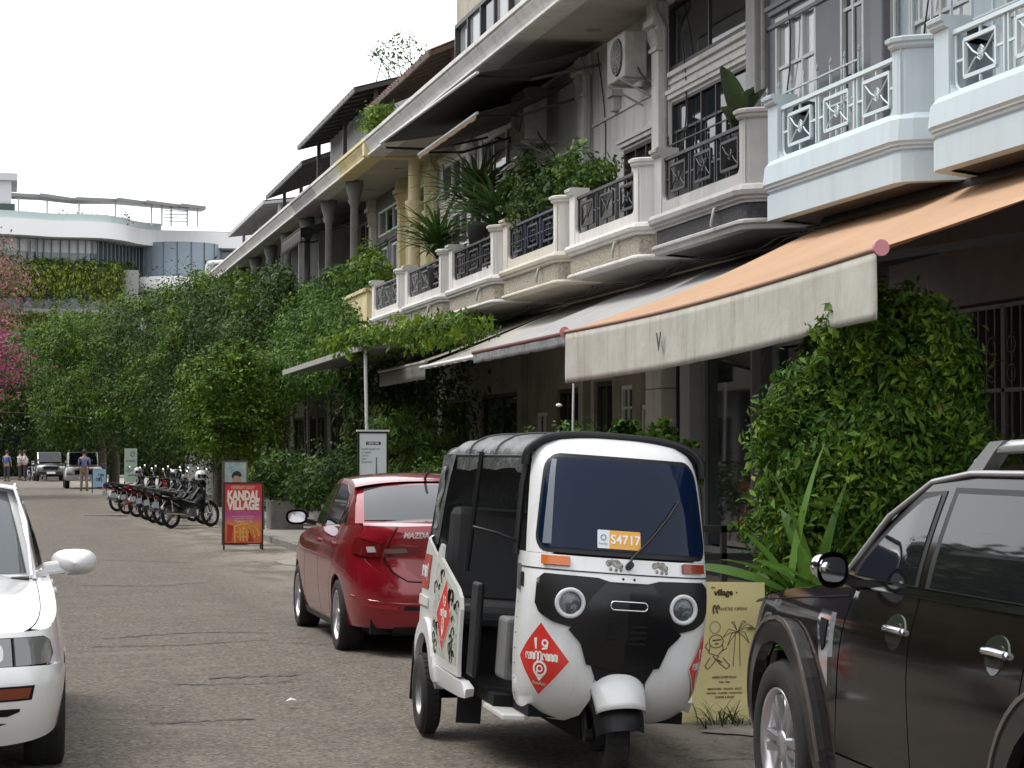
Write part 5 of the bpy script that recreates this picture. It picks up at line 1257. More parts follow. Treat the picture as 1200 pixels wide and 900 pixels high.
def hood(u, v):
    x = 2.05+(3.50-2.05)*u; xx = min(x, 3.50); t = (v-.5)*2; a = c.a_of_x(min(x, 3.44)); X, Y, Z = c.deform(*c.arc(a), tops(xx)); Y = Y*.90
    bow = .16*t*t*u
    return (x-bow, Y*t, tops(xx)+.035*(1-t*t)+.012*exp(-((abs(t)-.72)/.08)**2)-.03*max(0, (u-.93)/.07)**2)
q = MB(); q.grid(hood, 24, 24); part('bonnet', q, wp, WC)
def wtop(sgn):
    def f(u, v):
        x = 1.95+(3.36-1.95)*u; a = c.a_of_x(x); X, Y, Z = c.deform(*c.arc(a), tops(x)); t = .905+.095*v
        return (X-.0, sgn*Y*t, tops(x)+.035*(1-t*t)-.004)
    return f
for s in (-1, 1): part('wing_top', MB().grid(wtop(s), 20, 4), wp, WC)
q = MB(); q.box((1.95, -.70, .90), (2.12, .70, .955)); part('cowl_panel', q, blackpl, WC)
topdeck(c, -1.0, .1, lambda x: tops(x), .04, 'boot_top', wp, WC)
gp = [(-.6, .97), (-.3, 1.05), (.25, 1.35), (.55, 1.40), (1.0, 1.41), (1.3, 1.39), (1.65, 1.22), (2.08, .95), (2.0, .93), (0, .95)]
greenhouse(c, dict(yb=[(-.5, .72), (.2, .79), (1.3, .79), (2.1, .735)], inset=.16, crown=.04, zb=.95, zr=1.41, prof=gp, roof=[(.2, 1.33), (.5, 1.395), (1.0, 1.41), (1.28, 1.395)], rx=(.26, 1.33),
    win=[('side_window', [(1.02, .985), (1.03, 1.325), (1.27, 1.315), (1.62, 1.155), (1.86, 1.0)]), ('side_window', [(.2, .99), (.3, 1.25), (.55, 1.31), (.97, 1.33), (.97, .985)])], trim=[],
    ws=(2.12, 1.33, .20, .11, .945, 1.39, .745, .615), rw=(-.45, .26, -.1, -.08, 1.0, 1.34, .66, .60), wsm=glass('pale_windscreen', (.085, .10, .105), .12, .04), ws_in=(.035, .05)), wp, cglass, WC)
q = MB()
for s in (-1, 1): q.tube([(2.10, s*.715, .965), (1.68, s*.685, 1.225), (1.33, s*.62, 1.397), (1.0, s*.625, 1.417), (.4, s*.625, 1.397)], .010, 6)
part('roof_gutter', q, wp, WC)
for s in (-1, 1):
    q = MB(); q.bar((1.72, s*.78, .98), (1.74, s*.92, 1.0), .10, .08); part('mirror_base', q, wp, WC, bev=.02)
    mo_ = mirror_part(WC, None, (1.70, s*.955, 1.02), (.26, .15, .14), wp, mat('mirror_silver', (.6, .62, .64), .05, metal=1), s)
    carwheel(WC, 0, s*.775, WR, .20, .185, rimgrey, spokes(7, .05, .17, .04, .03, .07), s); carwheel(WC, 2.62, s*.775, WR, .20, .185, rimgrey, spokes(7, .05, .17, .04, .03, .07), s)
part('underbody', MB().box((-.9, -.70, .22), (3.2, .70, .36)).box((.4, -.78, .28), (2.2, .78, .6)), blackmat, WC)
q = MB(); q.bar((2.1, .5, .97), (1.85, .1, 1.08), .012); part('wiper', q, blackpl, WC)
for o_ in [q_ for ch in WC.children for q_ in (ch, *ch.children)]:
    if 'mirror' in o_.name: continue
    for v_ in o_.data.vertices:
        if v_.co.z > .97: v_.co.z = .97+(v_.co.z-.97)*1.09
# ---------------------------------------------------------------- dark brown four wheel drive at the right
bp_ = mat('dark_brown_paint', (.012, .009, .0075), .10, noise=(3, .3), coat=.18, spec=.25, speck=(60, .70, (.035, .030, .026)))
bps = mat('brown_flare', (.028, .024, .022), .35, metal=.2, noise=(5, .2), coat=.2)
a_ = radians(87); fwd = Vector((cos(a_), sin(a_), 0)); lft = Vector((-sin(a_), cos(a_), 0))
pc = Vector((3.29, 8.82, 0))-fwd*2.86-lft*.895
SV = thing('parked_car', 'dark brown four wheel drive with silver roof rails at the right edge of the photo', 'car', pc, a_, 'parked cars')
half = [(3.74, 0), (3.72, .40), (3.62, .68), (3.45, .81), (3.1, .865), (2.86, .872), (1.8, .875), (.6, .875), (0, .872), (-.6, .86), (-1.05, .80), (-1.2, .6), (-1.22, 0)]
ky = [(.28, .95), (.4, .985), (.6, 1.0), (.8, 1.005), (.95, .99), (1.03, .965), (1.10, .94), (1.16, .92)]
kf = [(.3, -.12), (.45, -.02), (.6, .0), (.8, -.04), (.95, -.12), (1.1, -.28)]
kr = [(.3, -.05), (.6, 0), (1.1, -.03)]
c = Car(SV, half, ky, kf, kr, 1.3, None); S = c.side()
WR = .372; ar = .46
def tops(x): return pl([(-1.2, 1.12), (1.9, 1.115), (2.3, 1.095), (2.9, 1.06), (3.4, 1.0), (3.7, .93)], x)
c.P('inner_shell', [(-1.0, .4), (-1.0, 1.05), (2.2, 1.05), (3.3, .9), (3.35, .5)]+archpts(2.86, WR, ar+.01, 5, 175)+archpts(0, WR, ar+.01, 5, 175)+[(-.5, .4)], c.side(-.035), blackmat, thick=0)
c.P('front_wing', [(2.18, .40), (2.42, .40)]+archpts(2.86, WR, ar, 176, 4)+[(3.33, .42), (3.50, .44), (3.52, .75), (3.45, tops(3.45)), (2.9, tops(2.9)), (2.06, tops(2.06)), (2.12, .7)], S, bp_)
c.P('front_door', [(1.33, .44), (1.35, tops(1.35)), (2.05, tops(2.05)), (2.105, .7), (2.17, .44)], S, bp_)
c.P('rear_door', [(.52, .44), (.50, .60), (.36, .82), (.30, tops(.3)), (1.34, tops(1.34)), (1.32, .44)], S, bp_)
c.P('rear_wing', [(.50, .40), (.46, .40)]+archpts(0, WR, ar, 4, 176)+[(-.48, .42), (-1.0, .44), (-1.0, tops(-1)), (.29, tops(.3)), (.35, .82), (.49, .60)], S, bp_)
c.P('sill', [(.44, .30), (.44, .43), (2.42, .43), (2.42, .30)], c.side(.0), bps)
for cx in (0, 2.86): c.P('arch_flare', archpts(cx, WR, ar+.10, 184, -4, 18)+archpts(cx, WR, ar-.005, -2, 182, 18), c.side(.035), bps, thick=.045, cell=.05)
for cx in (0, 2.86): c.P('arch_rib', archpts(cx, WR, ar+.105, 178, 2, 18)+archpts(cx, WR, ar+.088, 2, 178, 18), c.side(.042), mat('flare_edge', (.12, .10, .09), .35, metal=.3, coat=.3), thick=.01, cell=.06)
for x in (1.50, .56):
    q = MB(); S3 = c.side(.002); n = 20
    pts = [(x+.10*cos(t)*(1.0 if sin(t) > 0 else .7), .985+(.058 if sin(t) > 0 else .075)*sin(t)) for t in [i*2*pi/n for i in range(n)]]
    o = c.P('handle_cup', pts, c.side(.004), chrome, cell=.04, thick=.006)
    c.P('cup_recess', rrect(x-.07, .935, x+.07, 1.01, .03, 3), c.side(.007), mat('recess_dark', (.05, .045, .042), .2, metal=.6), cell=.04, thick=.002)
    q = MB(); q.tube([S(x-.09, .985)+Vector((0, .008, 0)), S(x, .99)+Vector((0, .022, 0)), S(x+.09, .985)+Vector((0, .008, 0))], .013, 8); part('door_handle', q, chrome, SV)
c.P('wing_vent', [(2.22, 1.0), (2.36, 1.005), (2.38, .96), (2.30, .80), (2.20, .70), (2.20, .82)], c.side(.010), chrome, cell=.05)
c.P('vent_insert', [(2.245, .965), (2.33, .97), (2.33, .93), (2.27, .84), (2.245, .86)], c.side(.014), blackmat, cell=.05, thick=.003)
c.P('bonnet_gap', [(2.1, 1.078), (3.3, .99), (3.3, .984), (2.1, 1.072)], c.side(.004), blackmat, thick=.002)
F = c.F; aE = c.a_of_x(3.50)
c.P('front_bumper', [(0, .35), (0, .70), (.5, .70), (aE, .74), (aE+.08, .74), (aE+.10, .42), (.6, .34)][::-1], F(.006), bp_)
c.P('headlamp', [(.40, .72), (.38, .90), (.75, .96), (aE+.05, .97), (aE+.08, .80), (aE, .76)][::-1], F(.006), mat('suv_lamp', (.3, .3, .3), .08, metal=.4, coat=1), cell=.05)
c.P('grille', [(0, .72), (0, .92), (.37, .90), (.39, .72)][::-1], F(.0), chrome, cell=.05)
c.P('nose_top', [(0, .92), (0, .99), (aE+.05, 1.0), (aE+.05, .975), (.75, .965), (.37, .905)][::-1], F(0), bp_)
def hood2(u, v):
    x = 2.15+(3.58-2.15)*u; t = (v-.5)*2; a = c.a_of_x(min(x, 3.50)); X, Y, Z = c.deform(*c.arc(a), tops(x)); 
    return (X if x < 3.5 else x-.03, Y*t*(1-.0*u), tops(x)+.045*(1-abs(t)**2.2)-.012*max(0, (u-.9)/.1)**2)
part('bonnet', MB().grid(hood2, 24, 24), bp_, SV)
gp = [(-1.1, 1.12), (-1.05, 1.53), (-.8, 1.58), (0, 1.62), (1.2, 1.615), (1.4, 1.605), (1.55, 1.58), (1.70, 1.525), (1.85, 1.44), (2.05, 1.31), (2.36, 1.10), (2.2, 1.09), (0, 1.10)]
greenhouse(c, dict(yb=[(-1.2, .78), (.2, .815), (1.6, .815), (2.4, .77)], inset=.15, crown=.075, zb=1.12, zr=1.62, prof=gp, roof=[(-1.08, 1.55), (-.8, 1.58), (0, 1.62), (1.1, 1.62), (1.5, 1.59)], rx=(-1.08, 1.56),
    win=[('side_window', [(1.42, 1.155), (1.42, 1.53), (1.56, 1.512), (1.80, 1.39), (2.06, 1.22), (2.12, 1.155)]), ('side_window', [(.32, 1.155), (.36, 1.52), (.55, 1.54), (1.26, 1.54), (1.26, 1.155)]), ('side_window', [(-.95, 1.16), (-.93, 1.49), (.2, 1.52), (.16, 1.16)])],
    trim=[[(-1.0, 1.125), (-1.0, 1.148), (2.2, 1.14), (2.2, 1.115)]], ws=(2.42, 1.58, .16, .10, 1.11, 1.59, .78, .655), rw=(-1.12, -1.07, 0, 0, 1.15, 1.53, .75, .66)), bp_, cglass, SV)
c.P('window_surround', [(1.38, 1.15), (1.38, 1.55), (1.60, 1.54), (1.83, 1.42), (2.16, 1.18), (2.16, 1.15)], ang_off(lambda x, z: Vector((x, pl([(-1.2, .78), (.2, .815), (1.6, .815), (2.4, .77)], x)-.15*max(0, (z-1.12)/.50)**1.25, z)), .003, -1), blackpl, cell=.07, thick=.003)
c.P('window_surround', [(.28, 1.15), (.32, 1.545), (.55, 1.565), (1.31, 1.565), (1.31, 1.15)], ang_off(lambda x, z: Vector((x, pl([(-1.2, .78), (.2, .815), (1.6, .815), (2.4, .77)], x)-.15*max(0, (z-1.12)/.50)**1.25, z)), .003, -1), blackpl, cell=.07, thick=.003)
for s in (-1, 1):
    q = MB(); q.tube([(1.30, s*.60, 1.66), (1.12, s*.60, 1.73), (.6, s*.60, 1.745), (-.5, s*.60, 1.73), (-.75, s*.60, 1.65)], .028, 8); 
    q.prism([(1.36, 1.63), (1.14, 1.755), (1.02, 1.76), (1.10, 1.715), (1.22, 1.63)], s*.60-.03, s*.60+.03, 'xz'); part('roof_rail', q, mat('silver_rail', (.55, .56, .57), .3, metal=.6), SV)
    carwheel(SV, 0, s*.775, WR, .24, .245, rimal, spokes(6, .06, .225, .045, .035, .095, twin=True), s); carwheel(SV, 2.86, s*.775, WR, .24, .245, rimal, spokes(6, .06, .225, .045, .035, .095, twin=True), s)
    mm = mirror_part(SV, None, (1.98, s*.935, 1.19), (.13, .155, .12), blackpl, mat('mirror_reflecting_dark', (.10, .10, .105), .06, metal=1), s)  # glass colour darkened to stand for the dark surroundings it reflects
    q = MB(); q.grid(lambda u, v: (2.03+.06*cos(2*pi*u)*sin(pi*v), s*(.965+.045*sin(2*pi*u)*sin(pi*v)), 1.20-.055*cos(pi*v)), 16, 10); part('mirror_cover', q, chrome, mm)
    q = MB(); q.box((-.9, s*.72, .28), (2.3, s*.80, .32)); part('side_step', q, blackpl, SV)
    q = MB(); q.tube([(2.35, s*.772, 1.12), (1.87, s*.735, 1.43), (1.57, s*.675, 1.585), (1.2, s*.672, 1.625), (0, s*.672, 1.632)], .014, 6); part('roof_moulding', q, mat('silver_trim', (.45, .45, .46), .3, metal=.6), SV)
part('underbody', MB().box((-1.0, -.70, .30), (3.3, .70, .46)).box((.5, -.80, .35), (2.3, .80, .6)), blackmat, SV)
for o_ in [q_ for ch in SV.children for q_ in (ch, *ch.children)]:
    for v_ in o_.data.vertices:
        if v_.co.z > 1.17: v_.co.z = 1.17+(v_.co.z-1.17)*.885
# ---------------------------------------------------------------- far grey car facing the camera
gp_ = mat('grey_far_paint', (.20, .19, .18), .3, metal=.3, coat=.6)
FC = thing('parked_car', 'small grey four wheel drive far down the street behind the man in blue', 'car', (3.62, 102, 0), radians(-90), 'parked cars')
q = MB()
sec = [(-.3, .5, .95, .82), (.9, .5, 1.0, .84), (1.9, .45, 1.0, .86), (2.7, .42, .95, .86), (3.1, .42, .88, .80), (3.25, .45, .80, .70)]
q.sweep([(0, 0)], []) if False else None
vs = []
for x, z0, z1, w in sec: vs += [(x, -w, z0), (x, -w*1.02, (z0+z1)/2), (x, -w*.94, z1), (x, 0, z1+.05), (x, w*.94, z1), (x, w*1.02, (z0+z1)/2), (x, w, z0)]
n = 7; q.add(vs, [(i*n+j, i*n+j+1, (i+1)*n+j+1, (i+1)*n+j) for i in range(len(sec)-1) for j in range(n-1)]+[tuple(range(n)), tuple(range(len(vs)-n, len(vs)))], 0, True); part('body', q, gp_, FC)
q = MB(); q.prism([(-.3, .95), (-.2, 1.55), (.1, 1.65), (1.2, 1.66), (2.1, .98)], -.68, .68, 'xz'); part('cabin', q, mat('silver_far_paint', (.42, .42, .42), .3, coat=.5), FC, bev=.05)
q = MB(); q.add([(1.28, -.58, 1.60), (1.28, .58, 1.60), (2.05, .66, 1.06), (2.05, -.66, 1.06)], [(0, 1, 2, 3)]); q.v = [(x+.03, y, z+.03) for x, y, z in q.v]; part('windscreen', q, cglass, FC)
for s in (-1, 1):
    part('headlamp', MB().box((3.10, s*.50, .72), (3.27, s*.76, .86)), mat('far_lamp', (.7, .72, .72), .1, metal=.3), FC, bev=.03); part('mirror', MB().box((1.8, s*.86, 1.0), (1.95, s*1.04, 1.15)), gp_, FC, bev=.03)
    for x in (.2, 2.65): part('wheel', MB().lathe([(0, -.1), (.3, -.11), (.34, -.08), (.34, .08), (.3, .11), (0, .1)], (x, s*.74, .34), 20, axis='y'), rubber, FC)
part('grille', MB().box((3.20, -.42, .66), (3.28, .42, .84)), blackmat, FC); part('front_bumper', MB().box((3.1, -.82, .36), (3.36, .82, .60)), mat('far_bumper', (.35, .35, .35), .4), FC, bev=.05)
part('number_plate', MB().box((3.36, -.24, .42), (3.375, .24, .54)), whitev, FC)
# ================================================================ vegetation
def leafmats(base, key, var=.35, tr=.3):
    r, g, b = base
    A = mat('leaf_'+key, base, .6, noise=(2.5, .35, 3), trans=tr, spec=.18)
    B = mat('leaf_'+key+'_light', (min(1, r*1.7), g*1.45, b*1.1), .55, noise=(3, .3, 3), trans=tr, spec=.22)
    C_ = mat('leaf_'+key+'_dark', (r*.55, g*.6, b*.65), .65, noise=(2.5, .3, 3), trans=tr*.7, spec=.15)
    return [A, B, C_]
def leafcloud(name, blobs, n, size, mats, par, droop=.2, clump=.16, asp=.45, seed=1, per=22, shell=.62, upb=.5, kind='stuff', probs=(.45, .32, .23), fold=False, wb=1.3, nr=.55):
    """a crown of many small leaves gathered in clumps on uneven ellipsoids; one mesh"""
    rg = np.random.default_rng(seed); P = []; Nn = []; MI = []
    vol = np.array([b[3]*b[4]+b[4]*b[5]+b[3]*b[5] for b in blobs]); cnt = (n*vol/vol.sum()).astype(int)
    for b, k in zip(blobs, cnt):
        nc = max(3, k//per); c = np.array(b[:3]); R = np.array(b[3:6])
        d = rg.normal(size=(nc, 3)); d /= np.linalg.norm(d, axis=1)[:, None]
        ph = rg.uniform(0, 6.28, 6)
        wob = 1+wb*.17*np.sin(3*d[:, 0]+ph[0])*np.sin(4*d[:, 2]+ph[1])+wb*.15*np.sin(7*d[:, 1]+ph[2]+5*d[:, 2])+.07*np.sin(13*d[:, 0]+ph[3])*np.sin(11*d[:, 2]+ph[4])
        r = (shell+(1.02-shell)*rg.random(nc)**.6)*wob
        cc = c+d*R*r[:, None]
        rep = rg.poisson(per, nc)+2; idx = np.repeat(np.arange(nc), rep)
        rm = float(min(R)); sp = clump*rm
        p = cc[idx]+rg.normal(size=(len(idx), 3))*sp*np.array([1, 1, .75])
        nn = d[idx]*.9+rg.normal(size=(len(idx), 3))*nr+np.array([0, 0, upb])
        mi = rg.choice(3, size=nc, p=probs)[idx]; fl = rg.random(len(idx)) < .2; mi[fl] = rg.integers(0, 3, fl.sum()); mi[rg.random(len(idx)) < .006] = 3
        P.append(p); Nn.append(nn); MI.append(mi)
    P = np.concatenate(P); Nn = np.concatenate(Nn); MI = np.concatenate(MI); m = len(P)
    ok = P[:, 2] > .03; P = P[ok]; Nn = Nn[ok]; MI = MI[ok]; m = len(P)
    Nn /= np.linalg.norm(Nn, axis=1)[:, None]+1e-9
    a = rg.normal(size=(m, 3)); a[:, 2] -= droop*3; a -= Nn*(a*Nn).sum(1)[:, None]; a /= np.linalg.norm(a, axis=1)[:, None]+1e-9
    bb = np.cross(Nn, a); L = size*(.45+1.15*rg.random(m)**1.3)[:, None]; Wd = L*asp
    if fold:
        V = np.stack([P-a*L*.5, P+bb*Wd*.5-a*L*.05+Nn*Wd*.18, P+a*L*.5-Nn*L*.12, P-bb*Wd*.5-a*L*.05+Nn*Wd*.18], 1).reshape(-1, 3)
        F = np.arange(m)[:, None]*4+np.array([0, 1, 2, 0, 2, 3]); F = F.reshape(-1, 3); k = 3; MI = np.repeat(MI, 2)
    else:
        V = np.stack([P-a*L*.5, P+bb*Wd*.5-a*L*.08, P+a*L*.5, P-bb*Wd*.5-a*L*.08], 1).reshape(-1, 3); F = np.arange(m*4).reshape(-1, 4); k = 4
    me = bpy.data.meshes.new(name); nf = len(F)
    me.vertices.add(len(V)); me.vertices.foreach_set('co', V.astype(np.float32).ravel())
    me.loops.add(nf*k); me.loops.foreach_set('vertex_index', F.astype(np.int32).ravel())
    me.polygons.add(nf); me.polygons.foreach_set('loop_start', np.arange(nf, dtype=np.int32)*k); me.polygons.foreach_set('loop_total', np.full(nf, k, dtype=np.int32))
    for q in mats: me.materials.append(q)
    me.materials.append(mat('leaf_dry', (.16, .16, .03), .7, trans=.2))
    me.polygons.foreach_set('material_index', MI.astype(np.int32)); me.update(); me.validate()
    o = link(name, me, par)
    if kind: o['kind'] = kind
    return o
bark = mat('bark', (.075, .06, .045), .9, noise=(6, .4), bump=(14, .9, .03), ns=(1, 1, .3))
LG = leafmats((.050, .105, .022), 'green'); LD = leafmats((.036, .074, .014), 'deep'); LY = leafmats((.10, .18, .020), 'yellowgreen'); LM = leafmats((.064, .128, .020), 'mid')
LB = leafmats((.060, .135, .020), 'bright'); LIT = leafmats((.085, .165, .024), 'spray')
def tree(lab, blobs, n, size, lm, base, seed=1, r0=.16, group=None, cat='tree', name='tree', **k):
    t = thing(name, lab, cat, (0, 0, 0), 0, group); q = MB(); rd = random.Random(seed)
    for b in blobs:
        for j in range(5 if b[1] < 70 else 2):
            a = rd.uniform(0, 6.28); e_ = rd.uniform(-.3, 1.2); p1 = (b[0]+b[3]*.5*cos(a), b[1]+b[4]*.5*sin(a), b[2]+b[5]*.4*sin(e_)); p2 = (b[0]+b[3]*1.08*cos(a), b[1]+b[4]*1.08*sin(a), b[2]+b[5]*.85*sin(e_)); q.tube([b[:3], p1, p2], .02, 4, rs=[r0*.2, r0*.12, r0*.04])
    bx, by = base; top = max(b[2] for b in blobs); cx = sum(b[0] for b in blobs)/len(blobs); cy = sum(b[1] for b in blobs)/len(blobs)
    fork = min(b[2]-b[5]*.6 for b in blobs); fork = max(fork, .7)
    q.tube([(bx, by, -.02), (bx+.05, by, fork*.5), (bx+(cx-bx)*.2, by+(cy-by)*.2, fork)], r0, 9, rs=[r0*1.25, r0, r0*.85])
    for b in blobs:
        for j in range(2):
            e = (b[0]+rd.uniform(-.4, .4)*b[3], b[1]+rd.uniform(-.4, .4)*b[4], b[2]+rd.uniform(0, .5)*b[5]); s = (bx+(cx-bx)*.2, by+(cy-by)*.2, fork)
            mid = [(s[i]+e[i])/2+rd.uniform(-.15, .15)*b[3] for i in range(3)]
            q.tube([s, mid, e], r0*.4, 6, rs=[r0*.6, r0*.38, r0*.1])
    part('trunk', q, bark, t); leafcloud('crown', blobs, n, size, lm, t, seed=seed, **k)
    if n > 10000 and blobs[0][1] < 145:      # lit sprays on the upper camera side, brightness put into a paler leaf colour
        ex = []
        for b in blobs:
            for j in range(7):
                a = rd.uniform(pi, 2*pi); e_ = rd.uniform(-.5, 1.3); ex.append((b[0]+b[3]*.98*cos(a)*cos(e_), b[1]+b[4]*.98*sin(a)*cos(e_), b[2]+b[5]*1.0*sin(e_), b[3]*rd.uniform(.18, .34), b[4]*rd.uniform(.15, .25), b[5]*rd.uniform(.14, .26)))
        leafcloud('lit_sprays', ex, int(n*.28), size*1.05, LIT, t, seed=seed+500, clump=.4, shell=.2, droop=k.get('droop', .3))
    return t
# --- trees along the pavement on the right, far to near
tree('tall vine covered tree with a hanging left edge, farthest of the row', [(2.9, 100, 5.1, 1.5, 2.5, 2.9), (4.4, 101, 5.8, 2.0, 2.5, 2.4), (5.6, 99, 4.4, 1.7, 2.5, 2.3), (2.6, 99, 3.2, 1.1, 2, 1.2), (3.6, 97, 4.0, 1.2, 1.5, 1.6), (6.6, 100, 6.2, 1.6, 2.5, 2.0)], 44000, .15, LM, (5.0, 100), 3, .22, droop=.9, clump=.22)
tree('dark round crowned tree in the middle of the row, behind the parked motorbikes', [(4.9, 78, 4.6, 1.7, 2.5, 2.2), (6.2, 76, 5.3, 1.7, 3, 1.9), (5.0, 80, 6.0, 1.5, 2, 1.3), (6.0, 72, 3.5, 1.8, 3, 2.0), (4.6, 76, 3.0, 1.2, 2, 1.4)], 40000, .13, LD, (5.6, 77), 4, .2, clump=.22)
tree('dark spreading tree directly left of the vine covered balcony', [(6.0, 60, 4.8, 1.5, 3.2, 1.7), (5.6, 66, 5.2, 1.6, 2.5, 1.7), (6.6, 55, 4.3, 1.2, 2.6, 1.5), (5.8, 58, 2.9, 1.3, 3, 1.6), (5.4, 64, 3.3, 1.2, 2, 1.7)], 44000, .115, LD, (5.9, 60), 5, .18, clump=.22)
tree('smaller yellow green tree in front of the dark trees, above the motorbikes', [(4.75, 48, 3.0, .85, 1.0, .85), (5.35, 48.6, 2.9, .8, 1.1, 1.0), (4.5, 47.5, 2.15, .55, .7, .6), (5.5, 48, 2.1, .7, .9, .8), (5.0, 48, 3.75, .45, .6, .4)], 18000, .09, LY, (5.1, 48.2), 6, .08, clump=.22)
# vines over the far balconies
v = thing('climbing_vine', 'light green climbing vine covering the balcony of the yellow and cream shophouses', 'vine')
leafcloud('vine_leaves', [(6.9, 45.2, 4.3, .45, 2.2, .55), (6.8, 48.5, 4.4, .5, 2.2, .7), (6.9, 52, 4.4, .5, 2.2, .7), (7.0, 56, 4.3, .5, 2.5, .7), (6.6, 46.5, 3.5, .6, 3.0, .6), (6.5, 51.5, 3.5, .6, 3.0, .7), (7.3, 43.9, 5.3, .25, .9, .35), (7.3, 47.2, 5.4, .3, 1.0, .5), (7.2, 50.6, 5.3, .3, 1.2, .5)], 36000, .095, LB, v, droop=.5, clump=.25, seed=8)
q = MB()
for i in range(7): s = 44+i*2; q.tube([(7.0, s, .1), (6.95, s+.2, 2.5), (7.0, s+.1, 4.2)], .03, 5)
part('stem', q, bark, v)
v = thing('climbing_vine', 'dark vine hanging from the far upper galleries beside the eave', 'vine')
leafcloud('vine_leaves', [(7.0, 55.5, 5.6, .5, 2.0, .9), (7.1, 60, 5.8, .5, 2.4, .9), (7.1, 65.5, 6.0, .5, 2.5, .8), (7.0, 71, 5.8, .5, 2.5, .9)], 12000, .14, LD, v, droop=.6, clump=.25, seed=9)
part('stem', MB().tube([(7.1, 58, .1), (7.1, 58, 3), (7.1, 60, 5.6)], .04, 5), bark, v)
# roof plants
v = thing('roof_plant', 'yellow green creeper growing out under the red tiled rooftop shelter', 'plant')
leafcloud('leaves', [(7.25, 42.2, 8.35, .25, .9, .28), (7.2, 41.0, 8.25, .2, .6, .2)], 1600, .09, LY, v, seed=10, clump=.3)
v = thing('roof_plant', 'sparse bare tree top showing over the grey rooftop sheet', 'plant')
q = MB(); rd = random.Random(3)
for i in range(9):
    y0 = 46.5+rd.uniform(-.3, .3); q.tube([(8.6, y0, 9.2), (8.4+rd.uniform(-.4, .4), y0-.5+rd.uniform(-.6, .9), 9.9), (8.2+rd.uniform(-.6, .6), y0-1+rd.uniform(-1.3, 1.3), 10.45+rd.uniform(-.1, .35))], .015, 4, rs=[.02, .012, .006])
part('branches', q, bark, v); leafcloud('leaves', [(8.3, 45.6, 10.35, .5, 1.3, .35)], 260, .09, LM, v, seed=11, clump=.2, per=4)
# canopy with vines in front of the dark shops
cn = thing('shop_canopy', 'flat shop canopy overgrown with vines, on a thin white post', 'canopy')
q = MB(); q.add([(5.35, 41.5, 3.22), (5.45, 33.0, 3.30), (8.6, 33.0, 3.6), (8.6, 41.5, 3.6)], [(0, 1, 2, 3)]); o = part('canopy_sheet', q, corrg, cn); o.modifiers.new('s', 'SOLIDIFY').thickness = .05
part('canopy_edge', MB().bar((5.33, 41.5, 3.2), (5.43, 33.0, 3.28), .05, .09), mat('pale_edge', (.3, .3, .27), .7), cn)
part('post', MB().cyl((5.62, 33.2, .12), (5.55, 33.2, 3.3), .028, 8), wframe, cn)
v = thing('climbing_vine', 'yellow green vine spilling over the flat shop canopy edge', 'vine')
leafcloud('vine_leaves', [(6.0, 33.5, 3.50, .7, 1.6, .16), (6.1, 36, 3.50, .8, 1.8, .2), (6.4, 31.6, 3.45, .6, 1.3, .22), (5.5, 34, 3.30, .2, 1.8, .16), (6.3, 30.2, 3.40, .4, .9, .16), (6.5, 38.8, 3.6, .8, 2.2, .25), (7.0, 35, 3.72, .6, 3, .2)], 9000, .10, LY, v, droop=.7, clump=.35, seed=12)
v = thing('climbing_vine', 'dark vine hanging in the shade under the canopy', 'vine')
leafcloud('vine_leaves', [(6.7, 39, 2.4, .6, 2.0, 1.0), (7.2, 36, 2.3, .5, 2.5, 1.1), (7.4, 42, 2.2, .6, 2, 1.2)], 9000, .11, LD, v, droop=.7, clump=.35, seed=13)
# shrubs and pot plants on the pavement
potm = mat('concrete_pot', (.20, .19, .17), .9, noise=(6, .35), bump=(30, .5)); potw = mat('white_pot', (.55, .55, .53), .5, noise=(4, .12)); pott = mat('dark_pot', (.035, .033, .032), .6)
def potplant(lab, x, y, r, h, blobs, n, size, lm, pm, z=.12, seed=1, cat='potted plant', square=False, group=None, **k):
    t = thing('potted_plant', lab, cat, (x, y, z), 0, group); q = MB()
    if square: q.prism(rrect(-r, -r, r, r, .02, 1), 0, h); q.box((-r*.9, -r*.9, h), (r*.9, r*.9, h+.01))
    else: q.lathe([(0, 0), (r*.72, 0), (r*.95, h*.85), (r, h*.87), (r, h), (r*.88, h), (r*.86, h*.9), (0, h*.9)], n=20)
    part('pot', q, pm, t); q = MB(); rd = random.Random(seed)
    for b in blobs:
        for j in range(3): q.tube([(rd.uniform(-.3, .3)*r, rd.uniform(-.3, .3)*r, h*.9), (b[0]*.5+rd.uniform(-.05, .05), b[1]*.5, (h+b[2])*.5), (b[0]+rd.uniform(-.4, .4)*b[3], b[1]+rd.uniform(-.4, .4)*b[4], b[2]+b[5]*.3)], .01, 5)
    part('stem', q, bark, t); leafcloud('foliage', blobs, n, size, lm, t, seed=seed, **k); return t
potplant('bushy shrub in a square concrete planter right of the red and orange sign', 5.5, 42.6, .33, .55, [(-.1, 0, 1.15, .55, .5, .5), (.35, .1, 1.0, .5, .5, .45)], 3200, .10, LG, potm, seed=21, square=True)
potplant('green shrub in a wide white pot beyond the mirror of the red car', 6.05, 40.2, .33, .42, [(0, 0, .95, .6, .55, .45), (-.45, .2, .8, .4, .4, .35)], 3000, .10, LM, potw, seed=22)
potplant('dark green shrub in a pot next to the white pot', 5.9, 44.8, .32, .45, [(0, 0, .95, .6, .6, .5), (-.5, .5, .9, .45, .5, .45)], 2600, .10, LM, pott, seed=23)
potplant('large leafy shrub against the shop wall left of the white menu sign', 6.3, 38.0, .35, .5, [(-.2, 0, 1.15, .65, .7, .6), (.3, .4, 1.3, .6, .7, .7), (-.65, 1.2, 1.0, .5, .6, .5)], 5200, .10, LG, pott, seed=24)
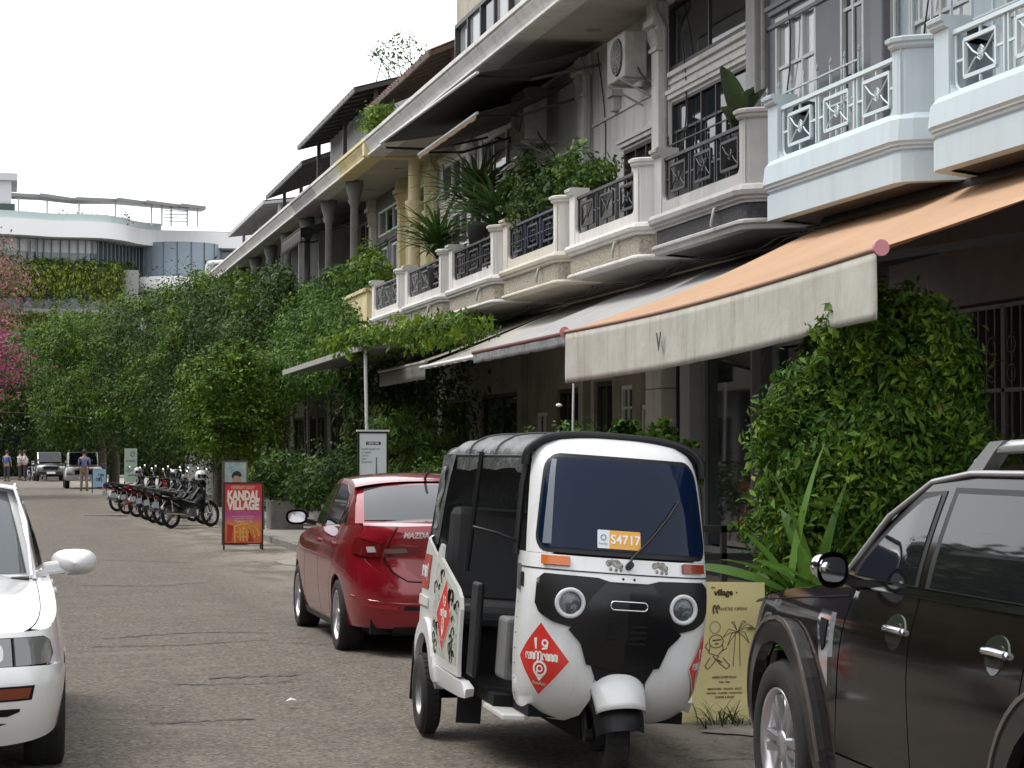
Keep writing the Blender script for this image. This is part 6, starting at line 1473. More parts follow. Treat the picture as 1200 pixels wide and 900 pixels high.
potplant('shrub with feathery leaves behind the white menu sign', 6.35, 33.5, .3, .5, [(-.25, 0, 1.9, .45, .5, .35), (.3, .1, 1.5, .5, .5, .5), (.1, 0, .95, .6, .5, .4)], 3600, .13, LM, pott, seed=25, asp=.22, droop=.6)
potplant('low dark shrub right of the white menu sign, behind the red car', 6.5, 31.5, .3, .4, [(0, -.1, .95, .65, .5, .5)], 2200, .09, LM, pott, seed=26)
potplant('light green flowering shrub above the middle of the canvas roof of the white taxi', 5.72, 21.3, .3, .6, [(0, 0, 1.55, .36, .34, .34), (-.32, .2, 1.42, .28, .3, .3), (.32, -.1, 1.45, .24, .3, .26), (0, 0, 1.1, .4, .3, .35)], 4600, .06, LB, pott, seed=27)
potplant('round leaved shrub seen over the front end of the canvas roof of the white taxi', 6.0, 19.4, .3, .6, [(-.08, 0, 1.48, .30, .3, .32), (.22, 0, 1.36, .27, .28, .26), (-.18, .1, 1.70, .16, .2, .14), (0, 0, 1.05, .35, .3, .35)], 2400, .085, LB, pott, seed=28, asp=.8)
fl = mat('flower_white', (.75, .68, .70), .6)
f_ = thing('garden_stake', 'thin white stake standing among the shrubs over the taxi roof', 'stake'); part('rod', MB().cyl((5.62, 21.0, .1), (5.66, 21.0, 2.35), .012, 6), wframe, f_); part('flower', MB().lathe([(0, .03), (.03, .02), (.035, 0), (0, -.01)], (5.52, 21.05, 2.12), 8), fl, f_)
# --- the clipped bush at the right
bush = thing('clipped_bush', 'big clipped dense green bush with rounded top between orange awning and dark wagon', 'bush')
part('trunk', MB().tube([(5.45, 13.1, .0), (5.47, 13.1, .9), (5.5, 13.1, 1.9)], .06, 8, rs=[.07, .05, .02]), bark, bush)
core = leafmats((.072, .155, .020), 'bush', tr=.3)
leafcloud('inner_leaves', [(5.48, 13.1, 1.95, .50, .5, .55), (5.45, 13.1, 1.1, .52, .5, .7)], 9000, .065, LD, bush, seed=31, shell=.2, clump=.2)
leafcloud('outer_leaves', [(5.62, 13.1, 2.02, .56, .6, .64), (5.50, 13.05, 1.55, .66, .62, .60), (5.45, 13.0, 1.05, .66, .6, .55), (5.42, 13.0, .55, .60, .55, .5)], 42000, .066, core, bush, seed=32, shell=.86, clump=.085, per=9, asp=.42, upb=.35, fold=True, probs=(.42, .33, .25), wb=1.0, nr=.9)
leafcloud('new_shoots', [(5.36, 12.95, 1.98, .25, .4, .45), (5.20, 12.85, 1.3, .28, .4, .5), (5.17, 12.8, .85, .34, .3, .3)], 5200, .062, LY, bush, seed=33, shell=.8, clump=.12, per=8, asp=.42, fold=True, nr=.9)
rs_ = random.Random(5); exb = []
for j in range(26):
    a = rs_.uniform(pi*1.02, 1.98*pi); z_ = rs_.uniform(.5, 2.5); w_ = .62 if z_ < 1.9 else .62-(z_-1.9)*.45; exb.append((5.50+w_*cos(a), 13.05+.60*sin(a), z_, rs_.uniform(.10, .2), .10, rs_.uniform(.10, .2)))
leafcloud('light_sprays', exb, 6500, .068, LY, bush, seed=36, shell=.3, clump=.4, per=8, asp=.4, fold=True, nr=.9)
leafcloud('top_shoots', [(5.55, 13.0, 2.56, .35, .4, .14), (6.1, 13.1, 2.2, .14, .3, .35)], 1300, .07, core, bush, seed=34, shell=.5, clump=.3, per=7, asp=.35, upb=1.2, droop=-.6, fold=True)
potplant('low pale green shrub right of the clipped bush, behind the roof of the dark wagon', 6.55, 13.8, .25, .9, [(0, 0, 1.55, .35, .35, .28), (-.25, -.2, 1.3, .3, .3, .3), (.35, 0, 1.5, .25, .3, .2)], 1900, .08, LM, pott, seed=35, asp=.3)
# long strap leaves in front of the bush: every leaf a part
sp_ = thing('strap_leaved_plant', 'clump of long arching strap leaves at the foot of the clipped bush', 'plant', (4.86, 12.35, .1))
LS = [mat('strap_leaf', (.075, .17, .022), .4, noise=(5, .25), trans=.3, ns=(3, 3, .6)), mat('strap_leaf_light', (.11, .22, .035), .4, noise=(5, .25), trans=.3), mat('strap_leaf_brown', (.16, .06, .02), .6, noise=(5, .4), trans=.2)]
rd = random.Random(12)
def blade(L, w, az, el, bend, twist=0):
    q = MB(); d = Vector((cos(az), sin(az), 0)); sd = Vector((-sin(az), cos(az), 0)); n = 10; vs = []; p = Vector((0, 0, 0)); e = el
    for i in range(n+1):
        t = i/n; ww = w*(sin(pi*min(1, t*.86+.12))**.7)*.5*(1 if t < .98 else .1); dirv = d*cos(e)+Vector((0, 0, sin(e))); up = -d*sin(e)+Vector((0, 0, cos(e)))
        sdt = sd*cos(twist*t)+up*sin(twist*t)
        vs += [p-sdt*ww+up*ww*.35, p, p+sdt*ww+up*ww*.35]; p = p+dirv*L/n; e -= bend/n
    return q.add(vs, [(3*i+j, 3*i+j+1, 3*i+j+4, 3*i+j+3) for i in range(n) for j in range(2)], 0, True)
specs = [(.85, .085, pi+.15, .95, .9, 0), (.80, .08, pi-.3, .55, .5, 0), (.95, .085, pi/2+.7, 1.35, .35, 1), (.9, .08, .5, 1.3, .3, 0), (.75, .075, pi+.5, .75, .7, 0), (.9, .085, -.2, 1.25, .5, 1), (.6, .08, pi+.1, .15, .3, 0), (.55, .085, pi-.1, -.05, .15, 2), (.7, .07, 3.9, .9, .8, 0), (.8, .08, 4.6, 1.0, .9, 0), (.7, .075, 5.3, 1.0, .9, 0), (1.05, .09, .1, 1.42, .2, 1), (.7, .07, 2.6, .8, .9, 0), (.65, .075, 3.6, .5, .9, 1), (.8, .08, 4.2, 1.2, .7, 1), (.75, .075, 3.3, 1.15, .9, 0), (.6, .07, 5.0, .7, 1.0, 0), (.85, .08, 1.8, 1.2, .4, 0), (.7, .07, 4.4, .6, .8, 0), (.9, .08, 3.0, 1.3, .6, 0)]
for i, (L_, w_, az, el, bd, c_) in enumerate(specs):
    o = part('leaf', blade(L_, w_*1.35, az, el, bd, rd.uniform(-.9, .9)), LS[c_], sp_, fixn=False); o.location = (rd.uniform(-.16, .16), rd.uniform(-.1, .1), .55+rd.uniform(-.1, .08) if i < 8 else .5+rd.uniform(-.3, .1))
part('stem', MB().tube([(0, 0, 0), (.02, 0, .6)], .05, 8), bark, sp_)
# weeds at the foot of the banner
wd = thing('grass_tuft', 'small tuft of weeds at the foot of the yellow banner', 'weeds', (4.27, 12.12, .0)); q = MB()
for i in range(70):
    b_ = blade(rd.uniform(.08, .24), .010, rd.uniform(0, 6.28), rd.uniform(.7, 1.5), rd.uniform(.2, 1.4)); q.merge(b_, Matrix.Translation((rd.gauss(0, .14), rd.gauss(0, .05), 0)))
part('blades', q, mat('weed_green', (.07, .10, .03), .7, noise=(9, .5)), wd, kind='stuff', fixn=False)
# --- balcony plants
def palm(lab, x, y, z, n, L_, seed, pot=True, cat='balcony plant', m=None, az0=0, az1=6.28, w=.07):
    t = thing('balcony_plant', lab, cat, (x, y, z)); rd = random.Random(seed)
    part('pot', MB().lathe([(0, 0), (.14, 0), (.2, .34), (.2, .38), (.16, .38), (0, .34)], n=16), pott, t); q = MB()
    part('stem', MB().tube([(0, 0, .3), (.02, .03, .6)], .04, 6), bark, t)
    for i in range(n):
        b_ = blade(L_*rd.uniform(.6, 1.1), w, rd.uniform(az0, az1), rd.uniform(.4, 1.45), rd.uniform(.6, 1.7)); b_ = placed(b_, Matrix.Translation((0, 0, .55+rd.uniform(-.1, .25)))); q.merge(b_)
    part('fronds', q, m or mat('frond_green', (.055, .11, .024), .5, noise=(4, .4), trans=.3), t, kind='stuff', fixn=False)
    return t
palm('bushy palm behind the black railing, nearest of the three balcony palms', 7.45, 32.3, 4.6, 90, 1.05, 1)
palm('tall palm in the middle of the white balconies, in front of the wall', 7.55, 34.0, 5.0, 130, 1.3, 2)
palm('drooping palm hanging over the pale lattice railing', 7.35, 36.3, 4.5, 110, 1.1, 3, m=mat('frond_bright', (.06, .12, .025), .5, noise=(4, .4), trans=.3))
bp2 = potplant('dark leafy shrub on the white balcony behind the navy railing', 7.65, 30.0, .2, .3, [(0, 0, .95, .4, 1.0, .6), (0, -.9, 1.1, .35, .6, .5), (0, 1.0, 1.2, .35, .7, .6)], 6000, .09, LD, pott, z=4.25, seed=41, cat='balcony plant')
bp3 = potplant('green shrub on the balcony right of the dark one, below the air conditioner', 7.7, 27.9, .2, .3, [(0, 0, 1.1, .35, .7, .35), (0, .8, .95, .3, .5, .35)], 3200, .08, LM, pott, z=4.3, seed=42, cat='balcony plant')
tree('spreading yellow green shrub on the far yellow balcony', [(7.4, 42.9, 5.35, .3, .7, .4), (7.5, 44.5, 5.5, .35, .8, .5)], 2600, .09, LY, (7.6, 43.5), 43, .03, cat='balcony plant', name='balcony_plant')
# banana leaf plant beside the grey pillar: broad leaves as parts
bn = thing('balcony_plant', 'broad leaved plant with one big upright leaf behind the grey pillar', 'balcony plant', (7.5, 21.15, 4.6))
part('pot', MB().lathe([(0, 0), (.14, 0), (.2, .34), (.2, .38), (.16, .38), (0, .34)], n=16), pott, bn)
bl_ = mat('broad_leaf', (.055, .085, .035), .45, noise=(5, .35), trans=.25); blr = mat('russet_leaf', (.16, .055, .03), .5, noise=(6, .5), trans=.2)
for i, (L_, w_, az, el, bd, mm_) in enumerate([(.80, .30, 1.9, 1.35, .35, bl_), (.5, .24, -1.3, 1.2, .4, bl_), (.55, .22, -.9, 1.1, .5, bl_), (.55, .22, 4.4, 1.0, .8, bl_), (.5, .18, 1.2, 1.35, .3, blr), (.45, .2, 3.9, .9, .9, bl_), (.5, .18, 5.2, 1.3, .4, blr), (.55, .22, -.5, 1.2, .5, bl_), (.45, .16, 1.5, 1.4, .4, blr)]):
    o = part('leaf', blade(L_, w_, az, el, bd), mm_, bn, fixn=False); o.location = (0, 0, .42)
part('stem', MB().tube([(0, 0, .3), (0, 0, .45)], .05, 8), bark, bn)
# --- left and far background
LP = [mat('bougainvillea_pink', (.42, .05, .18), .6, noise=(2, .3), trans=.3), mat('bougainvillea_pale', (.42, .16, .20), .6, noise=(2, .3), trans=.3), mat('bougainvillea_leaf', (.07, .10, .03), .6, trans=.2)]
tree('tall bougainvillea with magenta blossom at the left edge of the photo', [(-1.6, 80, 4.9, 2.1, 2.5, 1.5), (-.4, 80, 5.0, 1.0, 1.5, 1.1), (-2.8, 81, 3.8, 1.8, 2, 1.3)], 9000, .14, LP, (-6.8, 80), 51, .16, clump=.3, probs=(.62, .2, .18), droop=.7)
LR = [mat('bougainvillea_rust', (.28, .10, .09), .6, noise=(2, .3), trans=.3), mat('bougainvillea_faded', (.34, .17, .18), .6, noise=(2, .3), trans=.3), mat('bougainvillea_leaf', (.07, .10, .03), .6, trans=.2)]
tree('faded rust pink bougainvillea above the magenta one at the left edge', [(-1.8, 84, 8.6, 2.4, 2.5, 1.3), (-.3, 84, 8.3, 1.2, 1.5, .9), (-2.6, 84, 7.0, 2.0, 2, 1.4), (-.6, 85, 6.7, 1.3, 1.5, .8)], 8000, .15, LR, (-7.0, 84), 52, .18, clump=.35, probs=(.4, .3, .3), droop=.6)
for i, (lab, bl_s, n, lm, bs) in enumerate([
    ('dark shade tree across the end of the street, left of the far cars', [(-3, 138, 5.2, 4, 3, 2.6), (.5, 136, 5.8, 3.5, 3, 2.4), (-8, 140, 6.5, 5, 4, 3), (2.5, 137, 4.5, 2.5, 3, 2)], 16000, LD, (-2, 139)),
    ('broad dark tree behind the far grey car at the end of the street', [(5.5, 134, 5.4, 3.5, 3, 2.8), (2.8, 140, 6.2, 3.2, 3, 2.2), (9, 132, 6.5, 4, 4, 3), (4, 133, 3.8, 2.2, 2, 1.4)], 16000, LD, (6, 136)),
    ('lighter green tree below the planted hotel terraces', [(1.5, 150, 8.4, 4, 3, 1.8), (6.5, 150, 9.2, 4, 3, 2.2), (-4, 150, 8.5, 4, 3, 2.0), (10, 146, 9.0, 3.5, 3, 2.0)], 16000, LM, (3, 151))]):
    tree(lab, bl_s, n, .30, lm, bs, 60+i, .3, clump=.22)
hd = thing('hedge', 'dark hedge closing the far end of the street under the trees', 'hedge'); leafcloud('hedge_leaves', [(-14, 150, 1.8, 8, 2, 2), (0, 150, 1.9, 9, 2, 2.2), (11, 148, 1.9, 8, 2, 2.2)], 14000, .32, LD, hd, seed=70, clump=.3)
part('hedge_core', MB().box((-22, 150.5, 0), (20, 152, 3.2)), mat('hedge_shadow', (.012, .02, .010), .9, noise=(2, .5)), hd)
# ================================================================ planted hotel far behind
HT = thing('curved_hotel', 'white curved hotel with glass floors, planted terraces and roof pergola far behind the trees', 'hotel')
hw = mat('hotel_white', (.80, .80, .80), .5); hg = glass('hotel_glass', (.10, .14, .16), 0, .08); hgd = mat('hotel_mullion', (.10, .12, .13), .5); hgp = mat('hotel_blue_panel', (.26, .32, .38), .4, noise=(.3, .12))
hpath = [(-30, 184), (-12, 183), (0, 185), (4, 186.5), (7.5, 186.5), (9.5, 188), (11.2, 191), (13, 192.5), (17, 193), (24, 193), (40, 190)]
hp = []
for (a, b), (c_, d) in zip(smooth_tab(hpath, 5), smooth_tab(hpath, 5)[1:]): hp.append((a, b))
def hband(nm, z0, z1, out, m, path=None): q = MB(); q.sweep(path or hp, [(-1.5, z0), (out, z0), (out, z1), (-1.5, z1)], side=1); return part(nm, q, m, HT)
hpr = hp    # sweep normal points to -y for paths running +x on side=-1
def hb(nm, z0, z1, out, m, back=-1.5, path=None):
    q = MB(); q.sweep(path or hp, [(back, z0), (out, z0), (out, z1), (back, z1)], side=-1); return part(nm, q, m, HT)
hb('roof_band', 20.05, 21.45, .6, hw); hb('roof_slab', 21.45, 21.5, 0, hw, -14)
hb('glass_floor', 17.6, 20.05, -1.6, hg, -2.2)
hb('shading_blind', 18.9, 20.0, -1.55, mat('blind_white', (.5, .52, .52), .5), -1.62, [(x, y) for x, y in hp if x < 9])
q = MB()
for i in range(0, len(hp)-1):
    a, b = Vector(hp[i]), Vector(hp[i+1]); n = max(1, int((b-a).length/1.1))
    for j in range(n):
        p_ = a+(b-a)*j/n; q.box((p_.x-.05, p_.y+1.42, 17.6), (p_.x+.05, p_.y+1.6, 20.35))
part('mullions', q, hgd, HT, kind='stuff')
cy_ = MB(); cy_.lathe([(3.6, 13.5), (3.6, 20.35)], (15.6, 194.2, 0), 36, a0=pi, a1=2*pi); part('round_corner', cy_, hgp, HT)
q = MB()
for i in range(10): a = pi+pi*i/9; q.box((15.6+3.62*cos(a)-.05, 194.2+3.62*sin(a)-.05, 13.5), (15.6+3.62*cos(a)+.05, 194.2+3.62*sin(a)+.05, 20.35))
part('panel_joint', q, hgd, HT, kind='stuff')
q = MB(); q.lathe([(3.0, 15.9), (4.4, 15.9), (4.5, 16.2), (4.5, 17.0), (4.3, 17.15), (3.0, 17.15)], (15.4, 193.2, 0), 30, a0=pi*.95, a1=2*pi); part('curved_balcony', q, hw, HT)
hb('terrace', 16.9, 17.6, .2, mat('terrace_soil', (.05, .07, .03), .9), -2.4, [(x, y) for x, y in hp if x < 11.6])
hb('lower_glass', 13.9, 14.9, -1.4, hg, -2.2, [(x, y) for x, y in hp if x < 11.8])
hb('lower_band', 13.3, 13.9, .1, mat('hotel_concrete', (.35, .35, .32), .8, noise=(.5, .3)), -2, [(x, y) for x, y in hp if x < 11.8])
part('body', MB().box((-30, 196, 0), (38, 206, 21.9)), mat('hotel_body', (.3, .31, .3), .8), HT)
part('lower_wall', MB().box((-30, 189, 0), (11.5, 196, 17.6)), mat('hotel_body', (.3, .31, .3)), HT)
LH = leafmats((.22, .29, .06), 'hotel', tr=.3)
def hang(name, z0, z1, x1, seed, n):
    rg = np.random.default_rng(seed); bl = [(x, pl(hp, x)-.2, (z0+z1)/2, .9, .5, (z1-z0)/2) for x in np.arange(-8, x1, 1.1)]
    leafcloud(name, bl, n, .26, LH, HT, droop=1.2, clump=.35, seed=seed, shell=.3)
hang('hanging_plants', 14.7, 17.9, 11.5, 80, 26000); hang('hanging_plants', 10.0, 14.3, 11, 81, 20000)
leafcloud('terrace_shrubs', [(x, pl(hp, x)+.4, 17.95, .8, .4, .35) for x in np.arange(-2, 12, 1.3)], 2200, .25, LM, HT, seed=82, clump=.4)
q = MB(); pz = [(0, 23.95), (3, 23.85), (6, 23.6), (9.5, 23.65), (12, 23.5), (15, 23.3), (17.2, 23.2)]
for (a, za), (b, zb2) in zip(pz, pz[1:]):
    q.add([(a-4*(a == 0), 186.5, za), (b, 187.5, zb2), (b, 192, zb2+.3), (a-4*(a == 0), 192, za+.3), (a-4*(a == 0), 186.5, za-.28), (b, 187.5, zb2-.28), (b, 192, zb2), (a-4*(a == 0), 192, za)], [(0, 1, 2, 3), (4, 5, 6, 7), (0, 1, 5, 4), (2, 3, 7, 6), (1, 2, 6, 5), (0, 3, 7, 4)])
part('pergola_roof', q, mat('pergola_metal', (.22, .22, .22), .5), HT)
for x in (1.2, 3.6, 6.3, 9.4, 12.5, 13.4, 14.2, 15.6, 16.5): part('pergola_post', MB().box((x-.07, 187.6, 21.4), (x+.07, 187.8, pl(pz, x))), mat('pergola_post', (.45, .45, .45), .5), HT)
q = MB(); q.sweep([(x, y) for x, y in hp if x < 14], [(.3, 21.45), (.3, 22.1), (.26, 22.1), (.26, 21.45)], side=-1); part('glass_rail', q, mat('pale_glass_rail', (.42, .50, .48), .15), HT)
leafcloud('roof_shrubs', [(x, 188.6, 22.0, .6, .4, .5) for x in (1.6, 4.3, 5.6, 6.6, 8.0, 8.4, 10.4)], 800, .22, LM, HT, seed=83, clump=.5)
q = MB()
for i in range(5): q.box((13.6, 187.6, 21.8+i*.3), (15.6, 187.8, 21.87+i*.3))
part('stair', q, mat('pergola_post', (.45, .45, .45)), HT)
tw = MB(); tw.box((-14, 187, 21.5), (.6, 195, 24.9)); tw.box((-14, 186.6, 24.9), (1.1, 195.4, 25.5)); part('roof_tower', tw, mat('tower_grey', (.52, .52, .54), .7), HT)
part('tower_screen', MB().box((-10, 186.8, 21.6), (.9, 187, 22.9)), mat('screen_dark_green', (.03, .06, .05), .5), HT)
# ================================================================ signs
def plate(q, w, h, d=.02, z0=0): return q.box((-w/2, 0, z0), (w/2, d, z0+h))
def txt(par, s, size, x, z, m, y=-.004, bold=.0, name='lettering', spacing=1, align='CENTER'):
    return part(name, placed(text_mb(s, size, bold, spacing, .001, align), frameM((x, y, z), (1, 0, 0), (0, 0, 1))), m, par)
def flat(par, name, poly, m, y=-.002): q = MB(); q.add([(a, y, b) for a, b in poly], [tuple(range(len(poly)))]); return part(name, q, m, par)
def line(par, name, segs, w, m, y=-.003):
    q = MB()
    for pts in segs:
        for (a, b), (c_, d) in zip(pts, pts[1:]):
            v_ = Vector((c_-a, d-b))
            if v_.length < 1e-6: continue
            v_.normalize(); n = Vector((-v_.y, v_.x))*w/2; a2, b2, c2, d2 = a-v_.x*w*.4, b-v_.y*w*.4, c_+v_.x*w*.4, d+v_.y*w*.4
            q.add([(a2-n.x, y, b2-n.y), (c2-n.x, y, d2-n.y), (c2+n.x, y, d2+n.y), (a2+n.x, y, b2+n.y)], [(0, 1, 2, 3)])
    return part(name, q, m, par)
def kh(par, w, h, n, seed, x, z, m, y=-.004, name='lettering'): return part(name, placed(khmer(w, h, n, seed), frameM((x, y, z), (1, 0, 0), (0, 0, 1))), m, par)
# red and orange A-board: KANDAL VILLAGE
pm_ = bpy.data.materials.new('poster_gradient'); pm_.use_nodes = True; t_ = pm_.node_tree; b_ = t_.nodes['Principled BSDF']; b_.inputs['Roughness'].default_value = .6
tc = t_.nodes.new('ShaderNodeTexCoord'); sx_ = t_.nodes.new('ShaderNodeSeparateXYZ'); rp = t_.nodes.new('ShaderNodeValToRGB'); mr = t_.nodes.new('ShaderNodeMapRange')
t_.links.new(tc.outputs['Object'], sx_.inputs[0]); t_.links.new(sx_.outputs['Z'], mr.inputs['Value']); mr.inputs['From Min'].default_value = .12; mr.inputs['From Max'].default_value = 1.12
t_.links.new(mr.outputs[0], rp.inputs[0]); cr = rp.color_ramp; cr.elements[0].position = 0; cr.elements[0].color = (.62, .10, .02, 1); cr.elements[1].position = 1; cr.elements[1].color = (.55, .035, .03, 1)
e = cr.elements.new(.30); e.color = (.68, .21, .03, 1); e = cr.elements.new(.47); e.color = (.42, .06, .26, 1); e = cr.elements.new(.60); e.color = (.55, .05, .03, 1)
t_.links.new(rp.outputs[0], b_.inputs['Base Color'])
KS = thing('sandwich_board', 'red and orange sandwich board reading KANDAL VILLAGE beside the parked motorbikes', 'sign', (3.95, 36.0, .01), radians(-4))
W_, H_ = .62, 1.0
part('board', plate(MB(), W_, H_, .012, .12), pm_, KS)
dk = mat('board_frame', (.03, .015, .012), .6)
for x in (-W_/2-.012, W_/2+.012): part('leg', MB().box((x-.015, -.012, 0), (x+.015, .02, 1.14)), dk, KS)
for x in (-W_/2, W_/2): part('rear_leg', MB().bar((x, .05, 1.12), (x, .42, 0), .025), dk, KS)
for z in (.105, 1.125): part('rail', MB().box((-W_/2, -.012, z-.012), (W_/2, .018, z+.012)), dk, KS)
cw = mat('cream_print', (.78, .70, .62), .6); pk = mat('pink_print', (.70, .20, .35), .6); yo = mat('amber_print', (.75, .42, .10), .6); rdp = mat('red_print', (.45, .02, .02), .6)
def fit(par, s, size, w, x, z, m, bold, y=-.004):
    tm = text_mb(s, size, bold, 1.0, .001); xs = [v[0] for v in tm.v]; k_ = w/(max(xs)-min(xs)); tm.v = [(a*k_, b, c_) for a, b, c_ in tm.v]
    part('lettering', placed(tm, frameM((x, y, z), (1, 0, 0), (0, 0, 1))), m, par)
fit(KS, 'KANDAL', .215, .54, 0, .905, cw, .012); fit(KS, 'VILLAGE', .215, .54, 0, .745, cw, .012)
kh(KS, .40, .05, 8, 2, 0, 1.05, mat('peach_print', (.75, .38, .28), .6))
for i, w in enumerate((.26, .20, .36, .30)): kh(KS, w, .012, 14, 5+i, -.0, .635-.036*i, cw if i > 1 else pk)
line(KS, 'drawing', [[(-.14, .13), (-.14, .40), (-.02, .44)], [(-.05, .16), (-.05, .36)], [(0, .16), (0, .38)], [(.06, .16), (.06, .34)], [(-.12, .30), (.12, .30)], [(-.1, .22), (.12, .22)]], .022, yo)
line(KS, 'drawing', [[(.06+.2*cos(t), .24+.2*sin(t)) for t in [i*pi/14 for i in range(0, 9)]], [(.06+.13*cos(t), .22+.14*sin(t)) for t in [i*pi/14 for i in range(0, 9)]]], .03, yo)
flat(KS, 'drawing', [(-.27, .14), (-.20, .14), (-.16, .40), (-.27, .44)], rdp); flat(KS, 'drawing', [(.08, .14), (.18, .14), (.10, .33)], rdp, -.0035)
kh(KS, .30, .025, 6, 9, .0, .475, cw)
# poster board with a portrait, behind
PB = thing('poster_board', 'upright board with a teal portrait poster behind the red and orange sign', 'sign', (4.02, 38.0, .0), radians(-3))
part('board', plate(MB(), .46, 1.5, .04, 0), mat('grey_brown_board', (.12, .10, .085), .8, noise=(6, .3)), PB)
flat(PB, 'poster', [(-.18, .86), (.2, .86), (.2, 1.47), (-.18, 1.47)], mat('teal_poster', (.16, .30, .30), .6, noise=(9, .6), col2=(.42, .48, .44)))
flat(PB, 'poster_shirt', [(-.12, .86), (.2, .86), (.17, 1.02), (.08, 1.08), (-.02, 1.08), (-.10, 1.0)], mat('poster_red', (.35, .05, .04), .6), -.004)
flat(PB, 'poster_face', [(.03+.075*cos(t), 1.17+.11*sin(t)) for t in [i*pi/8 for i in range(16)]], mat('poster_skin', (.42, .24, .16), .6), -.006)
flat(PB, 'poster_hair', [(.03+.09*cos(t), 1.22+.10*sin(t)) for t in [i*pi/8 for i in range(0, 9)]]+[(-.05, 1.18), (.0, 1.24), (.08, 1.22)], mat('poster_hair', (.02, .018, .02), .6), -.008)
flat(PB, 'paper', [(-.21, .45), (-.10, .45), (-.09, .78), (-.19, .80)], mat('poster_paper', (.6, .6, .58), .7), -.003)
q = MB(); q.add([(4.42, 38.6, .25), (4.66, 38.9, .25), (4.66, 39.1, .95), (4.5, 38.9, .98)], [(0, 1, 2, 3)]); o = link('folding_board', q.mesh('folding_board', mat('grey_board', (.23, .24, .25), .6))); o.modifiers.new('s', 'SOLIDIFY').thickness = .02; tag(o, 'grey folding board leaning right of the red and orange sign', 'board')
# white menu sign with a bottle
MS = thing('menu_sign', 'tall white sign with black frame and a drawn bottle behind the red car', 'sign', (5.13, 30, .12), radians(-3))
part('panel', plate(MB(), .385, 1.30, .04, .50), mat('sign_white', (.60, .66, .66), .5, noise=(2, .05)), MS)
for x in (-.205, .205): part('frame_side', MB().box((x-.012, -.01, 0), (x+.012, .05, 1.83)), blackpl, MS)
part('frame_top', MB().box((-.21, -.012, 1.80), (.21, .05, 1.825)), blackpl, MS); part('cap', MB().box((-.235, -.02, 1.826), (.235, .06, 1.85)), mat('sign_cap', (.6, .6, .58), .5), MS)
flat(MS, 'bar', [(-.10, 1.635), (.11, 1.635), (.11, 1.68), (-.10, 1.68)], blackpl); kh(MS, .17, .024, 9, 4, 0, 1.657, mat('sign_white', (.6, .66, .66)), -.006)
gt = mat('sign_grey_text', (.18, .20, .20), .6)
for i, (w_, z_) in enumerate([(.26, 1.575), (.14, 1.525), (.10, 1.48), (.08, 1.435), (.16, 1.39)]): kh(MS, w_, .018, int(w_*60), 6+i, -.165+w_/2, z_, gt)
flat(MS, 'bottle_drawing', [(-.0, .86), (.10, .86), (.115, .95), (.115, 1.10), (.085, 1.17), (.062, 1.21), (.058, 1.46), (.042, 1.46), (.038, 1.21), (.015, 1.17), (-.015, 1.10), (-.015, .95)], mat('bottle_grey', (.14, .17, .17), .5, noise=(14, .5)))
# pale green sign and pale blue sign far down
GS = thing('standing_sign', 'narrow pale green sign standing beyond the motorbikes', 'sign', (3.58, 62, .0), radians(-3))
part('panel', plate(MB(), .36, .98, .03, .78), mat('pale_green_sign', (.42, .52, .42), .6), GS)
for x in (-.17, .17): part('leg', MB().box((x-.02, 0, 0), (x+.02, .04, .8)), blackpl, GS)
line(GS, 'drawing', [[(.05+.06*cos(t), 1.6+.07*sin(t)) for t in [i*pi/6 for i in range(13)]], [(0, 1.55), (.1, 1.66)]], .02, gt)
for z_ in (1.40, 1.22, 1.12): kh(GS, .26, .05 if z_ != 1.22 else .03, 7, int(z_*10), 0, z_, gt)
BS = thing('sandwich_board', 'small pale blue sandwich board beside the man in the blue shirt', 'sign', (3.83, 88, .0), radians(-3))
part('panel', plate(MB(), .52, .72, .03, .24), mat('pale_blue_sign', (.36, .55, .72), .6), BS); part('frame', MB().box((-.30, .01, 0), (-.26, .06, 1.0)).box((.26, .01, 0), (.30, .06, 1.0)), mat('navy_frame', (.02, .03, .08), .5), BS)
kh(BS, .24, .09, 3, 4, .06, .72, blackpl); kh(BS, .24, .12, 3, 8, -.02, .55, blackpl)
# yellow banner
YB = thing('banner', 'pale yellow printed banner reading village and WE ARE OPEN between taxi and dark wagon', 'banner', (4.22, 12.3, 0), radians(-3))
def bn_(x, z):  # slightly curled cloth
    return Vector((x, .03*sin((x+.25)*5)+.02*sin(z*6), z))
yb_ = mat('yellow_banner', (.66, .57, .27), .6, noise=(3, .12), streak=(6, .2, (.42, .34, .15)), bump=(5, .2))
q = MB(); panel([(-.27, .06), (-.23, .02), (-.14, -.02+.05), (.29, .0+.03), (.29, .86), (-.27, .87)], lambda a, b: bn_(a, b), .04, .003, mb=q); part('cloth', q, yb_, YB)
part('pole', MB().tube([(-.285, -.01, 0), (-.28, .0, .45), (-.275, .0, .88)], .008, 6), mat('pink_grey_edge', (.34, .27, .27), .5), YB)
brn = mat('banner_ink', (.10, .065, .02), .7)
def onb(m_, x, z, sc=1, off=.005): return wrapmap(sub(m_), lambda a, b, c: bn_(x+a*sc, z+b*sc)+Vector((0, -off, 0)))
part('lettering', onb(text_mb('village', .052, .0018, .95), .035, .80), brn, YB); part('lettering', onb(text_mb('the', .018, .0005), -.03, .832), brn, YB); part('lettering', onb(ring2(0, .005), .118, .80), brn, YB)
part('lettering', onb(text_mb("WE'RE OPEN!", .026, .0004, 1.1), .10, .70), mat('banner_ink_pale', (.22, .17, .07), .7), YB)
part('emblem', onb(khmer(.045, .05, 2, 3), -.01, .70), brn, YB)
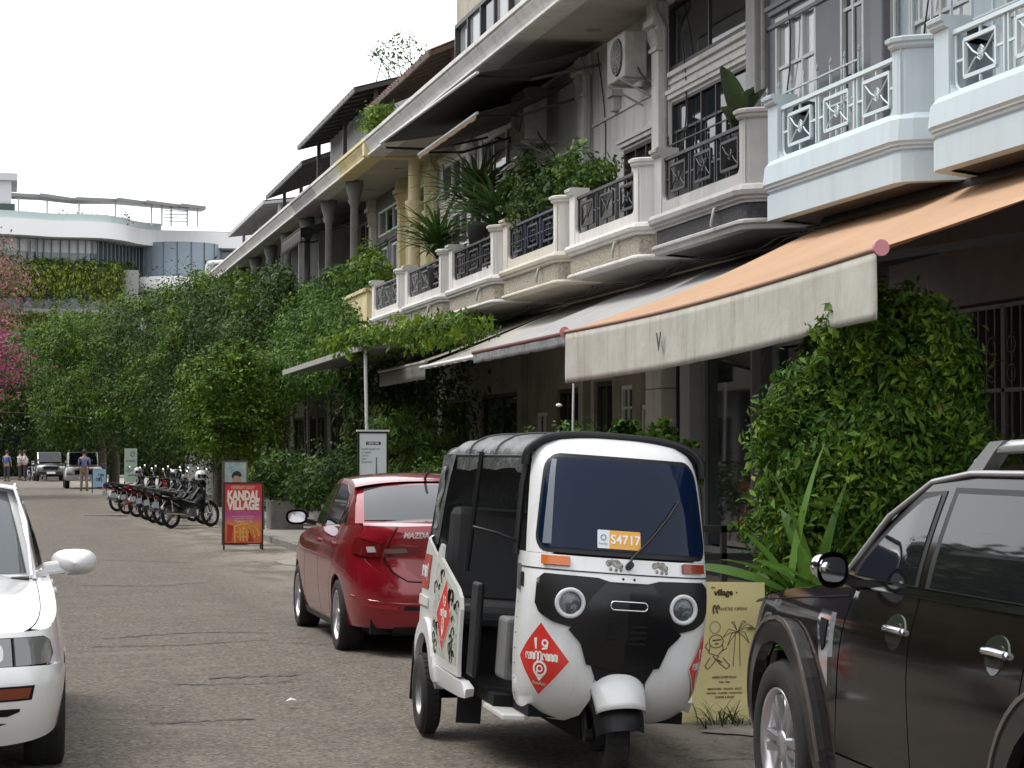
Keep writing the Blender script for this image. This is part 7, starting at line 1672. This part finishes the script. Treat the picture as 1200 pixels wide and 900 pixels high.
for i, (s_, z_, k_) in enumerate([('OPEN EVERYDAY', .285, .020), ('7AM - 9PM', .255, .015), ('SMOOTHIES - SALADS - JUICE', .215, .0165), ('PASTRIES - CURRIES - SANDWICH', .190, .015), ('COFFEE & MORE', .165, .0165)]): part('lettering', onb(text_mb(s_, k_, .0004), .05, z_), brn, YB)
def bl2(segs, w=.006, nm='drawing'):
    q = MB()
    for pts in segs:
        for (a, b), (c_, d) in zip(pts, pts[1:]):
            v_ = Vector((c_-a, d-b)); v_.normalize(); n = Vector((-v_.y, v_.x))*w/2
            q.add([bn_(a-n.x, b-n.y)+Vector((0, -.004, 0)), bn_(c_-n.x, d-n.y)+Vector((0, -.004, 0)), bn_(c_+n.x, d+n.y)+Vector((0, -.004, 0)), bn_(a+n.x, b+n.y)+Vector((0, -.004, 0))], [(0, 1, 2, 3)])
    return part(nm, q, brn, YB)
bl2([[(-.015+.033*cos(t), .59+.036*sin(t)) for t in [i*pi/10 for i in range(21)]]], .003)
bl2([[(.115, .56), (.11, .43), (.105, .35)], [(.14, .56), (.145, .43), (.15, .35)]], .0035)
for ex, ez in ((-.09, -.03), (-.06, -.085), (.075, -.07), (.095, .03), (-.04, .06), (.05, .065)):
    bl2([[(.127, .56), (.127+ex*.6, .56+ez*.5+.035), (.127+ex, .56+ez), (.127+ex*.5, .56+ez*.5+.01), (.127, .56)]], .0035)
# a striding line figure drawn with plain shapes
fg = lambda pts: [(x+.125, z+.045) for x, z in pts]
bl2([fg(p_) for p_ in ([(-.13+.045*cos(t), .46+.04*sin(t)) for t in [i*pi/8 for i in range(17)]], [(-.165, .44), (-.175, .39), (-.12, .37), (-.085, .41), (-.09, .44)], [(-.175, .40), (-.20, .43), (-.185, .45)], [(-.09, .40), (-.06, .42)], [(-.15, .37), (-.10, .32), (-.06, .29), (-.04, .31), (-.085, .36)], [(-.11, .37), (-.15, .32), (-.18, .29), (-.20, .31), (-.165, .36)])], .005)
bl2([fg(p_) for p_ in ([(-.155, .465), (-.10, .47)], [(-.14, .445), (-.115, .445)], [(-.12, .35), (-.09, .33)])], .008)
# dark barrier behind the taxi
BR = thing('barrier', 'low dark steel barrier between the white taxi and the bush, in front of the shop', 'barrier', (4.95, 14.6, .12))
for z_ in (.45, .78, .98): part('rail', MB().box((-.4, -.02, z_-.025), (.6, .02, z_+.025)), dframe, BR)
for x in (-.38, .1, .58): part('post', MB().box((x-.02, -.02, 0), (x+.02, .02, 1.0)), dframe, BR)
part('sheet', MB().box((-.38, .0, .05), (.58, .012, .43)), mat('barrier_sheet', (.06, .06, .062), .6), BR)
# ================================================================ motorbikes
mk_body = {'black': mat('bike_black', (.016, .016, .018), .2, coat=1), 'grey': mat('bike_grey', (.10, .10, .11), .25, metal=.4, coat=1), 'red': mat('bike_red', (.16, .012, .012), .2, coat=1)}
def tor(q, c, R, r, n=28, m=8): q.lathe([(R+r*cos(a), r*sin(a)) for a in [i*2*pi/m for i in range(m+1)]], c, n, axis='y'); return q
def make_bike(lab, body, helmet=None):
    t = thing('motorbike', lab, 'motorbike', (0, 0, 0), 0, 'motorbikes parked side by side')   # x forward, rear axle at 0
    for x in (0, 1.24):
        w = part('wheel', tor(MB(), (x, 0, .285), .245, .04), rubber, t); q = MB(); tor(q, (x, 0, .285), .212, .014, 28, 6)
        part('rim', q, mat('bike_rim', (.28, .28, .29), .4, metal=.6), w); q = MB()
        for i in range(14): a = i*2*pi/14; q.bar((x+.03*cos(a), .015*(1 if i % 2 else -1), .285+.03*sin(a)), (x+.21*cos(a+.3), 0, .285+.21*sin(a+.3)), .005)
        q.cyl((x, -.06, .285), (x, .06, .285), .04, 12); part('spokes', q, mat('bike_rim', (.28, .28, .29)), w)
    q = MB(); q.grid(lambda u, v: (.31*cos(radians(20+150*u)), (v-.5)*.13*(1), .285+.31*sin(radians(20+150*u))-.03*abs(2*v-1)**2), 12, 4); part('rear_mudguard', q, body, t)
    q = MB(); q.grid(lambda u, v: (1.24+.31*cos(radians(30+140*u)), (v-.5)*.13, .285+.31*sin(radians(30+140*u))-.03*abs(2*v-1)**2), 12, 4); part('front_mudguard', q, body, t)
    q = MB(); q.grid(lambda u, v: (-.38+1.12*u, (.11+.05*sin(pi*min(1, u*1.1)))*cos(pi*v), .58+.22*(1-u)**1.0*.55+.11*sin(pi*v)*(1-.3*u)-.10*u), 14, 10); part('tail_fairing', q, body, t)
    q = MB(); q.grid(lambda u, v: (-.28+.90*u, .15*(1-.25*u)*cos(pi*v), .76-.03*sin(pi*u)+.035*sin(pi*v)+(.03 if u < .4 else 0)), 14, 8); part('seat', q, seatm, t)
    q = MB(); q.grid(lambda u, v: (1.0-.12*u+.06*sin(pi*v)+.0*u, .20*(1-.2*u)*cos(pi*v)*(.7+.5*u), .92-.52*u), 10, 8); part('leg_shield', q, body, t)
    q = MB(); q.grid(lambda u, v: (1.02+.11*sin(pi*v)*sin(pi*min(1, u+.2)), .12*cos(pi*v)*sin(pi*(.2+.7*u)), .86+.20*u), 8, 8); fr = part('front_cowl', q, body, t)
    part('headlight', MB().lathe([(0, .03), (.05, .02), (.06, 0)], (1.11, 0, .96), 12, axis='x'), lens, t)
    part('tail_light', MB().box((-.42, -.05, .66), (-.37, .05, .70)), mat('dark_red_lens', (.12, .008, .01), .25), t, bev=.01); part('number_plate', MB().box((-.44, -.09, .46), (-.43, .09, .58)), mat('plate_grey', (.25, .26, .28), .5), t)
    q = MB(); q.tube([(.96, 0, .95), (.90, .14, 1.02), (.84, .30, 1.02)], .014, 6); q.tube([(.96, 0, .95), (.90, -.14, 1.02), (.84, -.30, 1.02)], .014, 6); part('handlebar', q, blackpl, t)
    for s in (-1, 1):
        q = MB(); q.tube([(.88, s*.20, 1.03), (.90, s*.27, 1.20)], .006, 5); q.lathe([(0, .012), (.045, .006), (.05, 0), (0, -.004)], (.89, s*.29, 1.23), 14, axis='x'); part('mirror', q, mat('mirror_silver', (.6, .62, .64), .05, metal=1), t)
        q = MB(); q.tube([(1.02, s*.06, .86), (1.24, s*.07, .285)], .018, 6); part('fork', q, chrome, t); q = MB(); q.tube([(0, s*.09, .285), (-.05, s*.10, .60)], .022, 6); part('shock', q, chrome, t)
    q = MB(); q.cyl((-.30, -.13, .34), (.28, -.13, .30), .045, 12, r2=.03); q.tube([(.28, -.13, .30), (.60, -.10, .24), (.72, -.04, .34)], .018, 6); part('exhaust', q, chrome, t)
    q = MB(); q.grid(lambda u, v: (.42+.5*u, (.12+.02*u)*cos(pi*v), .34+.30*u+.10*sin(pi*v)), 8, 8); q.box((.30, -.10, .40), (.62, .10, .62)); part('centre_cover', q, mat('bike_plastic', (.02, .02, .022), .4), t, bev=.02)
    q = MB(); q.box((.38, -.10, .24), (.72, .10, .46)); q.lathe([(0, -.13), (.08, -.13), (.10, -.10), (.10, .10), (.08, .13), (0, .13)], (.5, 0, .33), 14, axis='y'); part('engine', q, rimgrey, t, bev=.01)
    q = MB(); q.bar((0, .08, .285), (.5, .06, .32), .04); q.bar((0, -.08, .285), (.5, -.06, .32), .04); q.bar((.45, 0, .4), (.95, 0, .85), .06); part('frame', q, blackpl, t)
    q = MB(); q.tube([(.42, .08, .26), (.30, .22, .01)], .012, 6); part('kick_stand', q, blackpl, t)
    q = MB(); q.bar((.0, .10, .34), (.50, .10, .36), .012, .09); part('chain_cover', q, rimgrey, t); part('stripe', MB().tube([(-.34, -.115, .70), (0, -.135, .66), (.4, -.13, .58), (.75, -.10, .52)], .012, 5), mat('silver_stripe', (.6, .6, .6), .3), t)
    return t
bk = make_bike('black motorbike with silver stripe and white helmet, nearest of the motorbike row', mk_body['black'])
hel = mat('helmet_white', (.65, .65, .64), .25, coat=.6)
spots = [(48.3, 3.42, 'black motorbike second in the row, close behind the one with the white helmet', 'grey'), (50.1, 3.36, 'motorbike third from the near end of the row', 'black'), (52.2, 3.34, 'motorbike in the middle of the row, fourth from the near end', 'black'), (54.6, 3.24, 'dark motorbike fifth in the row', 'red'), (57.2, 3.12, 'dark motorbike second from the far end of the row', 'black'), (60.0, 3.02, 'motorbike at the far end of the row, next to the pale green sign', 'grey')]
rb = radians(42)
bk.location = (3.55, 46.4, .01); bk.rotation_euler = (radians(-5), 0, rb)
for i, (s_, x_, lb, cc) in enumerate(spots):
    c_ = copytree(bk, None, lb, (x_+.08, s_, .01), rb+radians((i*37) % 9-4)); c_.rotation_euler = (radians(-5), 0, rb+radians((i*37) % 9-4))
    for ch in c_.children:
        if ch.name.split('.')[0] in ('rear_mudguard', 'front_mudguard', 'tail_fairing', 'leg_shield', 'front_cowl'): ch.material_slots[0].link = 'OBJECT'; ch.material_slots[0].material = mk_body[cc]
c_ = copytree(bk, None, 'dark scooter by the potted shrubs, half hidden beyond the red car', (6.0, 39.0, .13), radians(100)); c_.rotation_euler = (radians(-5), 0, radians(60)); del c_['group']
for i, (x_, s_, lb) in enumerate([(1.55, 127, 'far motorbike beside the man in the white shirt at the left'), (2.3, 130, 'far dark motorbike at the end of the street, left of the grey car')]):
    c_ = copytree(bk, None, lb, (x_, s_, 0), radians(-80)); del c_['group']
def helmet(lab, loc, m):
    h = thing('helmet', lab, 'helmet', loc, 0, 'helmets left on the motorbikes')
    q = MB(); q.lathe([(.115, -.06), (.135, 0), (.13, .06), (.10, .115), (.05, .145), (0, .15)], n=18); part('shell', q, m, h)
    q = MB(); q.lathe([(.139, -.02), (.136, .06)], n=12, a0=-2.2, a1=-.6); part('visor', q, mat('visor_dark', (.02, .02, .025), .1, coat=1), h)
import mathutils
Mb = Matrix.Translation((3.55, 46.4, .01)) @ Matrix.Rotation(rb, 4, 'Z')
helmet('white helmet on the handlebar of the nearest motorbike', Mb @ Vector((.86, -.05, 1.10)), hel)
helmet('black helmet just left of the white helmet on the motorbikes', Mb @ Vector((.70, .55, 1.12)), mat('helmet_black', (.02, .02, .022), .2, coat=1))
helmet('grey helmet hanging low in the middle of the motorbike row', Vector((4.15, 51.2, .98)), mat('helmet_grey', (.35, .35, .36), .3, coat=.5))
helmet('pale helmet at the far end of the motorbike row', Vector((3.72, 60.8, 1.08)), mat('helmet_pale', (.45, .45, .44), .3, coat=.5))
# dark car at the end of the street
c_ = copytree(FC, None, 'dark car with bright headlamps at the end of the street, left of the grey one', (2.6, 128, 0), radians(-88))
for ch in c_.children:
    if ch.name.split('.')[0] in ('body', 'cabin', 'front_bumper'): ch.material_slots[0].link = 'OBJECT'; ch.material_slots[0].material = mk_body['black']
# ================================================================ people
skinm = mat('skin', (.30, .17, .11), .6); hairm = mat('hair', (.015, .012, .010), .6)
def skinned(name, verts, edges, radii, m, par, sub=1, root=0):
    me = bpy.data.meshes.new(name); me.from_pydata(verts, edges, []); o = link(name, me, par); me.materials.append(m)
    s_ = o.modifiers.new('skin', 'SKIN'); s_.use_smooth_shade = True
    for v_, r_ in zip(me.skin_vertices[0].data, radii): v_.radius = (r_, r_) if not isinstance(r_, tuple) else r_
    me.skin_vertices[0].data[root].use_root = True
    b_ = o.modifiers.new('sub', 'SUBSURF'); b_.levels = sub; b_.render_levels = sub
    return o
def person(lab, loc, rz, shirt, trousers, arms, group=None, legs=((.0, .10), (.0, -.10)), h=1.0, lean=0, shoes=None):
    """x forward; arms = ((elbow, wrist) right, (elbow, wrist) left)"""
    p_ = thing('person', lab, 'person', loc, rz, group)
    V = [(0, 0, .93), (.0, 0, 1.10), (.01+lean*.5, 0, 1.28), (.0+lean, 0, 1.42), (.01+lean, 0, 1.50), (.02+lean, 0, 1.57), (.03+lean, 0, 1.66), (.03+lean, 0, 1.72)]
    R_ = [.12, (.14, .10), (.16, .11), (.12, .08), .05, .075, .09, .06]; E = [(i, i+1) for i in range(7)]
    tops_ = []
    for s in (1, -1):
        fx, fy = legs[0 if s > 0 else 1]; k = len(V)
        V += [(0, s*.09, .88), (.02+fx*.5, s*.10, .50), (fx, s*.11, .09), (fx+.12, s*.12, .04)]; R_ += [.085, .055, .038, .035]; E += [(0, k), (k, k+1), (k+1, k+2), (k+2, k+3)]
    ha = []
    for s, (el, wr) in zip((-1, 1), arms):
        k = len(V); V += [(lean, s*.17, 1.40), el, wr]; R_ += [.05, .04, .027]; E += [(3, k), (k, k+1), (k+1, k+2)]
        d = (Vector(wr)-Vector(el)).normalized(); side_ = d.cross(Vector((0, s, 0))); side_ = side_.normalized() if side_.length > .1 else Vector((1, 0, 0)); w_ = Vector(wr); pk_ = len(V); V += [tuple(w_+d*.07)]; R_ += [.026]; E += [(k+2, pk_)]
        for f in range(4):
            o_ = side_*(f-1.5)*.019; L_ = [.075, .085, .08, .062][f]; V += [tuple(w_+d*.10+o_), tuple(w_+d*(.10+L_)+o_+Vector((0, -s*.015, 0)))]; R_ += [.009, .007]; E += [(pk_, len(V)-2), (len(V)-2, len(V)-1)]
        V += [tuple(w_+d*.05-side_*.035), tuple(w_+d*.10-side_*.05)]; R_ += [.010, .008]; E += [(pk_, len(V)-2), (len(V)-2, len(V)-1)]
        ha.append(((lean, s*.17, 1.40), el, wr))
    V = [(x, y, z*h) for x, y, z in V]
    skinned('body', V, E, R_, skinm, p_)
    # clothes follow the body
    Vs = [(0, 0, .92), (0, 0, 1.10), (.01+lean*.5, 0, 1.28), (lean, 0, 1.43)]; Rs = [.145, (.16, .12), (.18, .13), (.13, .09)]; Es = [(0, 1), (1, 2), (2, 3)]
    for a_2 in ha: k = len(Vs); el = Vector(a_2[0]).lerp(Vector(a_2[1]), .9); Vs += [a_2[0], tuple(el)]; Rs += [.075, .062]; Es += [(3, k), (k, k+1)]
    skinned('shirt', [(x, y, z*h) for x, y, z in Vs], Es, Rs, shirt, p_)
    Vt = [(0, 0, .95)]; Rt = [(.15, .13)]; Et = []
    for s in (1, -1): fx, fy = legs[0 if s > 0 else 1]; k = len(Vt); Vt += [(0, s*.09, .84), (.02+fx*.5, s*.10, .50), (fx, s*.11, .13)]; Rt += [.105, .078, .062]; Et += [(0, k), (k, k+1), (k+1, k+2)]
    skinned('trousers', [(x, y, z*h) for x, y, z in Vt], Et, Rt, trousers, p_)
    for s in (1, -1):
        fx, fy = legs[0 if s > 0 else 1]; part('shoe', MB().prism(rrect(fx-.07, s*.115-.045, fx+.19, s*.115+.045, .04, 3), 0, .07), shoes or mat('shoe_dark', (.03, .028, .026), .6), p_, bev=.015)
    q = MB(); q.lathe([(.0, .115), (.05, .105), (.085, .06), (.097, 0), (.085, -.05), (.06, -.075)], (.015+lean, 0, 1.665*h), 16); part('hair', q, hairm, p_)
    hx = .02+lean; q = MB(); q.lathe([(0, .03), (.014, .012), (.018, 0)], (hx+.085, 0, 1.635*h), 8, axis='x'); part('nose', q, skinm, p_)
    for s in (1, -1): part('ear', MB().lathe([(0, .012), (.02, .006), (.024, 0)], (hx, s*.088, 1.64*h), 8, axis='x'), skinm, p_); part('eye', MB().lathe([(0, .01), (.009, .006), (.01, 0)], (hx+.088, s*.035, 1.665*h), 8, axis='x'), hairm, p_)
    part('mouth', MB().box((hx+.085, -.025, 1.595*h), (hx+.095, .025, 1.602*h)), mat('lips', (.22, .08, .07), .6), p_)
    return p_
bsh = mat('blue_shirt', (.16, .19, .42), .8, noise=(6, .15)); kh_ = mat('khaki_trousers', (.26, .22, .18), .8, noise=(6, .15)); wsh = mat('white_shirt', (.48, .48, .52), .8); dtr = mat('dark_trousers', (.03, .03, .04), .8); bl3 = mat('royal_blue_shirt', (.06, .10, .28), .8)
person('person in a blue shirt and khaki trousers in front of the far grey car', (3.42, 93.2, 0), radians(95), bsh, kh_, (((-.02, -.24, 1.15), (.12, -.20, 1.02)), ((-.02, .24, 1.15), (.12, .18, 1.02))), legs=((.10, .10), (-.08, -.10)))
person('person in a white shirt by the far motorbike at the left', (1.30, 126, 0), radians(170), wsh, dtr, (((.06, -.24, 1.18), (.22, -.18, 1.08)), ((.06, .24, 1.18), (.22, .18, 1.08))), lean=.05)
person('person in a pale shirt just left of the far white shirted one', (1.0, 128, 0), radians(20), mat('pale_shirt', (.42, .40, .42), .8), dtr, (((0, -.24, 1.16), (.10, -.22, .96)), ((0, .24, 1.16), (.1, .22, .96))))
person('person in royal blue at the far left edge of the photo', (.25, 124, 0), radians(60), bl3, dtr, (((0, -.24, 1.16), (.10, -.22, .96)), ((0, .24, 1.16), (.1, .22, .96))))
# ================================================================ wires, lantern, litter
def wire(lab, pts, r=.012, m=None): q = MB(); q.tube(pts, r, 5); o = link('overhead_wire', q.mesh('overhead_wire', m or dframe)); tag(o, lab, 'wire'); return o
def sagl(a, b, sag, n=14): return [tuple(Vector(a).lerp(Vector(b), i/n)-Vector((0, 0, sag*4*(i/n)*(1-i/n)))) for i in range(n+1)]
wire('pale green wire sagging in front of the dark tree crowns', sagl((4.7, 68, 6.15), (8.4, 62, 5.3), .55), .012, mat('green_wire', (.22, .30, .18), .6))
wire('dark wire crossing in front of the planted hotel terrace at the left', sagl((-6, 100, 7.0), (6.2, 100, 7.5), .25), .02)
wire('thin wire low at the left edge under the bougainvillea', sagl((-6, 90, 3.2), (4.5, 88, 2.9), -.25), .012)
LN = thing('hanging_lantern', 'small pale lantern hanging on a cord in front of the tree crowns', 'lantern', (4.15, 66, 5.55)); part('cord', MB().cyl((0, 0, .2), (0, 0, .75), .01, 5), wframe, LN); part('lantern', MB().lathe([(0, -.2), (.05, -.18), (.07, 0), (.05, .18), (0, .2)], n=10), mat('lantern_pale', (.45, .5, .42), .6), LN)
li = tag(link('litter', MB().add([(-.035, -.02, 0), (.0, -.03, .012), (.04, -.01, .004), (.03, .025, .01), (-.02, .03, .003), (0, 0, .022)], [(0, 1, 5), (1, 2, 5), (2, 3, 5), (3, 4, 5), (4, 0, 5)]).mesh('litter', mat('litter_white', (.6, .58, .55), .8)), None), 'scrap of white paper lying on the asphalt left of the white taxi', 'litter'); li.location = (1.84, 13.92, .03)
st = tag(link('stone', MB().lathe([(0, .035), (.03, .02), (.04, -.01)], n=7).mesh('stone', patchm)), 'small pale stone on the road edge in front of the yellow banner', 'stone'); st.location = (3.95, 11.5, .01)
gt_ = tag(link('gutter_cover', MB().box((-.55, -.16, 0), (.55, .16, .03)).mesh('gutter_cover', patchm)), 'white painted strip on the road at the far wheel of the motorbikes', 'road strip'); gt_.location = (2.6, 56.3, .0)

# ================================================================ dense trees across the street and behind the camera (outside the frame)
for i, (x_, s_) in enumerate([(-8.2, 4), (-8.0, 12), (-8.3, 20), (-8.0, 29), (-8.2, 39), (-8.0, 50)]):
    tree('leafy street tree on the opposite pavement, outside the photo', [(x_+1.0, s_, 5.0, 2.6, 3.2, 2.4), (x_+.6, s_+3, 3.6, 1.8, 2.4, 1.8)], 3200, .34, LD, (x_+.6, s_), 90+i, .18, group='trees on the opposite pavement', clump=.28, name='street_tree')
